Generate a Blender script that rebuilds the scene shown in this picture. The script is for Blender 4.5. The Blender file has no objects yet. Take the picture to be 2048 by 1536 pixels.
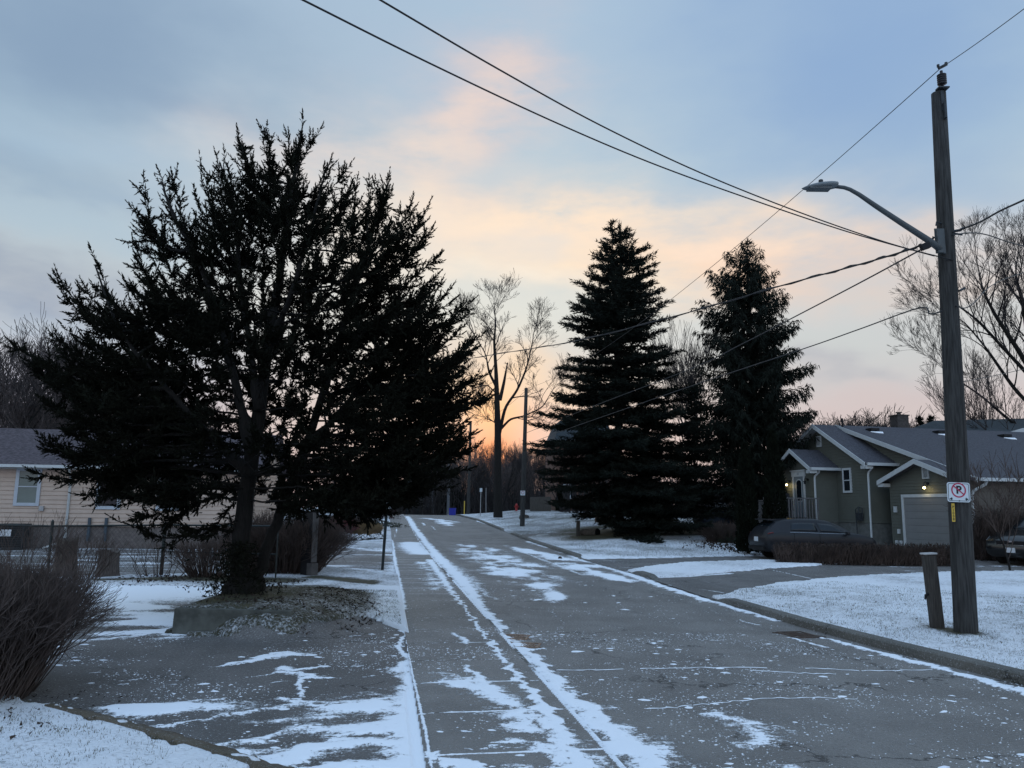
import bpy, math, random
import numpy as np
from mathutils import Vector, Matrix
random.seed(7); rng = np.random.default_rng(7)
sc = bpy.context.scene
col = sc.collection
rad = math.radians

# ------------------------------------------------------------------ camera
FPX, PITCH, ROLL, EYE = 1580.0, rad(8.9), 0.012, 1.75
cam = bpy.data.cameras.new('camera'); co = bpy.data.objects.new('camera', cam); col.objects.link(co)
CM = Matrix.Rotation(math.pi/2 + PITCH, 3, 'X') @ Matrix.Rotation(ROLL, 3, 'Z')
co.matrix_world = Matrix.Translation((0, 0, EYE)) @ CM.to_4x4()
cam.sensor_width = 36; cam.lens = FPX/2048*36; cam.clip_end = 3000; cam.clip_start = 0.05
sc.camera = co
CMn = np.array(CM)

def ray(px, py):
    return CMn @ np.array([(px-1024)/FPX, (768-py)/FPX, -1.0])
def at(px, py, Y):
    """the point seen at photo pixel px,py that lies Y metres ahead"""
    d = ray(px, py); t = Y/d[1]
    return np.array([d[0]*t, Y, EYE + d[2]*t])
def s2l(c):
    return tuple(((v/255)/12.92 if v/255 <= .04045 else ((v/255+.055)/1.055)**2.4) for v in c)

# ------------------------------------------------------------------ world
SUNPX = (985, 905)
sd = ray(*SUNPX); sd /= np.linalg.norm(sd)
SAZ, SEL = math.atan2(sd[0], sd[1]), math.asin(sd[2])
W = bpy.data.worlds.new("World"); sc.world = W; W.use_nodes = True
nt = W.node_tree; N = nt.nodes; L = nt.links; N.clear()
def wn(t, **k):
    n = N.new(t)
    for a, b in k.items(): setattr(n, a, b)
    return n
def wset(sock, v):
    if hasattr(v, 'links'): L.new(v, sock)
    else: sock.default_value = v
def wm(op, a, b=0.0, c=None, clamp=False):
    n = wn('ShaderNodeMath', operation=op, use_clamp=clamp)
    wset(n.inputs[0], a); wset(n.inputs[1], b)
    if c is not None: wset(n.inputs[2], c)
    return n.outputs[0]
tc = wn('ShaderNodeTexCoord'); sep = wn('ShaderNodeSeparateXYZ'); L.new(tc.outputs['Generated'], sep.inputs[0])
X_, Y_, Z_ = sep.outputs
az0 = wm('ARCTAN2', X_, Y_); el0 = wm('ARCSINE', Z_)
# soft large wisps that bend every cloud edge
mp = wn('ShaderNodeMapping'); L.new(tc.outputs['Generated'], mp.inputs[0]); mp.inputs['Scale'].default_value = (3.2, 3.2, 7.0)
nz = wn('ShaderNodeTexNoise'); nz.inputs['Scale'].default_value = 1.6; nz.inputs['Detail'].default_value = 4; nz.inputs['Roughness'].default_value = .55
L.new(mp.outputs[0], nz.inputs['Vector'])
sc3 = wn('ShaderNodeSeparateColor'); L.new(nz.outputs['Color'], sc3.inputs[0])
w1 = wm('SUBTRACT', sc3.outputs[0], .5); w2 = wm('SUBTRACT', sc3.outputs[1], .5)
az = wm('MULTIPLY_ADD', w1, .30, az0); el = wm('MULTIPLY_ADD', w2, .13, el0)
mp2 = wn('ShaderNodeMapping'); L.new(tc.outputs['Generated'], mp2.inputs[0]); mp2.inputs['Scale'].default_value = (5, 5, 16); mp2.inputs['Rotation'].default_value = (.25, .35, 0)
nz2 = wn('ShaderNodeTexNoise'); nz2.inputs['Scale'].default_value = 1.5; nz2.inputs['Detail'].default_value = 6; nz2.inputs['Roughness'].default_value = .6
L.new(mp2.outputs[0], nz2.inputs['Vector'])
nzc = wm('MULTIPLY_ADD', wm('SUBTRACT', nz2.outputs[0], .5), 2.6, .5, clamp=True)
ramp = wn('ShaderNodeValToRGB'); cr = ramp.color_ramp
stops = [(0.0, (150, 140, 150)), (.50, (186, 172, 178)), (.535, (208, 197, 196)), (.575, (208, 213, 212)), (.63, (190, 211, 219)), (.70, (172, 196, 217)), (.80, (150, 177, 206)), (1.0, (165, 190, 225))]
cr.elements[0].position = 0; cr.elements[0].color = (*s2l(stops[0][1]), 1)
cr.elements[1].position = 1; cr.elements[1].color = (*s2l(stops[-1][1]), 1)
for p, c in stops[1:-1]:
    e = cr.elements.new(p); e.color = (*s2l(c), 1)
elc = wm('MULTIPLY_ADD', el0, 1/math.pi*1.0, .5)
L.new(elc, ramp.inputs[0])
cur = ramp.outputs[0]
def blob(px, py, wx, wy, rot, colr, amt, useN=0.0, warp=1.0):
    """a cloud patch in the sky: centre and half-sizes given as bearings"""
    global cur
    d = ray(px, py); d = d/np.linalg.norm(d)
    a, e = math.atan2(d[0], d[1]), math.asin(d[2])
    sa, se = wx/FPX, wy/FPX
    A = wm('SUBTRACT', az if warp else az0, a); E_ = wm('SUBTRACT', el if warp else el0, e)
    c, s = math.cos(rot), math.sin(rot)
    u = wm('ADD', wm('MULTIPLY', A, c/sa), wm('MULTIPLY', E_, s/sa))
    v = wm('SUBTRACT', wm('MULTIPLY', E_, c/se), wm('MULTIPLY', A, s/se))
    q = wm('ADD', wm('MULTIPLY', u, u), wm('MULTIPLY', v, v))
    g = wm('POWER', 2.718, wm('MULTIPLY', q, -1.0))
    if useN:
        g = wm('MULTIPLY', g, wm('MULTIPLY_ADD', nzc, 2*useN, 1-useN))
    f = wm('MULTIPLY', g, amt, clamp=True)
    mx = wn('ShaderNodeMix', data_type='RGBA'); L.new(f, mx.inputs[0]); L.new(cur, mx.inputs[6]); mx.inputs[7].default_value = (*s2l(colr), 1)
    cur = mx.outputs[2]
blob(120, 60, 520, 260, 0, (122, 148, 180), .8)
blob(1750, 130, 480, 320, 0, (134, 166, 208), .85)
blob(400, 230, 420, 40, -.12, (132, 156, 184), .45, .3)
blob(60, 350, 300, 40, -.1, (128, 150, 176), .55, .3)
blob(40, 580, 260, 60, -.15, (116, 132, 164), .65, .3)
blob(120, 680, 320, 80, 0, (176, 196, 214), .6, .3)
blob(150, 470, 260, 45, -.1, (160, 188, 208), .5)
blob(900, 120, 400, 180, 0, (168, 188, 212), .45, .4)
blob(1000, 210, 130, 150, -.7, (212, 203, 206), .7, .8)
blob(960, 255, 80, 130, -.75, (232, 213, 205), .75, .9)
blob(600, 330, 220, 60, .05, (222, 216, 214), .6, .4)
blob(840, 330, 260, 95, 0, (230, 216, 208), .7, .8)
blob(1050, 345, 120, 40, 0, (178, 203, 218), .5, .3)
blob(1060, 480, 380, 80, 0, (249, 225, 204), .85, .7)
blob(1250, 540, 330, 60, .03, (251, 229, 202), .8, .7)
blob(1580, 530, 260, 60, .0, (248, 214, 190), .75, .6)
blob(1120, 452, 230, 30, .04, (255, 230, 204), .8, .8)
blob(1080, 570, 200, 28, 0, (250, 236, 218), .7, .8)
blob(1450, 500, 180, 26, -.05, (253, 226, 204), .7, .8)
blob(1700, 800, 340, 55, 0, (203, 196, 200), .6, .3)
blob(1090, 500, 70, 25, 0, (226, 220, 214), .6, .3)
blob(1950, 560, 260, 60, 0, (222, 205, 196), .6, .4)
blob(760, 540, 330, 130, 0, (236, 228, 218), .65, .3)
blob(200, 330, 330, 110, 0, (166, 192, 214), .5, .3)
blob(1050, 640, 420, 60, 0, (212, 222, 220), .6, .2)
blob(1600, 700, 330, 60, 0, (198, 206, 206), .6, .2)
blob(1660, 738, 70, 26, -.2, (176, 180, 190), .7, .3)
blob(1000, 770, 180, 75, 0, (248, 216, 178), .7, .3)
blob(1010, 890, 200, 50, 0, (236, 182, 165), .5, .2)
blob(985, 825, 62, 50, 0, (255, 200, 146), .8, .1, 0)
blob(985, 915, 52, 50, 0, (252, 148, 96), .9, .1, 0)
blob(1700, 830, 400, 45, 0, (206, 190, 190), .5, .2)
blob(120, 800, 260, 90, 0, (160, 165, 190), .6, .2)
# unseen sky behind and overhead: brightness and blue added to light the snow
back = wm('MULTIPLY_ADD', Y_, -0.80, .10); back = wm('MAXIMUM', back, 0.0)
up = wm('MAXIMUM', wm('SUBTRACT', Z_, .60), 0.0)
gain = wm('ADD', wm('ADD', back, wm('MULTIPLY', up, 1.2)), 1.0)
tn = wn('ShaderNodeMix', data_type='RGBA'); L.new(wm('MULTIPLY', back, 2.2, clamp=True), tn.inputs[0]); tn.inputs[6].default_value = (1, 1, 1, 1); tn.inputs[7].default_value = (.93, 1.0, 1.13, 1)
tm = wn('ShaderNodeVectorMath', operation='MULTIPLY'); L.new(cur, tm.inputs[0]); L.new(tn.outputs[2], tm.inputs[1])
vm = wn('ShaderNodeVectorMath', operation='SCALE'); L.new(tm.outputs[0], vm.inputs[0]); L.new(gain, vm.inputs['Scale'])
sky = wn('ShaderNodeTexSky', sky_type='NISHITA'); sky.sun_disc = False; sky.sun_elevation = max(SEL, rad(1.0)); sky.sun_rotation = SAZ
sky.air_density = 1.2; sky.dust_density = 2.0
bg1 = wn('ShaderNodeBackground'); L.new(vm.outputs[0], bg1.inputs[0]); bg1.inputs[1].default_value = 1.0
bg2 = wn('ShaderNodeBackground'); L.new(sky.outputs[0], bg2.inputs[0]); bg2.inputs[1].default_value = .006
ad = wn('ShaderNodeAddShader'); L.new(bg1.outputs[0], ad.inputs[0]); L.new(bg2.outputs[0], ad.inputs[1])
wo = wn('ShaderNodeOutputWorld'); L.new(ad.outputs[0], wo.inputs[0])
W.cycles.sampling_method = 'MANUAL'; W.cycles.sample_map_resolution = 512

sun = bpy.data.lights.new('sun', 'SUN'); sun.energy = .12; sun.angle = rad(3); sun.color = (1, .62, .38)
so = bpy.data.objects.new('sun', sun); col.objects.link(so)
so.rotation_euler = Vector((-sd[0], -sd[1], -sd[2])).to_track_quat('-Z', 'Y').to_euler()

sc.view_settings.view_transform = 'Standard'; sc.view_settings.look = 'None'
sc.view_settings.exposure = 0.0; sc.view_settings.gamma = 1
sc.cycles.use_denoising = True
sc.cycles.max_bounces = 5; sc.cycles.diffuse_bounces = 2; sc.cycles.glossy_bounces = 2; sc.cycles.transparent_max_bounces = 6

# ------------------------------------------------------------------ materials
MATS = {}
class NT:
    def __init__(s, name):
        s.m = bpy.data.materials.new(name); s.m.use_nodes = True; s.t = s.m.node_tree; s.n = s.t.nodes; s.l = s.t.links
        s.b = s.n['Principled BSDF']
    def new(s, t, **k):
        n = s.n.new(t)
        for a, b in k.items(): setattr(n, a, b)
        return n
    def set(s, sock, v):
        if hasattr(v, 'links'): s.l.new(v, sock)
        else: sock.default_value = v
    def math(s, op, a, b=0.0, c=None, clamp=False):
        n = s.new('ShaderNodeMath', operation=op, use_clamp=clamp); s.set(n.inputs[0], a); s.set(n.inputs[1], b)
        if c is not None: s.set(n.inputs[2], c)
        return n.outputs[0]
    def coord(s, kind='Object'):
        return s.new('ShaderNodeTexCoord').outputs[kind]
    def noise(s, scale, detail=3, rough=.55, vec=None, stretch=None, rot=None, colr=False):
        if vec is None: vec = s.coord()
        if stretch or rot:
            m = s.new('ShaderNodeMapping'); s.l.new(vec, m.inputs[0])
            if stretch: m.inputs['Scale'].default_value = stretch
            if rot: m.inputs['Rotation'].default_value = rot
            vec = m.outputs[0]
        n = s.new('ShaderNodeTexNoise'); n.inputs['Scale'].default_value = scale; n.inputs['Detail'].default_value = detail; n.inputs['Roughness'].default_value = rough
        s.l.new(vec, n.inputs['Vector']); return n.outputs['Color' if colr else 0]
    def mix(s, f, a, b):
        n = s.new('ShaderNodeMix', data_type='RGBA'); s.set(n.inputs[0], f)
        s.set(n.inputs[6], a if hasattr(a, 'links') else (*a, 1)); s.set(n.inputs[7], b if hasattr(b, 'links') else (*b, 1)); return n.outputs[2]
    def step(s, v, lo, hi):
        n = s.new('ShaderNodeMapRange', interpolation_type='SMOOTHSTEP'); s.set(n.inputs[0], v); n.inputs[1].default_value = lo; n.inputs[2].default_value = hi
        return n.outputs[0]
    def bump(s, h, dist, strength=1.0):
        n = s.new('ShaderNodeBump'); n.inputs['Strength'].default_value = strength; n.inputs['Distance'].default_value = dist; s.l.new(h, n.inputs['Height'])
        s.l.new(n.outputs[0], s.b.inputs['Normal'])
def basic(name, c, rough=.7, var=.25, scale=8, bump=0.0, metal=0.0, stretch=None, spec=.3, c2=None):
    if name in MATS: return MATS[name]
    t = NT(name)
    f = t.noise(scale, 4, .6, stretch=stretch)
    c2 = c2 or tuple(v*(1-var) for v in c); c1 = tuple(min(1, v*(1+var)) for v in c)
    t.set(t.b.inputs['Base Color'], t.mix(t.step(f, .3, .7), c2, c1))
    t.b.inputs['Roughness'].default_value = rough; t.b.inputs['Metallic'].default_value = metal; t.b.inputs['Specular IOR Level'].default_value = spec
    if bump: t.bump(t.noise(scale*3, 4, .6, stretch=stretch), bump)
    MATS[name] = t.m; return t.m

SNOW = (.86, .89, .93)
def ground_mat(name, c1, c2, speck, joints=False, kind='asphalt'):
    t = NT(name)
    at_ = t.new('ShaderNodeAttribute', attribute_name='cover'); cov = at_.outputs['Fac']
    uv = t.coord('UV'); ob = t.coord()
    big = t.noise(.8, 4, .6, ob); med = t.noise(7, 4, .6, ob); fine = t.noise(13, 6, .85, ob); grit = t.noise(34, 5, .88, ob)
    drift = t.noise(3.0, 5, .65, uv, stretch=(1.0, 3.4, 1), rot=(0, 0, .30))
    base = t.mix(t.step(big, .35, .65), c1, c2)
    if kind == 'asphalt' and not joints:
        lane = t.noise(.9, 3, .6, uv, stretch=(1.0, .05, 1)); base = t.mix(t.math('MULTIPLY', t.step(lane, .50, .68), .35), base, tuple(v*.62 for v in c1))
        vo = t.new('ShaderNodeTexVoronoi', feature='DISTANCE_TO_EDGE'); vo.inputs['Scale'].default_value = .42
        wv = t.new('ShaderNodeVectorMath', operation='ADD'); t.l.new(ob, wv.inputs[0]); sc_ = t.new('ShaderNodeVectorMath', operation='SCALE'); t.l.new(t.noise(2.2, 5, .6, ob, colr=True), sc_.inputs[0]); sc_.inputs['Scale'].default_value = .9; t.l.new(sc_.outputs[0], wv.inputs[1]); t.l.new(wv.outputs[0], vo.inputs['Vector'])
        crk = t.math('MULTIPLY', t.step(vo.outputs['Distance'], .012, .003), t.step(t.noise(.5, 2, .5, ob), .46, .56))
        base = t.mix(crk, base, tuple(v*.35 for v in c1))
    base = t.mix(t.math('MULTIPLY', t.step(grit, .55, .68), speck), base, tuple(min(1, v*2.3) for v in c2))
    base = t.mix(t.math('MULTIPLY', t.step(grit, .47, .36), speck), base, tuple(v*.42 for v in c1))
    if kind == 'asphalt':
        m = t.math('ADD', cov, t.math('MULTIPLY_ADD', drift, .50, -.25))
        m = t.math('ADD', m, t.math('MULTIPLY_ADD', fine, 1.15, -.575))
        m = t.math('ADD', m, t.math('MULTIPLY_ADD', grit, .80, -.40))
        if joints:
            sp = t.new('ShaderNodeSeparateXYZ'); t.l.new(uv, sp.inputs[0])
            fr = t.math('FRACT', t.math('DIVIDE', sp.outputs[1], 1.17))
            dd = t.math('MULTIPLY', t.math('ABSOLUTE', t.math('SUBTRACT', fr, .5)), 1.17)
            dd = t.math('ADD', dd, t.math('MULTIPLY_ADD', med, .012, -.006))
            j = t.step(dd, .026, .008)
            base = t.mix(t.step(dd, .012, .006), base, tuple(v*.3 for v in c1))
            m = t.math('ADD', m, t.math('MULTIPLY', j, t.math('MULTIPLY_ADD', med, .9, .0)))
        mask = t.step(m, .47, .66)
        # frost caught in the pores of the surface
        fl = t.math('MULTIPLY', t.step(grit, .55, .66), t.step(t.math('ADD', cov, t.math('MULTIPLY_ADD', med, .3, -.15)), -.25, .32))
        mask = t.math('MAXIMUM', mask, t.math('MULTIPLY', fl, .75))
    else:
        tuft = t.noise(26, 4, .72, ob); m = t.math('ADD', cov, t.math('MULTIPLY_ADD', tuft, 1.0, -.47)); m = t.math('ADD', m, t.math('MULTIPLY_ADD', med, .25, -.125))
        mask = t.step(m, .30, .62)
    t.set(t.b.inputs['Base Color'], t.mix(mask, base, SNOW))
    t.set(t.b.inputs['Roughness'], t.math('MULTIPLY_ADD', mask, .1, .72)); t.b.inputs['Specular IOR Level'].default_value = .25
    h = t.math('ADD', t.math('MULTIPLY', grit, .25 if kind == 'asphalt' else .4), t.math('MULTIPLY', mask, .8))
    if kind != 'asphalt': h = t.math('ADD', h, t.math('MULTIPLY', t.noise(26, 4, .72, ob), 1.6))
    t.bump(h, .010 if kind == 'asphalt' else .022)
    MATS[name] = t.m; return t.m
M_ROAD = ground_mat('worn_asphalt', (.162, .151, .140), (.212, .200, .186), .9)
M_DRIVE = ground_mat('old_driveway_asphalt', (.115, .108, .102), (.160, .150, .142), .85)
M_WALK = ground_mat('sidewalk_concrete', (.175, .164, .152), (.230, .216, .200), .6, True)
M_LAWN = ground_mat('dusted_grass', (.045, .045, .028), (.085, .078, .05), .6, kind='grass')
M_KERB = ground_mat('kerb_concrete', (.10, .098, .088), (.135, .130, .115), .6)

M_BARK = basic('pole_wood', (.036, .036, .035), .9, .5, 5, .012, stretch=(9, 9, .5))
M_POST = basic('post_wood', (.050, .045, .040), .9, .4, 6, .008, stretch=(9, 9, .6))
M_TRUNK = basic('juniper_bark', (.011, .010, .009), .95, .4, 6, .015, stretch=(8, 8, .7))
M_TWIG = basic('bare_twigs', (.030, .026, .026), .9, .3, 3)
M_TWIGP = basic('pale_bare_twigs', (.075, .062, .060), .9, .3, 3)
M_TWIGR = basic('brown_hedge_twigs', (.060, .043, .036), .9, .4, 3)
M_TWIGG = basic('grey_brown_shrub_twigs', (.075, .058, .052), .9, .4, 3)
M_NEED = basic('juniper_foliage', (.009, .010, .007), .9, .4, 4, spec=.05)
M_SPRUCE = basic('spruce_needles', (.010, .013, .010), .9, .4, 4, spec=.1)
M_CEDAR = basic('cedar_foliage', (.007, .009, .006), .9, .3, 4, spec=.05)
M_GRAS = basic('grass_blades', (.07, .065, .035), .8, .5, 2)
M_DRYG = basic('dry_ornamental_grass', (.20, .14, .075), .8, .4, 4)
M_BUSH = basic('dark_bush_leaves', (.025, .032, .02), .8, .4, 4)
M_RED = basic('red_stems', (.10, .02, .025), .8, .4, 4)
M_SNOW = basic('snow_clump', SNOW, .7, .03, 6, .01)
M_METAL = basic('galvanised_metal', (.28, .29, .30), .5, .15, 9, metal=.5)
M_DKMET = basic('dark_metal', (.03, .035, .04), .5, .3, 9, metal=.3)
M_LAMPG = basic('lamp_grey_paint', (.13, .15, .16), .5, .08, 9)
M_ARM = basic('arm_dark_grey', (.06, .07, .075), .5, .08, 9)
M_CABLE = basic('black_cable', (.012, .013, .016), .5, .2, 9)
M_WHITE = basic('white_trim', (.42, .45, .46), .5, .05, 5)
M_GREEN = basic('green_vinyl_siding', (.090, .096, .082), .6, .06, 2.5)
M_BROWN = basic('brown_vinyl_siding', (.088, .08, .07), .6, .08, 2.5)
M_BEIGE = basic('beige_vinyl_siding', (.41, .325, .270), .6, .06, 2.5)
M_FOUND = basic('foundation_block', (.10, .105, .10), .9, .2, 6, .004)
M_ROOF = basic('grey_shingles', (.058, .058, .068), .9, .35, 14, .01)
M_ROOFD = basic('dark_shingles', (.035, .045, .052), .9, .3, 10, .01)
M_ROOFP = basic('purple_brown_shingles', (.066, .054, .062), .9, .5, 9, .01)
M_GLASS = basic('window_glass', (.008, .012, .016), .08, .2, 2, spec=.3)
M_GLASSL = basic('curtained_glass', (.10, .13, .12), .25, .1, 2, spec=.5)
M_GDOOR = basic('garage_door_paint', (.165, .17, .17), .6, .04, 3)
M_BRICK = basic('red_brown_brick', (.11, .065, .05), .9, .3, 14, .006)
M_CONC = basic('weathered_concrete', (.085, .088, .078), .95, .3, 5, .006)
M_CAR = basic('dark_grey_car_paint', (.014, .015, .018), .33, .05, 2, spec=.22)
M_CARB = basic('black_car_paint', (.010, .011, .012), .2, .05, 2, spec=.6)
M_CARN = basic('navy_car_paint', (.018, .026, .042), .2, .05, 2, spec=.6)
M_TYRE = basic('tyre_rubber', (.012, .012, .012), .9, .2, 9)
M_CHROME = basic('chrome', (.6, .62, .65), .15, .03, 9, metal=1)
M_TAILR = basic('tail_lamp_lens', (.10, .012, .012), .2, .1, 9)
M_PLATE = basic('plate_white', (.5, .53, .56), .5, .04, 9)
M_RUST = basic('rusty_iron', (.24, .165, .12), .8, .5, 30, .004)
M_BLACK = basic('matt_black', (.006, .006, .007), .7, .2, 4)
M_SIGNW = basic('sign_white', (.50, .56, .60), .5, .03, 6)
M_SIGNR = basic('sign_red', (.36, .02, .07), .5, .05, 6)
M_SIGNK = basic('sign_black', (.010, .014, .018), .5, .05, 6)
M_YEL = basic('yellow_tag', (.50, .34, .05), .5, .1, 9)
M_BLUE = basic('blue_bin_plastic', (.02, .03, .30), .5, .1, 6)
M_REDP = basic('red_paint', (.30, .03, .03), .5, .1, 6)
M_GPOST = basic('green_sign_post', (.014, .02, .02), .5, .2, 9)
M_FENCEW = basic('weathered_fence_boards', (.06, .055, .05), .9, .35, 6, .006, stretch=(8, 8, .6))
M_DECK = basic('grey_deck_wood', (.10, .095, .095), .9, .3, 6, .004, stretch=(6, 6, 1))
M_LOG = basic('log_bark', (.07, .058, .048), .95, .4, 8, .02)
M_STUMP = basic('stump_wood', (.12, .10, .088), .95, .4, 9, .02, stretch=(6, 6, 1))
M_LEAFL = basic('dead_leaves', (.03, .022, .018), .9, .5, 6)
def emis(name, c, s):
    t = NT(name); t.b.inputs['Emission Color'].default_value = (*c, 1); t.b.inputs['Emission Strength'].default_value = s; t.b.inputs['Base Color'].default_value = (*c, 1); MATS[name] = t.m; return t.m
M_BULB = emis('lit_bulb', (1, .78, .35), 14)

# ------------------------------------------------------------------ object helpers
def tag(o, label=None, cat=None, group=None, kind=None):
    if label: o['label'] = label
    if cat: o['category'] = cat
    if group: o['group'] = group
    if kind: o['kind'] = kind
    return o
def thing(name, loc, label, cat, group=None, kind=None):
    o = bpy.data.objects.new(name, None); col.objects.link(o); o.location = tuple(float(v) for v in loc); o.empty_display_size = .2
    return tag(o, label, cat, group, kind)
def wloc(o):
    p = np.zeros(3)
    while o: p += np.array(o.location); o = o.parent
    return p
def mesh_obj(name, V, F, mat, parent=None, smooth=False, loc=None, tri=None):
    """V world coordinates; F list of index tuples or an int array (n,k)"""
    V = np.asarray(V, float)
    base = wloc(parent) if parent else (np.array(loc, float) if loc is not None else np.zeros(3))
    V = V - base
    me = bpy.data.meshes.new(name)
    if isinstance(F, np.ndarray):
        n, k = F.shape
        me.vertices.add(len(V)); me.vertices.foreach_set('co', V.ravel())
        me.loops.add(n*k); me.loops.foreach_set('vertex_index', F.ravel().astype(np.int32))
        me.polygons.add(n); me.polygons.foreach_set('loop_start', np.arange(0, n*k, k, dtype=np.int32)); me.polygons.foreach_set('loop_total', np.full(n, k, np.int32))
        me.update(calc_edges=True)
    else:
        me.from_pydata([tuple(v) for v in V], [], F); me.update()
    if smooth: me.polygons.foreach_set('use_smooth', np.ones(len(me.polygons), bool))
    me.materials.append(mat)
    o = bpy.data.objects.new(name, me); col.objects.link(o)
    if parent: o.parent = parent
    elif loc is not None: o.location = tuple(float(v) for v in loc)
    return o
class MB:
    def __init__(s): s.V = []; s.F = []
    def add(s, V, F):
        b = len(s.V); s.V += [tuple(map(float, v)) for v in V]; s.F += [tuple(i+b for i in f) for f in F]; return s
    def box(s, c, size, ax=None, taper=1.0):
        c = np.array(c, float); h = np.array(size, float)/2
        A = np.eye(3) if ax is None else np.array(ax, float)
        V = []
        for k in (-1, 1):
            q = taper if k > 0 else 1
            for i, j in ((-1, -1), (1, -1), (1, 1), (-1, 1)):
                V.append(c + A[0]*h[0]*i*q + A[1]*h[1]*j*q + A[2]*h[2]*k)
        return s.add(V, [(3, 2, 1, 0), (4, 5, 6, 7), (0, 1, 5, 4), (1, 2, 6, 5), (2, 3, 7, 6), (3, 0, 4, 7)])
    def tube(s, P, R, n=8, cap=True, up=None):
        P = [np.array(p, float) for p in P]; R = [R]*len(P) if np.isscalar(R) else R
        V = []; F = []
        d = P[1]-P[0]; d = d/(np.linalg.norm(d)+1e-9); u = np.cross(d, [0, 0, 1.]) if abs(d[2]) < .9 else np.cross(d, [1., 0, 0]); u /= np.linalg.norm(u)
        for i, p in enumerate(P):
            d = P[min(i+1, len(P)-1)]-P[max(i-1, 0)]; d = d/(np.linalg.norm(d)+1e-9)
            u = u - d*np.dot(u, d); u /= np.linalg.norm(u)+1e-9; v = np.cross(d, u)
            for k in range(n):
                a = 2*math.pi*k/n; V.append(p + (u*math.cos(a)+v*math.sin(a))*R[i])
        for i in range(len(P)-1):
            for k in range(n):
                F.append((i*n+k, i*n+(k+1) % n, (i+1)*n+(k+1) % n, (i+1)*n+k))
        if cap: F.append(tuple(range(n-1, -1, -1))); F.append(tuple((len(P)-1)*n+k for k in range(n)))
        return s.add(V, F)
    def prism(s, poly, vec):
        n = len(poly); V = [np.array(p, float) for p in poly] + [np.array(p, float)+np.array(vec, float) for p in poly]
        return s.add(V, [tuple(range(n-1, -1, -1)), tuple(range(n, 2*n))] + [(i, (i+1) % n, n+(i+1) % n, n+i) for i in range(n)])
    def build(s, name, mat, parent=None, smooth=False, loc=None):
        return mesh_obj(name, s.V, s.F, mat, parent, smooth, loc)
def single(o, label, cat, group=None, kind=None): return tag(o, label, cat, group, kind)

# ------------------------------------------------------------------ numpy noise
_perm = rng.random((256, 256))
def vnoise(x, y):
    xi = np.floor(x).astype(int); yi = np.floor(y).astype(int); fx = x-xi; fy = y-yi
    fx = fx*fx*(3-2*fx); fy = fy*fy*(3-2*fy)
    g = lambda a, b: _perm[a % 256, b % 256]
    return (g(xi, yi)*(1-fx)+g(xi+1, yi)*fx)*(1-fy)+(g(xi, yi+1)*(1-fx)+g(xi+1, yi+1)*fx)*fy
def fbm(x, y, o=4):
    r = 0; a = .5; t = 0
    for i in range(o): r = r+vnoise(x*2**i+17*i, y*2**i+5*i)*a; t += a; a *= .55
    return r/t
def sm(x, a, b):
    t = np.clip((x-a)/(b-a), 0, 1); return t*t*(3-2*t)

# ------------------------------------------------------------------ terrain
SWX = lambda y: -.157*y+.37                       # left edge of the sidewalk
KRP = np.array([(7.2, 0), (6.2, 5), (5.42, 8.68), (4.93, 10.67), (4.55, 12.6), (4.12, 15.8), (3.50, 21.8), (2.42, 29.5), (.85, 41.0), (-.55, 49.7), (-2.65, 62.3), (-5.0, 75), (-10, 100)])
KRX = lambda y: np.interp(y, KRP[:, 1], KRP[:, 0])
def g(x, y):
    x = np.asarray(x, float); y = np.asarray(y, float)
    b = np.interp(y, [0, 28, 40, 49, 62, 75, 82, 92, 105, 400], [0, 0, .12, .36, .77, 1.0, .95, .2, -.6, -.9])
    e = x - KRX(y)
    # lawns of the right-hand side climb towards the spruces and the far mound
    b = b + sm(e, .2, 5)*sm(y, 31, 40)*(1-sm(y, 44, 60))*.36
    b = b + sm(e, .3, 7)*sm(y, 42, 60)*(1-sm(y, 70, 95))*.60
    b = b + sm(x, 11, 17)*sm(y, 22, 30)*.12
    # raised bank that carries the juniper
    y0 = np.interp(x, [-4.5, -4.05, -3.0, -1.9], [11.16, 11.08, 10.3, 10.2])
    bank = sm(x, -4.56, -4.51)*(1-sm(x, -3.35, -1.9))*sm(y, y0, np.interp(x, [-4.2, -3, -2], [11.22, 11.25, 11.8]))*(1-sm(y, 13.5, 17))
    return b + .31*bank
_TT = 1.2*np.exp(np.linspace(0, math.log(800), 1400))
def G(px, py):
    d = ray(px, py); P = _TT[:, None]*d
    below = P[:, 2]+EYE < g(P[:, 0], P[:, 1])
    i = int(np.argmax(below)) if below.any() else len(_TT)-1
    tt = np.linspace(_TT[max(i-1, 0)], _TT[i], 60); P = tt[:, None]*d
    below = P[:, 2]+EYE < g(P[:, 0], P[:, 1]); i = int(np.argmax(below)) if below.any() else 59
    return np.array([P[i, 0], P[i, 1], P[i, 2]+EYE])
def GP(L_): return np.array([G(*q)[:2] for q in L_])

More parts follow.
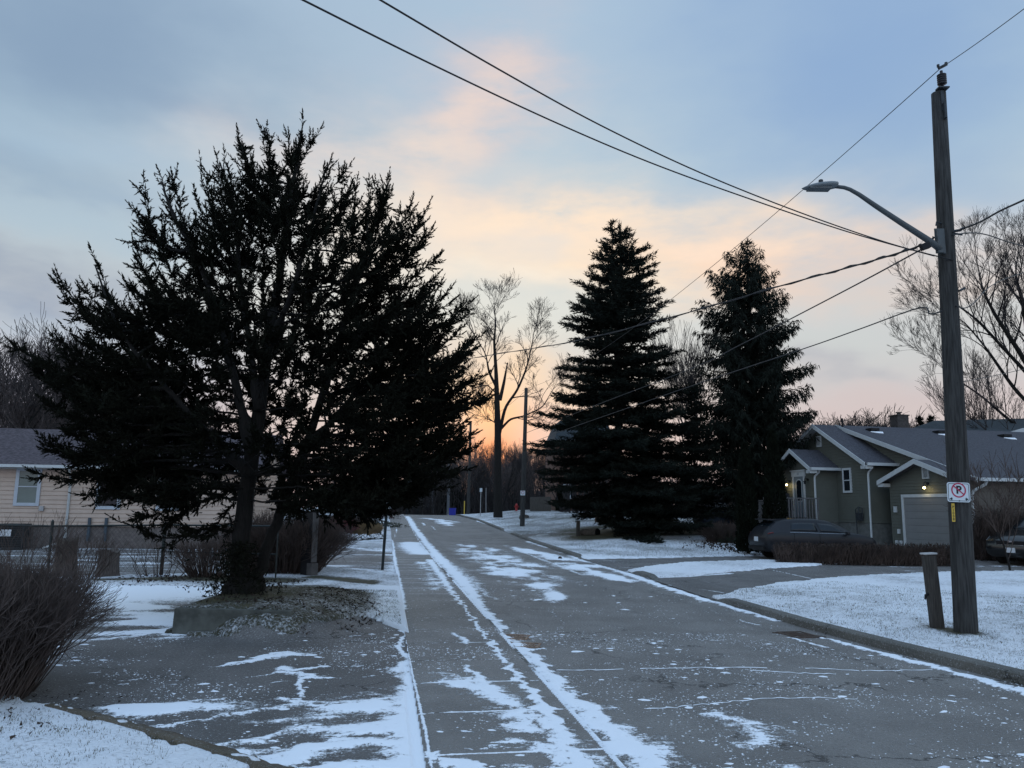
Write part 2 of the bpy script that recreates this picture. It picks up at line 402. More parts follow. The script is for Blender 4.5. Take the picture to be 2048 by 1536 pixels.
# paved areas besides the road and the sidewalk, outlines on the ground
D1 = np.vstack([GP([(1176, 1118), (1300, 1116), (1420, 1113), (1520, 1111)]), [(13.2, 30.6), (16, 31.4), (16, 28.6), (13.2, 28.0)], GP([(1530, 1121), (1430, 1124), (1358, 1127), (1300, 1134), (1257, 1142)]), [(3.0, 23.0), (2.3, 29.0)]])
D2 = np.vstack([GP([(1300, 1156), (1380, 1153), (1450, 1144), (1560, 1135), (1700, 1126), (1900, 1119), (2048, 1114)]), [(26, 28), (26, 20)], GP([(2048, 1143), (1900, 1145), (1760, 1151), (1640, 1160), (1560, 1169), (1490, 1180), (1450, 1193)]), [(3.8, 16.3), (3.35, 20.6)]])
D3 = np.vstack([GP([(1040, 1068), (1090, 1066), (1160, 1063)]), [(9, 50), (9, 47.5)], GP([(1160, 1066), (1080, 1070), (1050, 1076)])])
D4 = np.vstack([[(SWX(20.5)+.3, 20.5)], GP([(640, 1134), (560, 1137), (430, 1146), (330, 1152), (100, 1156), (0, 1156)]), [(-30, 19), (-30, 31)], GP([(0, 1096), (200, 1094), (430, 1090), (650, 1089)]), [(SWX(30.5)+.3, 30.5)]])
D5 = np.array([(SWX(2)+.3, 2), (SWX(10.9)+.3, 10.9), *[tuple(q) for q in GP([(740, 1232)])], (-2.9, 10.75), (-3.6, 10.95), (-4.5, 11.2), (-4.62, 11.2), (-4.75, 13.4), (-5.8, 17.2), (-9, 17.6), (-16, 18), (-16, 9), (-7.5, 9), *[tuple(q) for q in GP([(20, 1400), (130, 1432), (300, 1478), (400, 1507), (480, 1534)])], (-1.6, 4.6), (-1.0, 2)])
def inside_sd(P, x, y):
    """signed distance, positive inside polygon P"""
    best = np.full(x.shape, 1e9); ins = np.zeros(x.shape, bool)
    n = len(P)
    for i in range(n):
        ax, ay = P[i]; bx, by = P[(i+1) % n]
        dx, dy = bx-ax, by-ay; L2 = dx*dx+dy*dy+1e-12
        t = np.clip(((x-ax)*dx+(y-ay)*dy)/L2, 0, 1)
        best = np.minimum(best, np.hypot(x-ax-t*dx, y-ay-t*dy))
        c = ((ay > y) != (by > y)) & (x < dx*(y-ay)/(dy if abs(dy) > 1e-9 else 1e-9)+ax)
        ins ^= c
    return np.where(ins, best, -best)
def pave_sd(x, y):
    s = np.minimum(x-SWX(y), KRX(y)+.1-x)          # sidewalk to right kerb
    for P in (D1, D2, D3, D4, D5): s = np.maximum(s, inside_sd(P, x, y))
    return s

NA = 800
AZ = np.radians(np.linspace(-40, 40, NA)); RR = np.concatenate([3.2*np.exp(np.arange(0, math.log(24/3.2), .0037)), 24*np.exp(np.arange(0, math.log(420/24), .0095))]); NR = len(RR)
A2, R2 = np.meshgrid(AZ, RR); GX = R2*np.sin(A2); GY = R2*np.cos(A2)
GZ = g(GX, GY)
SD = pave_sd(GX, GY)
rough_ = (fbm(GX*3, GY*3)-.5)*.05*np.clip(1-R2/60, 0, 1)
eL = GX-KRX(GY); SDl = SD + (fbm(GX*2.4, GY*2.4, 4)-.5)*np.where(eL > .9, .35, np.where(GX < SWX(GY)-.35, .45, 0)); SDm = np.where(eL < .9, np.where(eL > -.2, SD, SDl), SDl)
SD = np.minimum(SDm, SD+.12)
LZ = GZ + np.where(SD > 0, .05 - .11*sm(SD, 0, .07), .05) + rough_*sm(-SD, 0, .3)
# S = along the road, T = across it, for the wind-blown patterns
dirn = np.array([-.155, .988]); GT = GX*dirn[1]-GY*dirn[0]; GS = GX*dirn[0]+GY*dirn[1]

def stroke(cov, P, w, amt, X=None, Y=None):
    """add snow along a ground polyline (photo bearings of its vertices), half-width w metres"""
    Q = GP(P) if len(P) > 1 else np.vstack([GP(P), GP(P)+1e-3])
    X = GX if X is None else X; Y = GY if Y is None else Y
    ws = [w*1.02]*len(Q) if np.isscalar(w) else [q_*1.02 for q_ in w]
    wmx = max(ws)
    lo = Q.min(0)-wmx*2.4; hi = Q.max(0)+wmx*2.4
    sel = (X > lo[0]) & (X < hi[0]) & (Y > lo[1]) & (Y < hi[1])
    if not sel.any(): return
    x = X[sel]; y = Y[sel]; val = np.full(x.shape, -1e9)
    k = 1.6/max(wmx, .05); kk = min(wmx, .3)*1.1
    x = x+(fbm(x*k+9, y*k*1.0, 4)-.5)*kk*.9+(vnoise(x*9, y*9)-.5)*min(.05, wmx); y = y+(fbm(x*k*.6, y*k+40, 4)-.5)*kk*1.3
    if wmx < .035: x = X[sel]; y = Y[sel]+(vnoise(x*5, y*5)-.5)*.04
    for i in range(len(Q)-1):
        a = Q[i]; d = Q[i+1]-a; t = np.clip(((x-a[0])*d[0]+(y-a[1])*d[1])/(d@d+1e-9), 0, 1)
        dist = np.hypot(x-a[0]-t*d[0], y-a[1]-t*d[1]); ww = ws[i]*(1-t)+ws[i+1]*t
        val = np.maximum(val, 1-dist/ww)
    c = cov[sel]; val = np.clip((val+.65)/1.65, 0, 1); cov[sel] = np.maximum(c, amt*val**1.3)
# ---- snow cover on the paved surfaces
def noisecov(base, amp, sx, sy, off=0): return base + amp*(fbm(GT*sx+off, GS*sy+off, 4)-.5)
far = sm(GS, 17, 24)*(1-sm(GS, 33, 44))
CR = noisecov(.10, .42, .9, .55, 3) + .25*(fbm(GT*3, GS*1.2, 4)-.5)*(1-sm(GS, 20, 30))
CR += far*noisecov(.10, .62, .75, .22, 9)*sm(GT-(-.35*0+2.0), -1.5, 1.5)*.9
CR += sm(GS, 44, 60)*.10 + .10*sm(GS, 17, 22)*(1-sm(GS, 34, 44))
Sx = lambda P, w, a: stroke(CR, P, w, a)
Sx([(1480, 1600), (1330, 1536), (1200, 1440), (1110, 1360), (1050, 1300), (1000, 1255), (960, 1210), (925, 1160), (895, 1130), (870, 1105), (845, 1075), (826, 1050), (814, 1032)], [.26, .24, .2, .19, .17, .15, .2, .34, .40, .36, .30, .35, .4], 1.0)
Sx([(905, 1130), (945, 1160), (985, 1195)], [.7, .55, .2], .62)
Sx([(2100, 1392), (2048, 1378), (1900, 1337), (1780, 1306), (1690, 1283), (1640, 1270)], [.20, .20, .13, .16, .15, .05], 1.0)
Sx([(1560, 1240), (1500, 1222), (1400, 1193), (1330, 1172), (1290, 1157), (1225, 1135), (1180, 1119), (1120, 1096), (1060, 1074), (1000, 1056), (955, 1041)], [.05, .2, .2, .22, .25, .3, .35, .3, .25, .25, .25], 1.0)
Sx([(1480, 1238), (1520, 1247)], .10, .7); Sx([(1580, 1271), (1650, 1290)], .08, .8)
def drift_zone(C, zones, field):
    t = np.zeros_like(C)
    for P, w, a in zones: stroke(t, P, w, a)
    return np.maximum(C, np.where(t > 0, t*1.25*field, -9))
fz = .63+1.5*(fbm(GX*1.5+2, GY*.95, 5)-.5)
CR = drift_zone(CR, [([(930, 1088), (975, 1105), (1020, 1130), (1070, 1160), (1130, 1200)], [.8, 1.5, 1.7, 1.3, .4], 1), ([(1010, 1090), (1090, 1108), (1170, 1135), (1250, 1160)], [.4, .9, 1.1, .5], 1), ([(1060, 1082), (1140, 1105), (1230, 1135), (1300, 1160)], [.4, .6, .7, .4], 1), ([(850, 1036), (890, 1042), (900, 1050)], [1, 1.5, .8], .9)], fz)
fz2 = .60+1.3*(fbm(GX*2.0+7, GY*3.2, 5)-.5)
CR = drift_zone(CR, [([(1440, 1420), (1530, 1450), (1500, 1500)], [.25, .38, .3], 1), ([(1340, 1500), (1440, 1560)], [.15, .25], .9), ([(1550, 1520), (1700, 1545)], [.15, .2], .9), ([(1120, 1380), (1230, 1440), (1300, 1500)], [.15, .2, .25], .85), ([(1000, 1255), (1090, 1350), (1200, 1440), (1330, 1536)], [.28, .36, .5, .75], .9), ([(1180, 1470), (1300, 1536)], [.5, .7], 1)], fz2)
Sx([(1040, 1087), (1090, 1103), (1150, 1128), (1230, 1150), (1290, 1166)], [.1, .2, .3, .2, .1], .5)
Sx([(1020, 1096), (1060, 1108), (1120, 1130), (1165, 1148)], [.1, .15, .2, .1], .7)
Sx([(935, 1092), (965, 1103), (1000, 1120), (1040, 1142), (1090, 1160)], [.2, .3, .4, .3, .2], .5)
Sx([(1000, 1105), (1040, 1122), (1075, 1140), (1120, 1160)], [.1, .15, .2, .1], .6)
Sx([(1060, 1165), (1110, 1188), (1135, 1205)], [.3, .25, .1], .42)
for y0, y1 in ((1107, 1110), (1118, 1121), (1131, 1133), (1146, 1147)):
    Sx([(920, y0), (1010, y1)], .09, .55)
Sx([(845, 1045), (850, 1050)], .16, .9); Sx([(862, 1050), (872, 1060)], .12, .7); Sx([(840, 1036), (880, 1038)], .5, .5)
0 and Sx([(1095, 1334), (1200, 1334), (1400, 1330), (1600, 1331), (1740, 1336), (1850, 1336)], .030, .74)
Sx([(1500, 1334), (1700, 1343)], .05, .42)
0 and Sx([(1180, 1411), (1330, 1410), (1430, 1400), (1520, 1391), (1640, 1390), (1700, 1392)], .030, .70)
for p, w in (((1160, 1345), .075), ((1166, 1351), .06), ((1230, 1349), .12), ((1275, 1361), .07), ((1262, 1376), .06), ((1229, 1392), .08), ((1294, 1391), .10), ((1292, 1448), .07), ((1237, 1252), .06), ((1393, 1267), .08), ((1421, 1276), .10), ((1300, 1311), .07), ((1376, 1340), .06), ((1665, 1374), .12), ((1555, 1325), .06), ((1500, 1365), .06), ((1915, 1391), .10), ((1640, 1442), .07), ((1690, 1456), .07), ((1950, 1446), .09), ((1672, 1437), .04), ((1840, 1420), .04), ((1172, 1307), .06), ((1140, 1322), .05), ((1120, 1250), .05), ((1110, 1245), .04), ((1105, 1262), .05), ((1345, 1318), .07), ((1820, 1480), .06), ((1560, 1412), .04)):
    q = (p[0]+w*170, p[1]+w*8); Sx([p, q], w*.75, .66)
for a, b, w in (((1280, 1302), (1310, 1314), .04), ((1545, 1288), (1582, 1302), .06), ((1500, 1291), (1560, 1306), .03), ((1430, 1420), (1540, 1436), .05), ((1440, 1428), (1480, 1440), .08), ((1450, 1452), (1560, 1470), .08), ((1480, 1460), (1640, 1486), .06), ((1430, 1462), (1540, 1478), .06), ((1470, 1482), (1540, 1490), .07), ((1455, 1500), (1480, 1504), .09), ((1500, 1398), (1490, 1410), .05), ((1340, 1500), (1440, 1545), .06), ((1550, 1518), (1660, 1540), .07), ((1530, 1530), (1600, 1545), .06), ((1740, 1483), (1810, 1505), .025), ((1620, 1452), (1660, 1462), .05), ((1620, 1405), (1640, 1412), .03), ((1250, 1290), (1310, 1300), .03), ((1100, 1215), (1130, 1245), .05), ((1960, 1480), (2000, 1490), .03), ((1330, 1388), (1360, 1396), .03), ((1120, 1380), (1165, 1384), .05), ((1120, 1390), (1180, 1400), .05), ((1200, 1435), (1260, 1450), .05), ((1060, 1375), (1160, 1385), .04), ((1230, 1310), (1300, 1318), .02)):
    Sx([a, b], w, .56)
for _ in range(70):                                   # small stray drifts
    y_ = 1175+ (rng.random()**.8)*350; x_ = 1000+ (y_-1150)*.4 + rng.random()*(900-(1536-y_)*.6)
    w_ = .012+.035*rng.random(); Sx([(x_, y_), (x_+8+50*rng.random(), y_-3+14*rng.random())], w_, .30+.2*rng.random())
Sx([(1060, 1268), (1110, 1270)], .09, .62); Sx([(1030, 1300), (1090, 1292)], .07, .95)

CW = noisecov(.08, .35, 1.2, 1.0, 31) + .16*sm(GS, 16, 19)*(1-sm(GS, 28, 30))
Sx = lambda P, w, a: stroke(CW, P, w, a)
Sx([(1180, 1560), (1120, 1470), (1070, 1400), (1020, 1335), (975, 1280), (940, 1230), (915, 1200), (900, 1180), (880, 1150), (858, 1120)], [.22, .16, .10, .07, .05, .05, .06, .12, .16, .2], 1.0)
Sx([(820, 1086), (825, 1095), (845, 1108)], .9, 1.0); Sx([(806, 1080), (812, 1095), (818, 1108)], .28, .05)
Sx([(905, 1268), (925, 1278), (935, 1290)], .08, .85); Sx([(890, 1312), (930, 1310)], .06, .75); Sx([(870, 1264), (890, 1267)], .04, .6)
Sx([(930, 1335), (950, 1350), (970, 1370), (990, 1390), (1010, 1400)], [.05, .12, .22, .2, .1], .9)
Sx([(920, 1378), (1000, 1385)], .06, .8); Sx([(1000, 1395), (1060, 1430), (1110, 1470)], [.1, .18, .2], .72)
Sx([(900, 1425), (1010, 1440), (1150, 1465)], .05, .6); Sx([(920, 1465), (950, 1468)], .05, .7); Sx([(930, 1500), (945, 1502)], .03, .7)
Sx([(980, 1500), (1040, 1490), (1100, 1500)], [.08, .2, .25], .8); Sx([(860, 1500), (900, 1530), (960, 1560)], [.05, .10, .25], 1.0)
for i in range(9):
    s_ = 17.2+i*.9; Sx([(842+i*3.2, 1167-i*5.2), (868-i*.5, 1169-i*5.2)], .12, .62)
Sx([(795, 1050), (790, 1075)], .04, 1.0)
Sx([(800, 1235), (812, 1290), (830, 1371), (850, 1460), (862, 1536)], .028, .9); Sx([(784, 1080), (791, 1130), (803, 1190), (806, 1220)], .09, 1.0)

CD = noisecov(.12, .45, .8, 1.1, 77) + .3*(fbm(GT*2.2, GS*2.6, 4)-.5)
Sx = lambda P, w, a: stroke(CD, P, w, a)
Sx([(800, 1240), (806, 1262), (808, 1290), (815, 1330), (826, 1390), (838, 1440), (850, 1536), (850, 1600)], [.03, .05, .07, .12, .25, .35, .42, .6], 1.0)
Sx([(786, 1290), (806, 1292)], .05, .9); Sx([(760, 1250), (800, 1252)], .02, .6)
Sx([(500, 1318), (550, 1307), (580, 1303)], [.03, .10, .05], .95); Sx([(415, 1336), (500, 1324), (555, 1312)], [.03, .08, .04], .85); Sx([(580, 1306), (640, 1303)], .05, .7)
Sx([(545, 1347), (600, 1340), (655, 1332)], [.04, .11, .06], .9); Sx([(600, 1345), (602, 1370), (604, 1395)], .07, .85); Sx([(610, 1357), (650, 1356), (675, 1357)], [.04, .07, .03], .9)
for p in ((690, 1305), (720, 1306), (735, 1302), (675, 1313), (705, 1333), (752, 1340), (780, 1346), (725, 1354), (495, 1355), (515, 1352), (545, 1365), (265, 1360), (240, 1362), (215, 1351), (180, 1347), (160, 1370), (235, 1370), (330, 1372), (560, 1268), (700, 1273)):
    Sx([p, (p[0]+22, p[1]-2)], .03+.02*rng.random(), .78)
Sx([(560, 1395), (640, 1410), (720, 1405), (800, 1392), (830, 1385)], [.10, .16, .14, .12, .1], .8)
Sx([(740, 1375), (800, 1382)], .05, .6)
Sx([(300, 1455), (400, 1440), (480, 1425), (560, 1415), (620, 1405)], [.05, .1, .14, .14, .15], .75)
Sx([(260, 1440), (330, 1425), (350, 1412)], [.1, .2, .1], .75); Sx([(380, 1402), (450, 1397)], .06, .7); Sx([(170, 1435), (250, 1420)], .05, .5)
Sx([(430, 1490), (520, 1480), (600, 1455), (680, 1455), (740, 1462)], [.06, .14, .16, .12, .05], .8)
Sx([(480, 1560), (560, 1525), (640, 1500), (740, 1490), (860, 1500)], [.4, .3, .2, .22, .3], 1.0)
Sx([(200, 1400), (350, 1440), (560, 1460), (800, 1470)], [.5, .7, .8, .5], .40)
Sx([(850, 1400), (850, 1470), (850, 1536)], [.3, .45, .6], 1.0)
Sx([(600, 1540), (740, 1530), (860, 1540)], [.2, .22, .3], .95)
Sx([(540, 1505), (600, 1500)], .07, .3)
Sx([(-60, 1184), (150, 1184), (300, 1184), (390, 1182)], [3.4, 3.2, 3.0, 2.2], 1.1)
Sx([(-60, 1230), (200, 1226), (300, 1222), (365, 1216)], [.5, .4, .35, .3], .42)
Sx([(210, 1236), (300, 1232)], .10, .9); Sx([(200, 1252), (300, 1249), (355, 1244)], [.2, .22, .18], .66); Sx([(150, 1282), (240, 1276), (330, 1262)], [.22, .20, .1], .80)
Sx([(205, 1215), (230, 1214)], .08, .9)
for a, b, w, m in (((1176, 1118), (1560, 1109), .25, .8), ((1250, 1143), (1560, 1119), .3, .7), ((1440, 1112), (1560, 1112), .8, .55), ((1300, 1156), (1460, 1147), .2, .9), ((1400, 1178), (1455, 1186), .06, .7), ((1500, 1176), (1550, 1177), .06, .9), ((1785, 1133), (1850, 1136), .25, .7), ((1800, 1141), (1850, 1142), .12, .7), ((1960, 1132), (2048, 1132), .3, .75), ((1880, 1134), (1960, 1135), .15, .6), ((1540, 1139), (1648, 1162), .045, .95), ((1270, 1163), (1340, 1170), .08, .9), ((1390, 1155), (1445, 1175), .03, .6)):
    Sx([a, b], w, m)
inD4 = inside_sd(D4, GX, GY)
CD = np.where(inD4 > -1, noisecov(.40, .95, .45, 2.2, 5) + .3*sm(-inD4+.9, 0, .9), CD)
stroke(CD, [(540, 1096), (660, 1089), (790, 1081)], .6, .95)
inD1 = inside_sd(D1, GX, GY); CD = np.where(inD1 > -.5, np.maximum(CD, noisecov(.30, .7, .4, 1.6, 15)), CD)

fz = .64+1.35*(fbm(GX*1.5+3, GY*3.0-GX*.8, 5)-.5)
CD = drift_zone(CD, [([(250, 1415), (450, 1420), (640, 1415), (840, 1400)], [.4, .6, .65, .5], 1), ([(400, 1500), (620, 1480), (850, 1470)], [.5, .7, .6], 1), ([(560, 1340), (620, 1350)], [.25, .2], .95), ([(200, 1205), (300, 1235), (360, 1240)], [1.3, 1.2, .8], 1), ([(200, 1270), (330, 1262)], [.5, .4], .9), ([(430, 1335), (560, 1310), (650, 1305)], [.1, .2, .12], .95), ([(830, 1330), (840, 1440), (860, 1536)], [.3, .5, .7], 1.1)], fz)
fz = .62+1.3*(fbm(GX*2.2+8, GY*2.4, 5)-.5)
CW = drift_zone(CW, [([(900, 1350), (1000, 1400), (1080, 1470), (1140, 1536)], [.3, .4, .45, .5], .95), ([(880, 1530), (1000, 1540)], [.4, .5], 1), ([(845, 1125), (880, 1180)], [.6, .6], .75)], fz)
# ---- snow cover on the lawns
CL = .52 + .30*(fbm(GX*.7+4, GY*.7, 4)-.5) - .10*sm(GY, 34, 48)*sm(GX, -3, 1)
near_r = (GX > 2) & (GY < 30)
CL = np.where(near_r, CL+.07, CL)
bankm = ((GX < -1.2) & (GX > -5) & (GY > 10) & (GY < 17.6))
CL = np.where(bankm, .33+.30*(fbm(GX*1.6, GY*1.6, 4)-.5)+.5*sm(GX-SWX(GY), -.75, -.1)+.25*sm(GY, 14.5, 17)*sm(GX, -4.3, -3.3), CL)
stroke2 = lambda P, w, a: stroke(CL, P, w, a)
def clear(P, w, a, C):
    t = np.zeros_like(C); stroke(t, P, w, a); C -= t
clear([(640, 1158), (680, 1162), (730, 1168), (742, 1172)], [.3, .35, .28, .1], .6, CL)
clear([(430, 1195), (500, 1198)], .7, .25, CL)
clear([(60, 1465), (0, 1490)], .35, .25, CL); clear([(1880, 1262), (1935, 1272)], .22, .5, CL)
clear([(1215, 1072), (1420, 1066)], 1.6, .9, CL); clear([(1235, 1062), (1400, 1058)], 2.6, .8, CL)
clear([(380, 1160), (560, 1165)], .7, .5, CL); clear([(200, 1163), (370, 1160)], .25, .45, CL)
stroke2([(1500, 1186), (1700, 1168), (2048, 1160)], .5, .62)
CL = np.where((GX < -1.2) & (GY < 9.5), .66 + .2*(fbm(GX*2, GY*2)-.5), CL)
CL = np.where((GY > 60) & (GX > -3), CL-.02, CL)

def sheet(name, keep, Z, mat, cov, uvx, uvy, kind='structure'):
    keepf = keep[:-1, :-1] | keep[1:, :-1] | keep[:-1, 1:] | keep[1:, 1:]
    idx = np.arange(NR*NA).reshape(NR, NA)
    q = np.stack([idx[:-1, :-1], idx[:-1, 1:], idx[1:, 1:], idx[1:, :-1]], -1)[keepf]
    used = np.unique(q); mp_ = np.full(NR*NA, -1); mp_[used] = np.arange(len(used)); q = mp_[q]
    V = np.stack([GX.ravel()[used], GY.ravel()[used], Z.ravel()[used]], 1)
    q = q[:, ::-1].copy()
    o = mesh_obj(name, V, q, mat, None, True)
    me = o.data
    a = me.attributes.new('cover', 'FLOAT', 'POINT'); a.data.foreach_set('value', np.clip(cov.ravel()[used], -1, 1.5).astype(np.float32))
    uvl = me.uv_layers.new(name='UVMap'); U = np.stack([uvx.ravel()[used], uvy.ravel()[used]], 1)[q.ravel()]
    uvl.data.foreach_set('uv', U.ravel().astype(np.float32))
    return tag(o, kind=kind)
T0 = GX-SWX(GY)
sheet('lawn_ground', SD < .5, LZ, M_LAWN, CL, GT, GS)
sheet('road', (T0 > 1.33) & (GX < KRX(GY)+.12), GZ-.03+.012*sm(CR, .45, .9), M_ROAD, CR, GT, GS)
sheet('sidewalk', (T0 > -.02) & (T0 < 1.28), GZ+.003+.010*sm(T0, 0, .12)+.010*sm(CW, .45, .9), M_WALK, CW, GT, GS+.49)
dsd = np.maximum.reduce([inside_sd(P, GX, GY) for P in (D1, D2, D3, D4, D5)])
notroad = (T0 < .02) | (GX > KRX(GY)-.02)
sheet('driveway', (dsd > -.25) & notroad, GZ-.004*(T0 > -.1)+.012*sm(CD, .45, .9)*(T0 < -.12), M_DRIVE, CD, GT, GS)
# the land beyond the view
b = MB()
for x0, y0, x1, y1 in ((-500, -300, 500, 3.0),): b.add([(x0, y0, -.12), (x1, y0, -.12), (x1, y1, -.12), (x0, y1, -.12)], [(0, 1, 2, 3)])
b.add([(-900, -300, -.2), (900, -300, -.2), (900, 900, -.2), (-900, 900, -.2)], [(0, 1, 2, 3)])
o = b.build('ground', M_LAWN); a = o.data.attributes.new('cover', 'FLOAT', 'POINT'); a.data.foreach_set('value', np.full(8, .5, np.float32)); tag(o, kind='structure')

# kerbs
def sweep_kerb(name, xs, y0, y1, w, hfun, mat):
    ys = np.concatenate([np.arange(y0, 30, .12), np.arange(30, y1, .4)]); V = []; F = []
    for i, y in enumerate(ys):
        x = xs(y); h = hfun(x, y); z = float(g(x, y)); wob = .004*math.sin(y*9.7)+.003*math.sin(y*23)
        for dx, dz in ((-.012, -.15), (-.004+wob, h-.02), (.022, h), (w-.02, h+.004), (w, -.15)): V.append((x+dx, y, z+dz))
    for i in range(len(ys)-1):
        for k in range(4): F.append((i*5+k, (i+1)*5+k, (i+1)*5+k+1, i*5+k+1)[::-1])
    o = mesh_obj(name, V, F, mat, None, True); me = o.data
    a = me.attributes.new('cover', 'FLOAT', 'POINT')
    cv = np.array([.02+.45*max(0, vnoise(np.array([v[1]*1.3]), np.array([3.3]))[0]-.55) + (.25 if v[1] > 24 else 0) + (.75-2.4*max(0, vnoise(np.array([v[1]*1.1]), np.array([7.7]))[0]-.55) if w < .15 else 0) for v in V]); a.data.foreach_set('value', cv.astype(np.float32))
    uvl = me.uv_layers.new(name='UVMap'); vi = np.zeros(len(me.loops), int); me.loops.foreach_get('vertex_index', vi)
    Va = np.array(V); uvl.data.foreach_set('uv', Va[vi][:, :2].ravel().astype(np.float32))
    me.polygons.foreach_set('use_smooth', np.zeros(len(me.polygons), bool))
    tag(o, kind='structure')
def right_h(x, y):
    h = .10
    for a, b_ in ((16.3, 20.3), (22.8, 28.8), (46.5, 49)):
        h = h*(1-sm(np.array(y), a-.8, a)*(1-sm(np.array(y), b_, b_+.8))) 
    return float(h)-.012
sweep_kerb('kerb', lambda y: float(KRX(y)), 3, 98, .19, right_h, M_KERB)
sweep_kerb('kerb', lambda y: float(SWX(y))+1.28, 2.5, 80, .09, lambda x, y: -.006+.016*float(sm(np.array(y), 12, 16)), M_KERB)

# ------------------------------------------------------------------ plants
def unit(v): return v/(np.linalg.norm(v, axis=-1, keepdims=True)+1e-9)
def leaf_tris(P, D, length, width, jit, droop=0.0):
    """one slender triangle per row: rooted at P, pointing along D bent by jit"""
    n = len(P); r = rng.normal(size=(n, 3))
    d = unit(D + r*jit + np.array([0, 0, -droop])); s_ = unit(np.cross(d, rng.normal(size=(n, 3))))
    l = length*(.6+.8*rng.random((n, 1))); w = width*(.6+.8*rng.random((n, 1)))
    V = np.empty((n, 3, 3)); V[:, 0] = P-s_*w/2; V[:, 1] = P+s_*w/2; V[:, 2] = P+d*l
    return V.reshape(-1, 3)
def tri_obj(name, Vs, mat, parent, loc=None):
    V = np.vstack(Vs) if isinstance(Vs, list) else Vs
    return mesh_obj(name, V, np.arange(len(V)).reshape(-1, 3), mat, parent, False, loc)
def segs_mesh(S, n=3):
    """S: rows p0(3) p1(3) r0 r1 -> open tubes"""
    S = np.asarray(S); p0, p1, r0, r1 = S[:, :3], S[:, 3:6], S[:, 6:7], S[:, 7:8]
    d = unit(p1-p0); ref = np.where(np.abs(d[:, 2:3]) < .9, [[0, 0, 1.]], [[1., 0, 0]]); u = unit(np.cross(d, ref)); v = np.cross(d, u)
    m = len(S); V = np.empty((m, 2*n, 3))
    for k in range(n):
        a = 2*math.pi*k/n; o = u*math.cos(a)+v*math.sin(a); V[:, k] = p0+o*r0; V[:, n+k] = p1+o*r1
    base = np.arange(m)[:, None]*2*n; F = np.stack([np.concatenate([base+k, base+(k+1) % n, base+n+(k+1) % n, base+n+k], 1) for k in range(n)], 1).reshape(-1, 4)
    return V.reshape(-1, 3), F
def segs_obj(name, S, mat, parent, n=3, loc=None, smooth=True):
    V, F = segs_mesh(S, n); return mesh_obj(name, V, F, mat, parent, smooth, loc)
def curve_pts(p0, p1, ctrl, n):
    t = np.linspace(0, 1, n)[:, None]; return (1-t)**2*p0+2*t*(1-t)*ctrl+t*t*p1
def chain(P, r0, r1):
    n = len(P)-1; r = np.linspace(r0, r1, n+1); return np.hstack([P[:-1], P[1:], r[:-1, None], r[1:, None]])

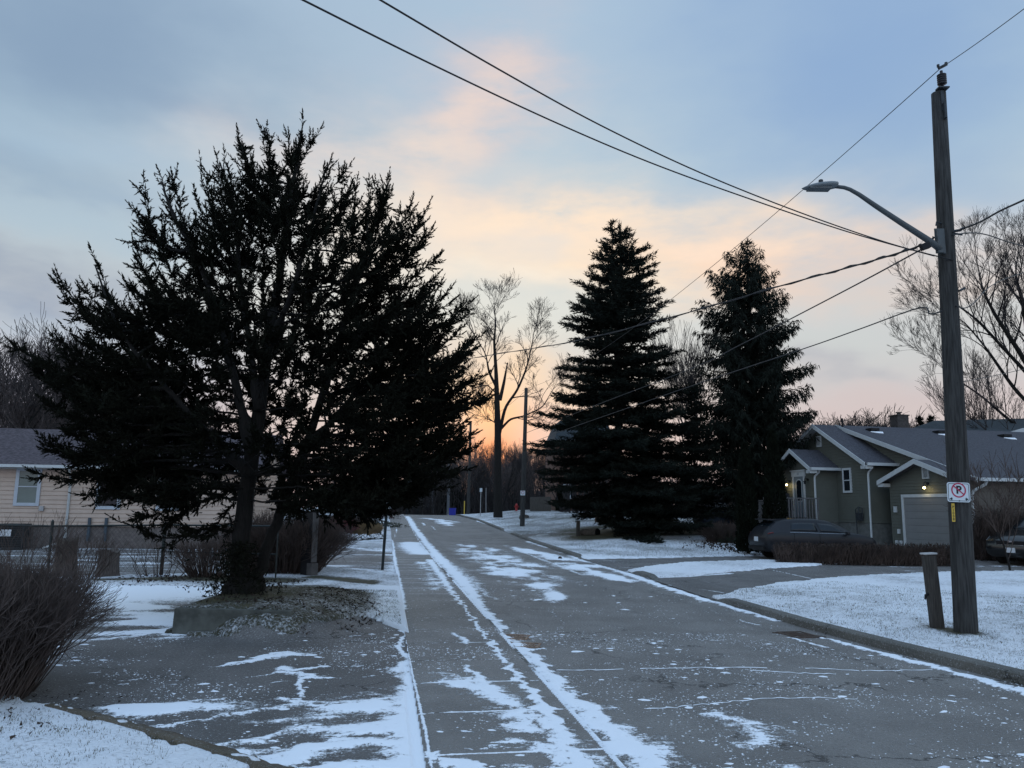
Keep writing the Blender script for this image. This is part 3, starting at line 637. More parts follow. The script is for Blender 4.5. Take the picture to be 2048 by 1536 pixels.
# the big juniper on the bank
def juniper():
    JY = 12.3; base = np.array([*G(482, 1192)[:2], 0]); base[2] = float(g(base[0], base[1]))-.05; JY = base[1]
    root = thing('juniper_tree', base, 'huge dark juniper with upswept pointed branches rising behind the low concrete wall', 'tree')
    A = lambda px, py, dz=0.0: at(px, py, JY+dz)
    stems = []   # each: polyline, radii
    def stem(P, R): stems.append((np.array(P), R))
    stem([A(482, 1200), A(478, 1120), A(490, 1000, .1), A(515, 850, .1), A(535, 700, .1), A(560, 540, 0), A(585, 380, 0), A(602, 262, 0)], [.30, .25, .22, .19, .14, .10, .06, .02])
    stem([A(500, 1195, .3), A(530, 1110, .3), A(566, 1010, .5), A(610, 900, .6), A(655, 760, .6), A(690, 640, .5), A(735, 500, .4), A(772, 375, .3)], [.20, .15, .14, .13, .10, .08, .05, .015])
    stem([A(505, 900, -.1), A(470, 760, -.2), A(430, 620, -.2), A(395, 510, -.2), A(350, 440, -.2), A(322, 362, -.1)], [.13, .11, .09, .07, .05, .02])
    stem([A(520, 820, -.1), A(500, 690, .0), A(480, 560, .1), A(470, 420, .1), A(440, 325, .1)], [.10, .08, .07, .05, .02])
    stem([A(545, 690, -.1), A(590, 560, -.4), A(625, 450, -.5), A(650, 340, -.4)], [.08, .06, .045, .02])
    stem([A(610, 900, .6), A(700, 800, .3), A(790, 690, .1), A(850, 590, 0)], [.09, .07, .05, .02])
    stem([A(500, 950, -.2), A(400, 850, -.6), A(300, 740, -.7), A(230, 650, -.6), A(190, 530, -.5)], [.10, .08, .06, .04, .02])
    SG = []
    for P, R in stems:
        # resample smooth
        t = np.linspace(0, 1, len(P)); tt = np.linspace(0, 1, len(P)*5)
        Q = np.stack([np.interp(tt, t, P[:, k]) for k in range(3)], 1); Q[1:-1] = (Q[:-2]+Q[1:-1]*2+Q[2:])/4
        Q[1:-1] += rng.normal(size=(len(Q)-2, 3))*.008; r = np.interp(tt, t, R)
        r[3:] *= .6; SG.append((Q, r))
    TR = MB()
    for Q, r in SG: TR.tube(list(Q), list(r), 10)
    TR.build('trunk', M_TRUNK, root, True)
    # branches: tip, foot on the silhouette of the photo; plume = leafy outer part
    tips = [  # tip px, foot px, plume length fraction, thickness
        ((605, 238), (575, 470), .9, .9), ((642, 256), (598, 330), 1, .5), ((577, 268), (585, 350), 1, .5), ((534, 256), (560, 400), .95, .8), ((528, 290), (555, 380), 1, .5), ((476, 266), (545, 430), .9, .9), ((480, 285), (520, 360), 1, .8), ((432, 312), (480, 470), .85, .8), ((448, 305), (478, 420), .9, .6), ((400, 322), (450, 480), .8, .8),
        ((345, 352), (400, 500), .75, .7), ((320, 348), (372, 470), .9, .7), ((287, 358), (340, 500), .8, .75), ((272, 425), (380, 520), .8, .9), ((276, 490), (370, 500), .7, .5), ((268, 486), (360, 640), .75, .75), ((182, 500), (300, 660), .75, .8), ((112, 553), (260, 650), .7, .8), ((165, 565), (240, 640), .8, .6), ((128, 590), (260, 680), .8, .8), ((106, 672), (260, 740), .7, .8), ((30, 690), (240, 780), .6, .8), ((50, 720), (220, 800), .7, .8),
        ((85, 800), (240, 850), .7, .7), ((80, 870), (260, 900), .8, .9), ((95, 900), (220, 900), .8, .8), ((65, 945), (230, 925), .55, .45), ((160, 990), (330, 930), .6, .7), ((130, 950), (300, 900), .7, .8), ((224, 1036), (420, 1055), .6, .5), ((270, 1040), (380, 960), .7, .9), ((330, 1050), (430, 960), .7, .8), ((380, 1075), (470, 1040), .7, .7), ((420, 1060), (480, 980), .7, .7), ((200, 985), (320, 900), .8, .9),
        ((698, 332), (600, 440), .75, .75), ((660, 322), (600, 400), .8, .6), ((655, 352), (600, 420), .8, .6), ((690, 372), (640, 450), .8, .6), ((715, 358), (700, 470), .8, .6), ((738, 360), (735, 460), .8, .6), ((778, 355), (748, 480), .9, .8), ((752, 360), (765, 410), 1, .5), ((825, 398), (760, 500), .8, .7), ((856, 412), (770, 510), .75, .8), ((862, 460), (760, 540), .75, .7), ((855, 440), (800, 480), 1, .4), ((875, 514), (740, 580), .7, .8), ((830, 500), (740, 560), .7, .8), ((870, 555), (760, 610), .75, .9), ((880, 572), (780, 620), .7, .7), ((898, 580), (800, 660), .7, .8), ((942, 604), (800, 680), .6, .8), ((900, 640), (790, 690), .7, .8), ((925, 655), (800, 720), .7, .8), ((958, 675), (800, 740), .65, .8), ((945, 700), (790, 760), .7, .8), ((970, 752), (800, 770), .7, .8), ((978, 795), (790, 800), .65, .9), ((930, 740), (780, 780), .8, .8), ((965, 805), (800, 830), .7, .9), ((930, 845), (780, 850), .7, .9), ((945, 870), (800, 870), .7, .8), ((955, 890), (800, 900), .7, .7), ((935, 905), (770, 900), .75, .9), ((930, 940), (770, 920), .7, .9), ((880, 930), (740, 900), .75, 1.), ((900, 975), (750, 940), .7, .8), ((850, 985), (720, 930), .7, 1.), ((820, 1010), (700, 940), .7, 1.), ((770, 1025), (680, 940), .7, 1.), ((735, 1035), (660, 950), .7, 1.), ((700, 1045), (640, 950), .7, .9), ((650, 1040), (620, 940), .7, .9), ((600, 1035), (600, 930), .7, .9), ((560, 1020), (570, 940), .7, .8), ((790, 990), (700, 920), .7, .9)]
    BR = []; SPp = []; SPd = []; SPl = []
    SQ = np.vstack([Q for Q, r in SG]); outw = np.array([base[0]+.3, base[1], base[2]+3.2])
    def sprays(P, t0, rate, l0):
        """short pointed sprays standing on a twig from t0 outward"""
        n = len(P); L_ = np.linalg.norm(np.diff(P, axis=0), axis=1).sum(); m = max(2, int(L_*(1-t0)*rate)); t = t0+(1-t0)*(np.arange(m)+rng.random(m))/m
        i = np.clip((t*(n-1)).astype(int), 0, n-2); f = (t*(n-1)-i)[:, None]; Q = P[i]*(1-f)+P[i+1]*f; D = unit(P[i+1]-P[i])
        d = unit(D*.95+rng.normal(size=(m, 3))*.60+np.array([0, 0, .12])); SPp.append(Q); SPd.append(d); SPl.append(l0*(.55+.7*rng.random(m))*(1.15-.55*t))
        SPp.append(P[-1:]); SPd.append(unit(D[-1:]+[0, 0, .2])); SPl.append(np.array([l0*1.1]))
    def branch(tip, foot, frac, thick, tz, fz, big=True):
        f_ = A(*foot, fz); b_ = A(*tip, tz); a = SQ[np.argmin(np.linalg.norm(SQ-f_, axis=1)+np.maximum(0, SQ[:, 2]-f_[2]-.05)*3)]
        L_ = np.linalg.norm(b_-f_); n = max(7, int((L_+np.linalg.norm(f_-a))/.08)); 
        k1 = f_+(b_-f_)*.50+np.array([0, 0, -.17*L_])+rng.normal(size=3)*.03*L_; ctl = np.array([a, a*.3+f_*.7, f_, k1, b_]); tt = np.linspace(0, 1, n); tk = np.array([0, .16, .30, .62, 1])
        P = np.stack([np.interp(tt, tk, ctl[:, k]) for k in range(3)], 1)
        for _ in range(2): P[1:-1] = (P[:-2]+2*P[1:-1]+P[2:])/4
        P[1:-1] += rng.normal(size=(n-2, 3))*.009; BR.append(chain(P, .008+.012*L_, .003)); sprays(P, .40, 40, .16*thick+.04)
        for k in range(int(L_*13*thick)+3):
            t = .26+.70*rng.random(); i = min(int(t*(n-1)), n-2); p = P[i]; d = unit(P[i+1]-P[i])
            l = (.20+.34*rng.random())*(1.30-t)*min(1.25, .5+.5*L_)*(.75+.35*thick)
            dd = unit(d*.95+rng.normal(size=3)*np.array([.60, .80, .40])+np.array([0, 0, .06])); q = p+dd*l; Q = curve_pts(p, q, (p+q)/2+np.array([0, 0, -.13*l])+rng.normal(size=3)*.01, max(4, int(l/.05)))
            BR.append(chain(Q, .005, .002)); sprays(Q, .10, 50, .135)
    for tip, foot, frac, thick in tips:
        branch(tip, foot, frac, thick, rng.normal()*.25, rng.normal()*.15)
    outline = np.array([(605, 238), (640, 330), (700, 335), (780, 360), (850, 420), (875, 520), (930, 610), (965, 690), (975, 800), (950, 890), (930, 960), (850, 1000), (740, 1040), (600, 1030), (480, 1000), (380, 1040), (260, 1010), (130, 940), (90, 860), (50, 720), (120, 570), (200, 540), (275, 440), (300, 380), (420, 330), (500, 290)], float)
    ctr = np.array([545., 780.]); pts_ = []
    tries = 0
    while len(pts_) < 272 and tries < 60000:
        tries += 1; x = rng.uniform(60, 970); y = rng.uniform(290, 1015)
        if inside_sd(outline, np.array([x]), np.array([y]))[0] < (48 if (y < 720 and x < 480) else 26 if y < 900 else 12): continue
        rmin_ = 40 if y < 560 else 31
        if any((x-a_)**2+(y-b_)**2 < rmin_**2 for a_, b_ in pts_): continue
        pts_.append((x, y))
    for x, y in pts_:
        tip = np.array([x, y]); v = tip-ctr; kq = .30+.14*rng.random(); foot = tip-v*np.array([kq, kq*.55])+np.array([0, 16+26*rng.random()]) ; rr = np.linalg.norm(v/np.array([450, 540])); s_ = rng.choice([-1, 1]); dz = s_*math.sqrt(max(0, 1.05-rr*rr))*2.2*(.15+.8*rng.random())
        branch(tuple(tip), tuple(foot), .75, .85+.25*rng.random(), dz, dz*.6)
    segs_obj('limbs', np.vstack(BR), M_TRUNK, root, 4)
    SP = np.vstack(SPp); SD_ = np.vstack(SPd); SL = np.concatenate(SPl)[:, None]; K = 13; print('sprays', len(SP))
    t = np.tile(np.linspace(0, .92, K), len(SP))[:, None]; PP = np.repeat(SP, K, 0); DD = np.repeat(SD_, K, 0); LL = np.repeat(SL, K, 0)
    off = rng.normal(size=PP.shape); off = unit(off-DD*np.sum(off*DD, 1, keepdims=True)); P = PP+DD*LL*t; D = unit(DD*(.8+t)+off*(.85-.55*t)); ln = np.maximum(.028, LL*(.38-.15*t))
    V = leaf_tris(P, D, ln, .55*ln, .18)
    # twiggy skirt round the foot of the trunk
    m = 2200; hq = rng.random(m)**1.2; q = np.stack([base[0]-.04+rng.normal(size=m)*(.24-.13*hq), base[1]-.1+rng.normal(size=m)*.2, base[2]+.05+.85*hq], 1)
    V2 = leaf_tris(q, unit(rng.normal(size=(m, 3))+np.array([0, 0, .5])), .08, .024, .38)
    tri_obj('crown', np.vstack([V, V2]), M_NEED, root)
juniper()

def conifer(name, label, foot, topz, prof, nw, hang, twin=0.0, seed=1, leafL=.20, leafW=.055, dens=1.0, group=None, open_=0.0, bare_low=0.0):
    """whorled conifer; prof = list of (height fraction, left radius, right radius)"""
    global rng
    rng = np.random.default_rng(seed)
    x0, y0 = foot; z0 = float(g(x0, y0)); H = topz-z0
    root = thing(name, (x0, y0, z0), label, 'tree', group)
    pf = np.array(prof)
    SG = []; BR = []; LP = []; LD = []
    tops = [(-twin, 0), (twin, .02)] if twin else [(0, 0)]
    for tx, ty in tops:
        hs = np.linspace(-.2, H, 110); px = tx*sm(hs/H, .45, .9) + .04*np.sin(hs*1.3)
        P = np.stack([x0+px, y0+ty*hs, z0+hs], 1); BR.append(np.hstack([P[:-1], P[1:], (.24*(H/15)*(1-hs[:-1]/H*.95))[:, None], (.24*(H/15)*(1-hs[1:]/H*.95))[:, None]]))
    hlist = np.sort(np.concatenate([np.linspace(pf[0, 0], .985, nw)+rng.normal(size=nw)*.004]))
    for h in hlist:
        rl = np.interp(h, pf[:, 0], pf[:, 1]); rr = np.interp(h, pf[:, 0], pf[:, 2]); nb = rng.integers(5, 8) if h < .9 else 4
        off = rng.random()*6.3
        for k in range(nb):
            a = off+2*math.pi*k/nb+rng.normal()*.22; R = (rr if math.cos(a) > 0 else rl); R = R*(abs(math.cos(a))*1.0+(1-abs(math.cos(a)))*.92)
            R *= 1.18-.50*rng.random()**1.4
            if rng.random() < open_: R *= .6
            if R < .12: R = .12
            tx = (rng.choice([-twin, twin]) if twin and h > .6 else 0)*float(sm(np.array(h), .45, .9))
            if twin and h > .72: a = math.atan2(math.sin(a), math.cos(a)*(1 if True else 1))
            up = .42*R*sm(np.array(h), .45, 1.0) - .10*R*(1-h)
            hj = h+rng.normal()*.011
            p = np.array([x0+tx, y0, z0+hj*H]); q = p+np.array([math.cos(a)*R, math.sin(a)*R, float(up)+rng.normal()*.05*R]); c = (p+q)/2+np.array([0, 0, -.13*R-(.06*R if hang else 0)])
            n = max(5, int(R/.22)); P = curve_pts(p, q, c, n); BR.append(chain(P, .012+.012*R, .006))
            ax = unit(q-p); side = unit(np.cross(ax, [0, 0, 1.]))
            # side twigs in a flat frond
            m = max(4, int(R*11*dens))
            for j in range(m):
                t = .14+.86*(j+rng.random()*.8)/m; i = min(int(t*(n-1)), n-2); f = t*(n-1)-i; s0 = P[i]*(1-f)+P[i+1]*f
                l = (.30+.22*R*(1-t)**.8)*(.55+.6*rng.random())*min(1, .25+R*.75)*(1.0 if t < .9 else .6); sg = rng.choice([-1, 1])
                dd = unit(ax*.75+side*sg*.85*(1 if t < .93 else .2)+np.array([0, 0, rng.normal()*.16+.05])); 
                if hang: dd = unit(dd*.5+np.array([0, 0, -.62]))
                e = s0+dd*l; kk = max(4, int(l*26*dens)); tt = rng.random((kk, 1))**.8
                LP.append(s0+(e-s0)*tt+rng.normal(size=(kk, 3))*.035); LD.append(np.repeat(dd[None], kk, 0)+rng.normal(size=(kk, 3))*.3+(np.array([0, 0, -.5]) if hang else np.array([0, 0, .12])))
            kk = int(R*26*dens)+6; tt = rng.random((kk, 1)); I = np.clip((tt[:, 0]*(n-1)).astype(int), 0, n-2)
            LP.append(P[I]+rng.normal(size=(kk, 3))*.05); LD.append(unit(P[I+1]-P[I])*.8+rng.normal(size=(kk, 3))*.4)
    for tx, ty in tops:
        kk = 60; hh = H*(.95+.06*rng.random(kk)); LP.append(np.stack([x0+tx+rng.normal(size=kk)*.04, y0+ty*hh+rng.normal(size=kk)*.04, z0+hh], 1)); LD.append(np.repeat([[0, 0, 1.]], kk, 0)+rng.normal(size=(kk, 3))*.6)
    segs_obj('trunk', np.vstack(BR), M_TRUNK, root, 6)
    P = np.vstack(LP); D = unit(np.vstack(LD)); print(name, len(P))
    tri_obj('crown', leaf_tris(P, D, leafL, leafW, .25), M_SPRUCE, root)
    return root
z = lambda py, Y, px=1300: at(px, py, Y)[2]
sp = G(1238, 1070); Y1 = sp[1]; k1 = Y1/FPX
def prof_px(rows, cx, ytop, ybot, k):
    return [((ybot-y)/(ybot-ytop), (cx(y) - xl)*k, (xr-cx(y))*k) for y, xl, xr in rows][::-1]
conifer('spruce_tree', 'broad dark spruce with twin pointed tops beside the road bend', (sp[0], sp[1]), at(1240, 447, Y1)[2],
    prof_px([(452, 1236, 1246), (510, 1205, 1292), (545, 1185, 1305), (580, 1165, 1320), (620, 1145, 1335), (665, 1132, 1345), (700, 1150, 1350), (755, 1130, 1370), (820, 1105, 1400), (875, 1066, 1425), (920, 1085, 1442), (960, 1080, 1452), (1010, 1140, 1455), (1045, 1200, 1440)], lambda y: 1241, 447, 1072, k1), 54, False, .23, 3, dens=1.25, leafL=.20)
sp2 = G(1505, 1052); Y2 = 39.0; x2 = (1505-1024)/FPX*Y2*1.01; k2 = Y2/FPX
conifer('spruce_tree', 'tall open spruce with drooping branchlets next to the small green house', (x2, Y2), at(1508, 484, Y2)[2],
    prof_px([(490, 1495, 1520), (520, 1474, 1538), (560, 1440, 1558), (600, 1420, 1572), (640, 1408, 1584), (690, 1395, 1604), (740, 1386, 1624), (790, 1384, 1636), (840, 1392, 1630), (890, 1400, 1622), (940, 1420, 1600), (1000, 1430, 1590)], lambda y: 1508, 484, 1060, k2), 46, True, 0, 5, dens=1.2, leafL=.22, leafW=.052, open_=.15)

def columnar(px, pyb, pyt, w, label, group, seed, Y=None):
    global rng; rng = np.random.default_rng(seed)
    b_ = G(px, pyb); Y = Y or b_[1]; x = (at(px, pyb, Y))[0]; z0 = float(g(x, Y)); zt = at(px, pyt, Y)[2]; w = w*Y/FPX/2
    root = thing('columnar_cedar', (x, Y, z0), label, 'tree', group)
    n = int(5200*(zt-z0)/4); h = rng.random(n); a = rng.random(n)*6.283; r = w*(1-h**2.6*.93)*(.55+.45*rng.random(n)**.4)*(.85+.3*vnoise(a*2, h*14))
    P = np.stack([x+np.cos(a)*r, Y+np.sin(a)*r, z0+.1+h*(zt-z0)], 1); D = unit(np.stack([np.cos(a)*.5, np.sin(a)*.5, np.ones(n)*1.2], 1))
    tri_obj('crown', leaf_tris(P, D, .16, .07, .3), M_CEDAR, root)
    segs_obj('trunk', chain(np.array([[x, Y, z0-.1], [x, Y, z0+(zt-z0)*.9]]), .07, .02), M_TRUNK, root, 6)
columnar(1495, 1066, 895, 42, 'left of the two slim columnar cedars standing before the porch steps', 'columnar cedars by the porch', 11, 31.5)
columnar(1552, 1070, 868, 46, 'right of the two slim columnar cedars, next to the porch corner', 'columnar cedars by the porch', 12, 31.0)
columnar(1120, 1016, 975, 16, 'small rounded dark cedar against the brick house wall', None, 13, 66)

def bare_tree(name, label, base, H, r0, spread=.5, levels=6, seed=1, lean=(0, 0), mat=None, group=None, first=.35, up=.35, kids=(3, 4), droop=0.0, rmin=.006, link=True, ratio=.72, forks=None, trunkmat=None, wig=.10):
    global rng; R = np.random.default_rng(seed)
    root = thing(name, base, label, 'tree', group) if link else None
    segs = []; base = np.array(base, float)
    def grow(p, d, l, r, lv):
        n = 4 if lv > 1 else 6
        for i in range(n):
            d = unit(d+R.normal(size=3)*wig+np.array([0, 0, up*.10-droop*.08])); q = p+d*l/n; rr = max(rmin, r*(1-.35/n*1.0)); segs.append((*p, *q, r, rr, lv)); p = q; r = rr
            if lv < levels and (lv > 0 and i >= 1 or lv == 0 and i >= n*first*1.3):
                if R.random() < (.55 if lv else .75):
                    s_ = unit(np.cross(d, R.normal(size=3))); nd = unit(d*(.75)+s_*spread*(1.1+.5*R.random())+np.array([0, 0, up*.4]))
                    grow(p, nd, l*ratio*(.65+.4*R.random()), r*.55, lv+1)
        if lv < levels:
            for k in range(R.integers(2, kids[1])):
                s_ = unit(np.cross(d, R.normal(size=3))); nd = unit(d+s_*spread*(.5+.6*R.random())+np.array([0, 0, up*.25]))
                grow(p, nd, l*ratio*(.8+.35*R.random()), r*.72, lv+1)
    if forks:
        for fx in forks:   # explicit limbs as polylines, then twigs
            P = np.array(fx[0]); rr = fx[1]
            t = np.linspace(0, 1, len(P)); tt = np.linspace(0, 1, len(P)*4); Q = np.stack([np.interp(tt, t, P[:, k]) for k in range(3)], 1); Q[1:-1] = (Q[:-2]+2*Q[1:-1]+Q[2:])/4; r = np.interp(tt, t, rr)
            for i in range(len(Q)-1):
                segs.append((*Q[i], *Q[i+1], r[i], r[i+1], 0))
                if r[i] < fx[2]:
                    if R.random() < fx[3]:
                        d = unit(Q[i+1]-Q[i]); s_ = unit(np.cross(d, R.normal(size=3))); grow(Q[i], unit(d*.8+s_*spread*1.6+np.array([0, 0, up])), fx[4]*(.6+.6*R.random()), r[i]*.55, levels-3 if r[i] > .05 else levels-3)
            d = unit(Q[-1]-Q[-2])
            for k in range(3): grow(Q[-1], unit(d+R.normal(size=3)*.3), fx[4]*.8, r[-1]*.8, levels-3)
    else:
        grow(base+np.array([0, 0, -.1]), unit(np.array([lean[0], lean[1], 1.])), H*.30, r0, 0)
    S = np.array(segs)
    th = S[:, 6] > max(.022, r0*.20)
    if not link: return S, th
    if th.any(): segs_obj('trunk', S[th][:, :8], trunkmat or M_TRUNK, root, 7)
    if (~th).any(): segs_obj('crown', S[~th][:, :8], mat or M_TWIG, root, 3)
    return root
# tall bare tree in front of the sunset, limbs as in the photo
BT = G(996, 1026); BY = min(BT[1], 63.0)
a_ = lambda px, py, dz=0: at(px, py, BY+dz)
bz = a_(996, 1026); k_ = BY/FPX
bare_tree('bare_tree', 'tall bare tree with thick grey trunk silhouetted against the orange sunset', (bz[0], BY, bz[2]), 18, .4, .50, 7, 21, mat=M_TWIG, up=.30, rmin=.009, ratio=.70, forks=[
    ([a_(996, 1035), a_(995, 960), a_(996, 880), a_(994, 800), a_(992, 740), a_(988, 680), a_(992, 645), a_(988, 618)], [.38, .31, .28, .22, .15, .10, .06, .03], .12, .8, 1.5),
    ([a_(1000, 800), a_(1008, 765, .3), a_(1014, 730, .4)], [.16, .12, .05], .02, .0, .1),
    ([a_(996, 780), a_(978, 745, -.4), a_(972, 710, -.6), a_(955, 680, -1), a_(940, 655, -1)], [.13, .09, .06, .05, .03], .10, .8, 1.5),
    ([a_(998, 870), a_(1010, 815, .4), a_(1035, 780, .7), a_(1052, 740, .9), a_(1062, 700, 1), a_(1068, 665, 1)], [.16, .12, .10, .08, .05, .03], .11, .8, 1.5),
    ([a_(998, 862), a_(1020, 838), a_(1048, 832, -.5), a_(1085, 815, -1), a_(1105, 780, -1)], [.11, .09, .07, .05, .02], .09, .65, 1.5),
    ([a_(996, 850), a_(985, 842), a_(970, 830, .6), a_(962, 800, .8)], [.06, .05, .03, .02], .06, .6, 1.0),
    ([a_(996, 790), a_(975, 770), a_(950, 775, -.5), a_(930, 760, -.6)], [.07, .05, .04, .02], .06, .6, 1.2)])
# big bare tree behind the green house (trunk just right of the frame)
RY = 48.0
a_ = lambda px, py, dz=0: at(px, py, RY+dz)
bz = a_(2120, 1000); gz = float(g(bz[0], RY))
T = [(2120, 1010), (2110, 900), (2085, 780)]
bare_tree('bare_tree', 'wide spreading bare tree with upswept limbs behind the green house roof', (bz[0], RY, gz), 16, .4, .45, 7, 33, mat=M_TWIG, up=.45, rmin=.008, ratio=.70, forks=[
    ([a_(*T[0]), a_(*T[1]), a_(*T[2]), a_(2060, 690), a_(2045, 600), a_(2030, 550), a_(2035, 510)], [.42, .34, .26, .18, .12, .07, .03], .15, .9, 1.6),
    ([a_(*T[2]), a_(2030, 690, -1), a_(1990, 630, -1.4), a_(1965, 580, -1.8), a_(1955, 530, -2)], [.18, .13, .10, .07, .03], .13, .9, 1.6),
    ([a_(2085, 780), a_(2010, 700, .8), a_(1955, 640, 1.4), a_(1900, 600, 2), a_(1860, 590, 2)], [.14, .10, .08, .05, .02], .11, .8, 1.6),
    ([a_(2100, 850), a_(2030, 780, 1), a_(1975, 700, 2), a_(1925, 640, 2), a_(1885, 630, 2)], [.13, .11, .08, .05, .02], .11, .8, 1.6),
    ([a_(2100, 830), a_(2070, 700, -2), a_(2060, 620, -2.5), a_(2075, 560, -3)], [.15, .12, .08, .03], .13, .9, 1.6),
    ([a_(2110, 900), a_(2030, 850, 1), a_(1960, 790, 1.4), a_(1900, 750, 2), a_(1870, 720, 2)], [.12, .09, .07, .04, .02], .10, .8, 1.8),
    ([a_(2115, 930), a_(2020, 900, -1), a_(1960, 850, -1.4), a_(1905, 810, -2)], [.11, .08, .05, .02], .09, .8, 1.6)])
for i, (px, py, H, lab) in enumerate([(1990, 850, 8.5, 'multi stemmed slender bare tree rising behind the dark hip roof'), (1965, 850, 7.5, 'thin bare sapling cluster between the roof peak and the utility pole')]):
    Y = 52+2*i; p = at(px, 1000, Y); bare_tree('bare_tree', lab, (p[0], Y, float(g(p[0], Y))), H*1.25, .12, .28, 4, 60+i, up=.8, rmin=.010, ratio=.8, first=.05)
Y = 50; p = at(1392, 1000, Y); bare_tree('bare_tree', 'slim bare birch-like tree showing between the two spruces', (p[0], Y, float(g(p[0], Y))), 13, .13, .28, 5, 71, up=.8, rmin=.009, ratio=.74)

# bare trees of the neighbourhood skyline: a few shapes, copied one by one
shapes = []
for k in range(6):
    r = bare_tree('bare_tree', 'x', (0, 0, 0), 12, .16, .40+.05*(k % 3), 5, 100+k, up=.45+.1*(k % 2), rmin=.011, ratio=.74, mat=M_TWIGP if k % 2 else M_TWIG)
    zt = max(v.co.z for c in r.children for v in c.data.vertices); shapes.append((r, zt))
used_shape = set()
def far_tree(px, py, pytop, Y, k, label, group, sx=1.0):
    src, zt = shapes[k]
    p = at(px, py, Y); z0 = float(g(p[0], Y)); s_ = (at(px, pytop, Y)[2]-z0)/zt
    if k in used_shape:
        r = src.copy(); col.objects.link(r)
        for ch in list(src.children):
            c = ch.copy(); col.objects.link(c); c.parent = r
    else: r = src; used_shape.add(k)
    r.location = (p[0], Y, z0); r.scale = (s_*sx, s_*sx, s_); r.rotation_euler = (0, 0, rng.random()*6.28)
    r['label'] = label
    if 'group' in r: del r['group']
    if group: r['group'] = group
FG = 'bare trees massed at the far end of the road'
FL = 'slender leafless tree in the crowded row glowing against the sunset'
rr_ = np.random.default_rng(5)
for i, px in enumerate(np.linspace(868, 1112, 34)):
    far_tree(px+rr_.normal()*5, 1010, 862+rr_.random()*62+max(0, 930-px)*.3, 84+rr_.random()*55, int(rr_.integers(0, 6)), FL, FG, .8+.3*rr_.random())
LGp = 'bare trees crowded behind the beige house'
LL = 'leafless tree in the thicket behind the beige house roof'
for i, (px, pt) in enumerate([(60, 580), (110, 640), (20, 660), (-20, 620), (150, 660), (180, 720), (90, 740), (40, 760), (210, 740), (240, 770), (130, 770), (0, 780), (280, 770), (320, 790), (70, 800), (170, 800), (225, 805), (360, 800), (20, 810), (110, 815), (400, 820), (270, 820)]):
    lab = 'tallest leafless tree with a rounded fine crown left of the juniper' if i == 0 else LL
    far_tree(px, 1000, pt, (50 if i == 0 else 47+rr_.random()*22), int(rr_.integers(0, 6)), lab, None if i == 0 else LGp, 1.15)
for i, (px, pt) in enumerate([(1650, 832), (1690, 822), (1735, 820), (1775, 828), (1825, 838), (1860, 842), (1715, 826), (1760, 824)]):
    far_tree(px, 980, pt, 80+rr_.random()*20, int(rr_.integers(0, 6)), 'low bare treetop showing above the green house roof', 'bare treetops above the green house roof', 1.9)
for i, (px, pt) in enumerate([(470, 900), (520, 880), (600, 900), (660, 905), (720, 910), (760, 900), (800, 905), (840, 900), (560, 890), (640, 880)]):
    far_tree(px, 1010, pt, 70+rr_.random()*30, int(rr_.integers(0, 6)), 'bare tree in the dim gap behind the juniper trunk', 'bare trees seen through the juniper', 1.0)
# dark understorey beyond the crest: nobody could count it
def thicket(name, x0, x1, Y0, Y1, h, n, mat, kind='stuff', zf=None, r=.016):
    x = rng.uniform(x0, x1, n); y = rng.uniform(Y0, Y1, n); zz = g(x, y); p0 = np.stack([x, y, zz-.1], 1)
    hh = h*(.4+.6*rng.random(n)) ; p1 = p0+np.stack([rng.normal(size=n)*hh*.22, rng.normal(size=n)*hh*.22, hh], 1); p2 = p1+np.stack([rng.normal(size=n)*hh*.3, rng.normal(size=n)*hh*.2, hh*.4], 1)
    S = np.vstack([np.hstack([p0, p1, np.full((n, 1), r*1.3), np.full((n, 1), r)]), np.hstack([p1, p2, np.full((n, 1), r), np.full((n, 1), r*.5)])])
    o = segs_obj(name, S, mat, None); return tag(o, kind=kind)
thicket('far_thicket', -22, 12, 92, 150, 4.6, 5200, M_TWIG, r=.035)
thicket('far_thicket', -60, -18, 44, 75, 4.5, 3600, M_TWIG, r=.03)
thicket('far_thicket', 4, 60, 60, 90, 3.0, 4200, M_TWIG, r=.035)
for (px, pt, Y, w, lab) in [(1850, 838, 62, 30, 'small pointed evergreen just above the roof ridge, left one'), (1873, 836, 60, 40, 'small ragged evergreen just above the roof ridge, beside the pole'), (1392, 775, 44, 120, 'dark rounded evergreen filling the gap between the two spruces'), (1290, 900, 47, 90, 'low dark evergreen behind the twin topped spruce'), (905, 925, 96, 40, 'dark airy evergreen beyond the crest of the road')]:
    p = at(px, 1000, Y); zt = at(px, pt, Y)[2]; w_ = w*Y/FPX/2*1.25
    conifer('evergreen_tree', lab, (p[0], Y), zt, [(.12, w_, w_), (.5, w_*.75, w_*.75), (.85, w_*.35, w_*.35), (1, .1, .1)], 17, False, 0, int(px), leafL=.3, leafW=.09, dens=.62)

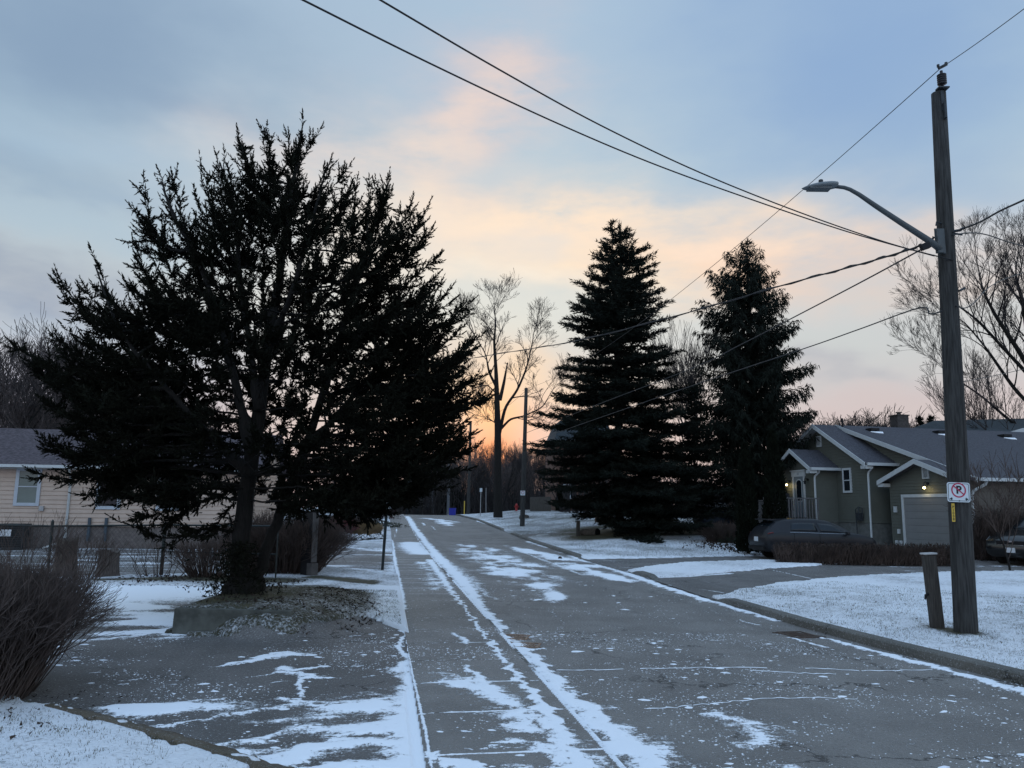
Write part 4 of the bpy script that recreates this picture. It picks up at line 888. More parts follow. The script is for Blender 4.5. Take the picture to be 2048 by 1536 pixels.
# ------------------------------------------------------------------ shrubs
def shrub(name, label, cx, cy, rx, ry, h, n, mat, group=None, lean=0.35, seed=1, rad_=.0035, z0=None, fork=3, cat='shrub', ymin=None):
    global rng; rng = np.random.default_rng(seed)
    a = rng.random(n)*6.283; q = np.sqrt(rng.random(n)); x = cx+np.cos(a)*q*rx; y = cy+np.sin(a)*q*ry
    zb = g(x, y) if z0 is None else np.full(n, z0); root = thing(name, (cx, cy, float(g(cx, cy))), label, cat, group)
    p0 = np.stack([x, y, zb-.02], 1); out = np.stack([np.cos(a)*q*lean, np.sin(a)*q*lean, np.ones(n)], 1)
    L1 = h*(.35+.2*rng.random((n, 1))); d = unit(out+rng.normal(size=(n, 3))*.14); p1 = p0+d*L1; S = [np.hstack([p0, p1, np.full((n, 1), rad_*1.9), np.full((n, 1), rad_*1.4)])]
    cur_p, cur_d, r = p1, d, rad_*1.3; l = h*.30
    for f in range(fork):
        m = len(cur_p); rep = 2; cp = np.repeat(cur_p, rep, 0); cd = np.repeat(cur_d, rep, 0)
        nd = unit(cd+rng.normal(size=cd.shape)*.30+np.array([0, 0, .10])); e = cp+nd*l*(.6+.6*rng.random((len(cp), 1))); S.append(np.hstack([cp, e, np.full((len(cp), 1), r), np.full((len(cp), 1), r*.7)])); cur_p, cur_d = e, nd; r *= .72; l *= .72
    segs_obj('stems', np.vstack(S), mat, root, 3); return root
b_ = G(60, 1440)
shrub('bare_shrub', 'large dense leafless shrub with fine upright twigs filling the lower left foreground', -4.95, 7.35, .60, .70, .98, 1150, M_TWIGG, seed=31, fork=4, lean=.42, rad_=.0038)
shrub('bare_shrub', 'leafless shrub continuing behind the big foreground shrub at the picture edge', -6.7, 8.6, .9, .9, 1.0, 600, M_TWIGG, seed=32, fork=4, lean=.35, rad_=.004)
for i, (px, py, rx, h, n, lab) in enumerate([(405, 1160, .42, .9, 170, 'reddish twiggy shrub at the fence, left of the juniper trunk'), (560, 1150, .85, 1.45, 700, 'dense brown bare bush directly behind the juniper trunks'), (590, 1140, .7, 1.2, 420, 'brown bare bush between the juniper and the dark timber post'), (300, 1160, .5, .8, 22, 'sparse weedy stems along the chain link fence'), (30, 1165, .6, 1.4, 30, 'few tall thin saplings at the far left of the fence'), (150, 1165, .3, 1.0, 45, 'tangled twigs growing round the cut trunk at the fence')]):
    p = G(px, py); shrub('bare_shrub', lab, p[0], p[1]+.3, rx, rx*.6, h, n, M_TWIGR, seed=40+i, fork=3, rad_=.005, lean=.8)
# garden bed by the left pavement
p = G(705, 1078)
shrub('ornamental_grass', 'tuft of tan ornamental grass in the garden bed beside the sidewalk', *G(722, 1072)[:2], .75, .5, .95, 900, M_DRYG, seed=51, fork=1, lean=.9, rad_=.008, cat='plant')
shrub('red_stem_shrub', 'low shrub of dark red stems right of the timber post', *G(672, 1078)[:2], .6, .4, 1.0, 260, M_RED, seed=52, fork=2, lean=.5, rad_=.008)
shrub('bare_shrub', 'dull brown bare shrub at the left end of the garden bed', *G(690, 1070)[:2], 1.2, .5, 1.0, 420, M_TWIGR, seed=53, fork=3, lean=.6, rad_=.008)
def leafy(name, label, px, py, rx, ry, h, n, mat, group=None, cat='bush', L_=.12, w=.07, seed=1):
    global rng; rng = np.random.default_rng(seed); p = G(px, py); root_z = float(g(p[0], p[1]))
    d = unit(rng.normal(size=(n, 3))); d[:, 2] = np.abs(d[:, 2]); r = rng.random((n, 1))**.4
    P = p*[1, 1, 0]+[0, 0, root_z]+d*r*[rx, ry, h]*(.8+.4*vnoise(d[:, :1]*4+9, d[:, 1:2]*4+3))
    o = tri_obj(name, leaf_tris(P, d, L_, w, .5), mat, None, (p[0], p[1], root_z)); return tag(o, label, cat, group)
leafy('evergreen_bush', 'small dark green bush next to the tan ornamental grass', 748, 1071, .35, .3, .75, 900, M_BUSH, seed=61)
leafy('evergreen_bush', 'spreading low dark juniper bush on the far side of the garden bed', 728, 1054, 2.6, .8, .4, 1500, M_BUSH, seed=62)
leafy('evergreen_bush', 'dark reddish bush at the sidewalk beyond the sign post', 742, 1038, 2.2, 1, 1.4, 1800, basic('reddish_bush', (.05, .02, .025), .9, .3, 4), seed=63)
for i, (px, py, rx, lab) in enumerate([(668, 1086, .5, 'flat snowy ground plant at the left end of the garden bed'), (690, 1084, .42, 'snow capped mound left of the tan grass'), (706, 1083, .35, 'snow dusted mound below the tan grass'), (727, 1082, .3, 'small greyish mound in front of the tan grass'), (745, 1081, .28, 'low snowy tuft near the sign post'), (758, 1080, .35, 'reddish snow flecked mound closest to the sidewalk')]):
    p = G(px, py); root = thing('ground_plant', (p[0], p[1], 0), lab, 'plant', 'low mounds in the garden bed')
    n = 420; d = unit(rng.normal(size=(n, 3))); d[:, 2] = np.abs(d[:, 2]); P = p+d*[rx, rx*.7, rx*.8]*rng.random((n, 1))**.3
    tri_obj('leaves', leaf_tris(P, d, .09, .06, .6), M_BUSH, root)
    s_ = P[::2][(d[::2, 2] > .35)]+[0, 0, .03]; tri_obj('snow_cap', leaf_tris(s_, np.repeat([[1., 0, .1]], len(s_), 0), .13, .12, .5), M_SNOW, root)
# right garden: dried shrub, strappy plant and ground cover
shrub('bare_shrub', 'reddish brown dried shrub on the lawn left of the grey hatchback', *G(1450, 1086)[:2], .75, .45, .85, 420, M_TWIGR, seed=71, fork=3, lean=.7, rad_=.006)
leafy('yucca_plant', 'dark strappy yucca clump at the foot of the dried shrub', 1463, 1088, .5, .35, .42, 260, M_BUSH, cat='plant', L_=.4, w=.05, seed=72)
p = G(1465, 1096); n = 520; P = np.stack([p[0]+rng.normal(size=n)*.75, p[1]+rng.normal(size=n)*1.2, np.zeros(n)], 1); P[:, 2] = g(P[:, 0], P[:, 1])+.06
tag(tri_obj('ground_cover', leaf_tris(P, np.repeat([[0, 0, .6]], n, 0), .10, .09, .8), M_LEAFL, None), kind='stuff')
def twig_hedge(name, label, A_, B_, w, h, n, seed, mat=M_TWIGR, hvar=.06, group=None):
    global rng; rng = np.random.default_rng(seed); A_ = np.array(A_); B_ = np.array(B_); ax = unit(B_-A_); nn = np.array([-ax[1], ax[0]])
    t = rng.random(n); s_ = rng.uniform(-.5, .5, n)*w; xy = A_+(B_-A_)*t[:, None]+nn*s_[:, None]; zb = g(xy[:, 0], xy[:, 1])
    hh = h*(1-.5*rng.random(n)**3)*(1+hvar*(vnoise(t*60, t*0)-.5)*2); p0 = np.stack([xy[:, 0], xy[:, 1], zb+hh*rng.random(n)*.55-.02], 1)
    d = unit(np.stack([rng.normal(size=n)*.35+.25, rng.normal(size=n)*.25, np.ones(n)], 1)); top = zb+hh; l = (top-p0[:, 2])[:, None]*(.5+.5*rng.random((n, 1))); p1 = p0+d*l; p1[:, 2] = np.minimum(p1[:, 2], top)
    root = thing(name, (*((A_+B_)/2), float(g(*((A_+B_)/2)))), label, 'hedge', group)
    segs_obj('stems', np.hstack([p0, p1, np.full((n, 1), .009), np.full((n, 1), .005)]), mat, root, 3)
    m = n//2; t = rng.random(m); xy = A_+(B_-A_)*t[:, None]+nn*(rng.uniform(-.45, .45, m)*w)[:, None]; zb = g(xy[:, 0], xy[:, 1]); hh = h*rng.random(m)*.93
    tri_obj('dead_leaves', leaf_tris(np.stack([xy[:, 0], xy[:, 1], zb+hh], 1), np.repeat([[.2, 0, .5]], m, 0), .10, .045, .7), M_LEAFL, root)
HA = at(1552, 1117, 27.3)[:2]; HB = at(1915, 1112, 26.4)[:2]
twig_hedge('clipped_hedge', 'low clipped leafless brown hedge in front of the grey hatchback and garage', HA, HB, .55, .74, 6200, 81)
twig_hedge('tall_hedge', 'taller unclipped bare brown hedge below the long eave at the right', at(1948, 1110, 28.6)[:2], at(2200, 1110, 28.4)[:2], .9, 1.95, 4800, 82, hvar=.15)
p = at(2010, 1020, 24.5); bare_tree('small_bare_tree', 'young bare ornamental tree in front of the right hand eave', (p[0], 24.5, float(g(p[0], 24.5))), 4.4, .035, .42, 4, 91, up=.45, rmin=.006, ratio=.8, first=.1, mat=M_TWIGR)
# grass poking through the snow
def grass(name, poly, n, hmin, hmax, seed):
    global rng; rng = np.random.default_rng(seed); P = np.array(poly); lo, hi = P.min(0), P.max(0)
    x = rng.uniform(lo[0], hi[0], n); y = rng.uniform(lo[1], hi[1], n); k = inside_sd(P, x, y) > 0; k &= pave_sd(x, y) < -.03; x, y = x[k], y[k]
    k = fbm(x*4, y*4) > .40; x, y = x[k], y[k]
    Q = np.stack([x, y, g(x, y)+.035], 1); tag(tri_obj(name, leaf_tris(Q, np.repeat([[.1, -.1, 1.]], len(Q), 0), (hmin+hmax)/2, .006, .55), M_GRAS, None), kind='stuff')
grass('grass', [(-4.4, 4), (-.6, 4), (-.6, 6.5), (-2.9, 9), (-4.6, 9)], 26000, .02, .05, 1)
grass('grass', [(4.8, 8), (9, 8), (12, 15), (8, 20), (3.9, 17)], 60000, .03, .06, 2)
grass('grass', [(-4.4, 10.2), (-1.3, 10.2), (-2.3, 16.6), (-4.6, 16.6)], 30000, .03, .06, 3)
grass('grass', [(3.2, 29), (9, 29), (12, 36), (2, 44)], 26000, .05, .09, 4)
grass('grass', [(0.6, 45), (9, 45), (9, 60), (-2, 62)], 22000, .07, .12, 5)

# ------------------------------------------------------------------ building helpers
class Frame:
    def __init__(s, o, deg):
        s.o = np.array(o, float); a = rad(deg); s.U = np.array([math.cos(a), math.sin(a), 0]); s.W = np.array([-math.sin(a), math.cos(a), 0]); s.Z = np.array([0, 0, 1.])
    def __call__(s, u, v, z): return s.o+s.U*u+s.W*v+s.Z*z
    def box(s, mb, u0, u1, v0, v1, z0, z1):
        return mb.box(s((u0+u1)/2, (v0+v1)/2, (z0+z1)/2), (abs(u1-u0), abs(v1-v0), abs(z1-z0)), (s.U, s.W, s.Z))
def clip(poly, z, keep_above):
    out = []
    for i in range(len(poly)):
        a, b_ = poly[i], poly[(i+1) % len(poly)]
        ia = (a[1] >= z) == keep_above or a[1] == z; ib = (b_[1] >= z) == keep_above or b_[1] == z
        if ia: out.append(a)
        if ia != ib:
            t = (z-a[1])/(b_[1]-a[1]); out.append((a[0]+t*(b_[0]-a[0]), z))
    return out
def siding(mb, poly, f, nrm, pitch=.125, lip=.026):
    """lapped boards filling the upright polygon poly (a,z); f maps (a,z) to the world"""
    z0 = min(p[1] for p in poly); z1 = max(p[1] for p in poly); n = max(1, int(math.ceil((z1-z0)/pitch)))
    for i in range(n):
        a, b_ = z0+i*pitch, min(z1, z0+(i+1)*pitch)
        if b_-a < .003: continue
        q = clip(clip(poly, a, True), b_, False)
        if len(q) < 3: continue
        V = [f(*p)+nrm*(.002+lip*(1-(p[1]-a)/(b_-a))) for p in q]; mb.add(V, [tuple(range(len(q)))])
        lo = [p for p in q if abs(p[1]-a) < 1e-6]
        if len(lo) >= 2:
            l0, l1 = min(lo), max(lo); mb.add([f(*l0)+nrm*.002, f(*l1)+nrm*.002, f(*l1)+nrm*(.002+lip), f(*l0)+nrm*(.002+lip)], [(0, 1, 2, 3)])
    return mb
def slab(mb, q, th=.1):
    q = [np.array(p) for p in q]; n = np.cross(q[1]-q[0], q[2]-q[0]); n = n/np.linalg.norm(n); n = n if n[2] > 0 else -n
    return mb.prism(q, -n*th)
def window(parent, fr, face, a, z0, w, h, mull=True, mat=None, glass=None, name='window', casing=.09):
    """face(a,z,out) -> world; frame with panes"""
    mb = MB(); F_ = mat or M_WHITE
    def bar(a0, a1, zz0, zz1, d0, d1):
        P = [face(a0, zz0, d0), face(a1, zz0, d0), face(a1, zz1, d0), face(a0, zz1, d0)]; mb.prism(P, face(a0, zz0, d1)-face(a0, zz0, d0))
    c = casing
    bar(a-w/2-c, a-w/2, z0-c, z0+h+c, -.01, .05); bar(a+w/2, a+w/2+c, z0-c, z0+h+c, -.01, .05); bar(a-w/2, a+w/2, z0+h, z0+h+c, -.01, .05); bar(a-w/2, a+w/2, z0-c, z0, -.01, .055)
    if mull: bar(a-w/2, a+w/2, z0+h*.5-.02, z0+h*.5+.02, .035, .055)
    fo = mb.build(name, F_, parent)
    mb = MB(); P = [face(a-w/2, z0, .018), face(a+w/2, z0, .018), face(a+w/2, z0+h, .018), face(a-w/2, z0+h, .018)]; mb.prism(P, face(a, z0, .034)-face(a, z0, .018))
    mb.build('pane', glass or M_GLASS, fo); return fo
def downspout(parent, pts, w=.07):
    mb = MB(); mb.tube(pts, w/2*1.2, 4); return mb.build('downspout', M_WHITE, parent)

# ------------------------------------------------------------------ the green house
A0 = at(1739, 1000, 33.5); A0[2] = 0
H = Frame(A0, 12.0)
house = thing('green_house', H(1, 2, .2), 'low green sided house with grey roofs, porch and single garage door at the right', 'house')
nF = -H.U; nS = -H.W
mb = MB()
siding(mb, [(6.6, 1.30), (0, 1.30), (0, 3.92), (3.3, 5.68), (6.6, 3.92)], lambda a, z_: H(0, a, z_), nF)                  # vent gable
siding(mb, [(0, 1.30), (1.2, 1.30), (1.2, 3.92), (0, 3.92)], lambda a, z_: H(a, 0, z_), nS)
siding(mb, [(2.0, 1.30), (-.75, 1.30), (-4.6, 1.30), (-4.6, 3.08), (2.0, 5.2)], lambda a, z_: H(1.2, a, z_), nF)          # end of the big wing
siding(mb, [(-.75, .15), (-.75, 3.15), (-2.67, 3.72), (-4.6, 3.15), (-4.6, .15)], lambda a, z_: H(.48, a, z_), nF)        # garage front
siding(mb, [(.48, .15), (1.2, .15), (1.2, 3.15), (.48, 3.15)], lambda a, z_: H(a, -.75+.0, z_), -nS*1.0)
siding(mb, [(4.7, 1.30), (2.18, 1.30), (2.18, 3.79), (3.44, 4.5), (4.7, 3.79)], lambda a, z_: H(-1.13, a, z_), nF)        # porch front
siding(mb, [(-1.13, 1.30), (0, 1.30), (0, 3.79), (-1.13, 3.79)], lambda a, z_: H(a, 2.18, z_), nS)
siding(mb, [(-1.13, 1.30), (0, 1.30), (0, 3.79), (-1.13, 3.79)], lambda a, z_: H(a, 4.7, z_), H.W)
mb.build('wall', M_GREEN, house)
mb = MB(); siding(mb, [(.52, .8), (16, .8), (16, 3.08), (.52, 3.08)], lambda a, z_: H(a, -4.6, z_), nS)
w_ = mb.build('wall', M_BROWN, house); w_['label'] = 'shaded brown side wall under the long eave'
mb = MB(); H.box(mb, .02, 1.2, .02, 6.58, -.3, 1.30); H.box(mb, -1.11, 0.0, 2.2, 4.68, -.3, 1.30); H.box(mb, 1.22, 1.3, -4.58, 0, -.3, 1.3); H.box(mb, .5, 16, -4.58, -4.48, -.3, .8)
H.box(mb, 1.3, 16, -4.4, 9, -.3, 3.0)
mb.build('foundation', M_FOUND, house)
for (u, v, n1) in ((0, 0, 1), (-1.13, 2.18, 1), (0, 6.6, 1), (.48, -4.6, 1), (.48, -.75, 1), (-1.13, 4.7, 1)):
    mb = MB(); H.box(mb, u-.022, u+.04, v-.022, v+.05, .2 if u > .3 else 1.30, 3.1 if u > .3 else 3.8); mb.build('corner_trim', M_GREEN, house)
pass
rf = MB(); fs = MB()
def gable_roof(u0, u1, vr, zr, vl, zl, vr2, zr2, th=.09, sides=(1, 1), box=True):
    if sides[0]: slab(rf, [H(u0, vr, zr), H(u1, vr, zr), H(u1, vl, zl), H(u0, vl, zl)], th)
    if sides[1]: slab(rf, [H(u0, vr, zr), H(u1, vr, zr), H(u1, vr2, zr2), H(u0, vr2, zr2)], th)
    for (v, z_) in ((vl, zl),)*bool(sides[0]) + ((vr2, zr2),)*bool(sides[1]):
        P = [H(u0-.02, vr, zr+.02), H(u0-.02, v, z_+.02), H(u0-.02, v, z_-.17), H(u0-.02, vr, zr-.17)]; fs.prism(P, -H.U*.03)
        if box:
            s_ = 1 if v < vr else -1
            fs.prism([H(u0-.0, v, z_-.10), H(u0-.0, v+s_*.34, z_-.10+.0), H(u0, v+s_*.34, z_-.24), H(u0, v, z_-.24)], H.U*.34)
gable_roof(-.35, 1.8, 3.3, 5.75, 6.95, 3.78, -.35, 3.78)
gable_roof(-1.5, .0, 3.44, 4.58, 5.0, 3.66, 1.88, 3.66)
gable_roof(.86, 16.4, 3.3, 5.76, 9.9, 3.6, -4.98, 3.03, sides=(0, 1), box=False)
slab(rf, [H(.86, 3.3, 5.76), H(16.4, 3.3, 5.76), H(16.4, 10, 3.6), H(.86, 10, 3.6)], .09)
gable_roof(.12, .855, -2.67, 3.80, -.42, 3.02, -4.92, 3.02)
roof = rf.build('roof', M_ROOF, house)
gt = MB()
def gutter(u0, u1, v, z_):
    H.box(gt, u0, u1, v-.10, v+.0, z_-.12, z_+.0)
gutter(-.3, 1.25, -.36, 3.79); gutter(-1.5, -.02, 1.87, 3.67); gutter(.9, 16.4, -4.99, 3.03)
fs.build('fascia', M_WHITE, house); gt.build('gutter', M_WHITE, house)
# soffits
mb = MB(); mb.prism([H(-.33, 3.3, 5.60), H(-.0, 3.3, 5.60), H(-.0, 6.9, 3.66), H(-.33, 6.9, 3.66)], (0, 0, -.01)); mb.prism([H(-.33, 3.3, 5.60), H(0, 3.3, 5.60), H(0, -.3, 3.66), H(-.33, -.3, 3.66)], (0, 0, -.01))
mb.build('soffit', M_WHITE, house)
downspout(house, [H(.02, -.30, 3.70), H(.02, -.28, 3.58), H(-.03, -.1, 3.42), H(-.04, -.06, 3.3), H(-.04, -.06, .25)])
downspout(house, [H(-1.0, 1.95, 3.58), H(-1.02, 1.97, 3.45), H(-1.14, 2.10, 3.3), H(-1.15, 2.11, 3.2), H(-1.15, 2.11, .35)])
downspout(house, [H(1.25, -4.95, 2.92), H(1.2, -4.92, 2.8), H(.86, -4.72, 2.55), H(.80, -4.69, 2.4), H(.80, -4.69, .3)], .09)
downspout(house, [H(-1.2, 4.95, 3.6), H(-1.15, 4.78, 3.3), H(-1.15, 4.76, 1.3)], .06)
fF = lambda u0: (lambda a, z_, o: H(u0, a, z_)+nF*o)
window(house, H, fF(-.02), 1.38, 2.66, .42, .90)
def louvre(parent, f, a, z0, w, h, n=9):
    mb = MB()
    def bar(a0, a1, zz0, zz1, d0, d1): mb.prism([f(a0, zz0, d0), f(a1, zz0, d0), f(a1, zz1, d0), f(a0, zz1, d0)], f(a0, zz0, d1)-f(a0, zz0, d0))
    bar(a-w/2, a-w/2+.05, z0, z0+h, .0, .04); bar(a+w/2-.05, a+w/2, z0, z0+h, .0, .04); bar(a-w/2+.05, a+w/2-.05, z0, z0+.05, 0, .04); bar(a-w/2+.05, a+w/2-.05, z0+h-.05, z0+h, 0, .04)
    for i in range(n):
        zz = z0+.06+(h-.12)*i/n; mb.prism([f(a-w/2+.05, zz, .008), f(a+w/2-.05, zz, .008), f(a+w/2-.05, zz+(h-.12)/n*.55, .02), f(a-w/2+.05, zz+(h-.12)/n*.55, .02)], f(a, zz, .028)-f(a, zz, .018))
    mb.build('gable_vent', M_WHITE, parent)
louvre(house, fF(-.02), 3.35, 4.72, .36, .50); louvre(house, fF(.46), -2.85, 3.05, .36, .46)
# garage door, casing
mb = MB()
for a0, a1, z0, z1 in ((-1.42, -1.54, .15, 2.46), (-4.30, -4.18, .15, 2.46), (-1.54, -4.18, 2.34, 2.46)):
    P = [H(.46, a0, z0), H(.46, a1, z0), H(.46, a1, z1), H(.46, a0, z1)]; mb.prism(P, nF*.06)
mb.build('door_casing', M_WHITE, house)
mb = MB()
for i in range(8):
    z0 = .18+i*.27; mb.prism([H(.45, -1.54, z0), H(.45, -4.18, z0), H(.45, -4.18, z0+.262), H(.45, -1.54, z0+.262)], nF*.02)
    mb.prism([H(.43, -1.62, z0+.08), H(.43, -4.10, z0+.08), H(.43, -4.10, z0+.19), H(.43, -1.62, z0+.19)], nF*.005)
gd = mb.build('garage_door', M_GDOOR, house)
# front door and its casing
pf_ = fF(-1.15)
mb = MB()
def bar(a0, a1, z0, z1, d0, d1, m=None): (m or mb).prism([pf_(a0, z0, d0), pf_(a1, z0, d0), pf_(a1, z1, d0), pf_(a0, z1, d0)], pf_(a0, z0, d1)-pf_(a0, z0, d0))
bar(2.86, 2.96, 1.47, 3.32, 0, .05); bar(3.74, 3.84, 1.47, 3.32, 0, .05); bar(2.80, 3.90, 3.32, 3.56, 0, .05); bar(2.74, 3.96, 3.56, 3.62, 0, .09)
mb.build('door_casing', M_WHITE, house)
mb = MB(); bar(2.97, 3.73, 1.48, 3.31, .004, .03); dr = mb.build('front_door', basic('door_grey_blue', (.13, .16, .18), .5, .05, 4), house)
def arch(a0, a1, z0, z1, n=10):
    c = (a0+a1)/2; r = (a1-a0)/2; return [(a0, z0), (a1, z0)]+[(c+r*math.cos(math.pi*k/n), z1-.14+.14*math.sin(math.pi*k/n)) for k in range(n+1)]
mb = MB(); pl = arch(3.12, 3.50, 2.22, 3.16); mb.prism([pf_(a, z_, .045) for a, z_ in pl], nF*.006); mb.build('pane', M_GLASS, dr)
mb = MB(); q = arch(3.08, 3.54, 2.18, 3.20); mb.prism([pf_(a, z_, .032) for a, z_ in q], nF*.008); mb.build('pane_surround', M_WHITE, dr)
def text_obj(body, size, mat, parent, M4, name='lettering', ext=.003, bold=0.0):
    c = bpy.data.curves.new(name, 'FONT'); c.body = body; c.size = size; c.extrude = ext; c.align_x = 'CENTER'; c.align_y = 'CENTER'; c.offset = bold
    t = bpy.data.objects.new(name, c); col.objects.link(t); dg = bpy.context.evaluated_depsgraph_get(); me = bpy.data.meshes.new_from_object(t.evaluated_get(dg)); bpy.data.objects.remove(t)
    M4 = Matrix(M4); me.transform(M4); V = [v.co for v in me.vertices]; o = bpy.data.objects.new(name, me); me.materials.clear(); me.materials.append(mat); col.objects.link(o)
    if parent: b_ = wloc(parent); me.transform(Matrix.Translation([-x for x in b_])); o.parent = parent
    return o
def face_matrix(o, right, up):
    r = Vector(right).normalized(); u = Vector(up).normalized(); n = r.cross(u); m = Matrix((r, u, n)).transposed().to_4x4(); m.translation = Vector(o); return m
for k_ in (-.045, .045): text_obj('1', .17, M_SIGNK, house, face_matrix(pf_(3.35+k_, 3.44, .056), -H.W, (0, 0, 1)), 'house_number')
def wall_lamp(u0, a, z_, lit):
    f = fF(u0); mb = MB(); mb.tube([f(a, z_+.14, 0), f(a, z_+.14, .05)], .06, 10); mb.tube([f(a, z_+.14, .05), f(a, z_+.22, .11), f(a, z_+.18, .17), f(a, z_+.08, .18)], .016, 6)
    mb.tube([f(a, z_+.09, .18), f(a, z_+.045, .18), f(a, z_+.02, .18)], [.03, .07, .075], 12); lp = mb.build('wall_lamp', M_BLACK if not lit else M_DKMET, house)
    mb = MB(); c = f(a, z_-.02, .18); mb.tube([c+[0, 0, .045], c+[0, 0, .02], c+[0, 0, -.02], c+[0, 0, -.045]], [.02, .045, .045, .015], 12)
    mb.build('bulb', M_BULB if lit else M_GLASS, lp, True)
    if lit:
        l = bpy.data.lights.new('wall_lamp_light', 'POINT'); l.energy = 2.6; l.color = (1, .74, .32); l.shadow_soft_size = .05; lo = bpy.data.objects.new('wall_lamp_light', l); col.objects.link(lo); lo.location = tuple(c+nF*.06-np.array([0, 0, .07]))
wall_lamp(.46, -2.92, 2.72, True); wall_lamp(-1.15, 4.12, 2.98, True); wall_lamp(-1.15, 2.62, 3.02, False)
# roof furniture
mb = MB(); cc = H(4.75, 3.9, 5.2); mb.box(cc+[0, 0, .45], (.62, .55, 1.5), (H.U, H.W, H.Z)); mb.box(cc+[0, 0, 1.215], (.70, .63, .05), (H.U, H.W, H.Z)); mb.tube([cc+[0, 0, 1.24], cc+[0, 0, 1.34]], .09, 10); mb.tube([cc+[0, 0, 1.345], cc+[0, 0, 1.38]], .15, 10); mb.build('chimney', M_BLACK if False else basic('chimney_brick', (.05, .045, .042), .9, .3, 9), house)
zr_ = lambda v: 5.76-.3297*(3.3-v)
for u, v in ((2.05, 2.3), (5.6, 2.3), (8.9, 2.0)):
    mb = MB(); mb.box(H(u, v, zr_(v)+.06), (.42, .42, .12), (H.U, H.W, H.Z)); mb.build('roof_vent', M_BLACK, house)
    mb = MB(); P = [H(u-.28, v-.24, zr_(v-.24)+.006), H(u+.34, v-.24, zr_(v-.24)+.006), H(u+.2, v-.48, zr_(v-.48)+.006), H(u-.1, v-.42, zr_(v-.42)+.006)]; mb.prism(P, (0, 0, .03)); mb.build('snow_patch', M_SNOW, house)
mb = MB(); P = [H(9.6, .6, zr_(.6)+.006), H(11.5, .3, zr_(.3)+.006), H(11.6, -.2, zr_(-.2)+.006), H(10.2, .3, zr_(.3)+.006)]; mb.prism(P, (0, 0, .03)); mb.build('snow_patch', M_SNOW, house)
mb = MB(); mb.tube([H(1.0, 3.0, 5.5), H(1.0, 3.0, 6.05)], .05, 8); mb.build('vent_pipe', M_BLACK, house)
mb = MB(); f = fF(-.02); mb.box(f(.55, 1.55, .12), (.14, .3, .34), (H.U, H.W, H.Z)); mb.tube([f(.55, 1.7, .12), f(.62, 1.95, .1), f(.8, 1.85, .1), f(.8, 1.2, .08), f(.8, .4, .08)], .025, 6); mb.tube([f(.35, 1.5, .1), f(.35, 1.9, .1), f(.55, 1.95, .1)], .022, 6); mb.build('gas_meter', M_DKMET, house)
for a, z0, s_ in ((-1.02, 1.75, .16), (-1.15, .9, .12), (-1.0, .42, .14), (-1.25, .42, .14)): mb = MB(); mb.prism([H(.45, a-s_/2, z0), H(.45, a+s_/2, z0), H(.45, a+s_/2, z0+s_*1.5), H(.45, a-s_/2, z0+s_*1.5)], nF*.06); mb.build('outlet_box', M_WHITE, house)
# deck, stairs, railing
deck = thing('porch_deck', H(-2, 4, .2), 'weathered grey wooden deck with railing and steps at the front door', 'deck')
mb = MB()
for i in range(13): H.box(mb, -3.0, -1.16, 1.7+i*.36, 1.7+i*.36+.345, 1.36, 1.40)
mb.build('floor', M_DECK, deck)
mb = MB(); H.box(mb, -3.0, -1.2, 1.7, 6.3, 1.2, 1.355)
for v in (1.75, 3.3, 4.8, 6.2): H.box(mb, -2.98, -2.88, v-.05, v+.05, .1, 1.2)
mb.build('frame', M_DECK, deck)
mb = MB(); H.box(mb, -3.0, -2.93, 1.7, 6.3, 2.18, 2.23)
for i in range(40): v = 1.72+i*.117; H.box(mb, -2.98, -2.94, v, v+.04, 1.41, 2.17)
for v in (1.7, 3.2, 4.7, 6.2): H.box(mb, -3.03, -2.92, v, v+.09, 1.41, 2.36)
H.box(mb, -2.9, -1.2, 1.72, 1.78, 2.28, 2.33)
for i in range(12): u = -2.85+i*.14; H.box(mb, u, u+.04, 1.73, 1.77, 1.41, 2.27)
mb.build('railing', M_DECK, deck)
mb = MB()
for i in range(6): H.box(mb, -2.9, -1.7, 6.32+i*.28, 6.32+i*.28+.27, 1.40-(i+1)*.19-.04, 1.40-(i+1)*.19)
for u in (-2.95, -1.7): mb.prism([H(u, 6.3, 1.30), H(u, 8.1, .1), H(u, 8.1, .0), H(u, 6.3, 1.0)], H.U*.04)
mb.build('stairs', M_DECK, deck)
for u in (-3.0, -1.66):
    mb = MB()
    mb.prism([H(u, 6.3, 2.33), H(u, 8.0, 1.15), H(u, 8.0, 1.09), H(u, 6.3, 2.26)], H.U*.05)
    for i in range(7): v = 6.45+i*.25; zt = 2.3-(v-6.3)*.69; H.box(mb, u+.005, u+.045, v, v+.045, zt-1.0, zt)
    mb.build('stair_rail', M_DECK, deck)
bq = thing('covered_barbecue', H(-2.3, 2.75, 1.41), 'barbecue under a dark cover on the porch deck beside the door', 'barbecue')
mb = MB(); mb.box(H(-2.4, 2.8, 1.98), (.5, 1.05, .42), (H.U, H.W, H.Z)); mb.box(H(-2.4, 2.8, 2.36), (.46, .85, .34), (H.U, H.W, H.Z), .75); mb.build('cover', M_BLACK, bq)
for i, (u, v) in enumerate(((-2.6, 2.4), (-2.2, 2.4), (-2.6, 3.2), (-2.2, 3.2))): mb = MB(); mb.tube([H(u, v, 1.41), H(u, v, 1.78)], .02, 6); mb.build('leg', M_DKMET, bq)
mb = MB(); c = H(-2.4, 2.85, 1.56); mb.tube([c-[0, 0, .14], c-[0, 0, .1], c+[0, 0, .1], c+[0, 0, .14], c+[0, 0, .2]], [.09, .13, .13, .07, .05], 12); mb.build('gas_bottle', M_WHITE, bq, True)

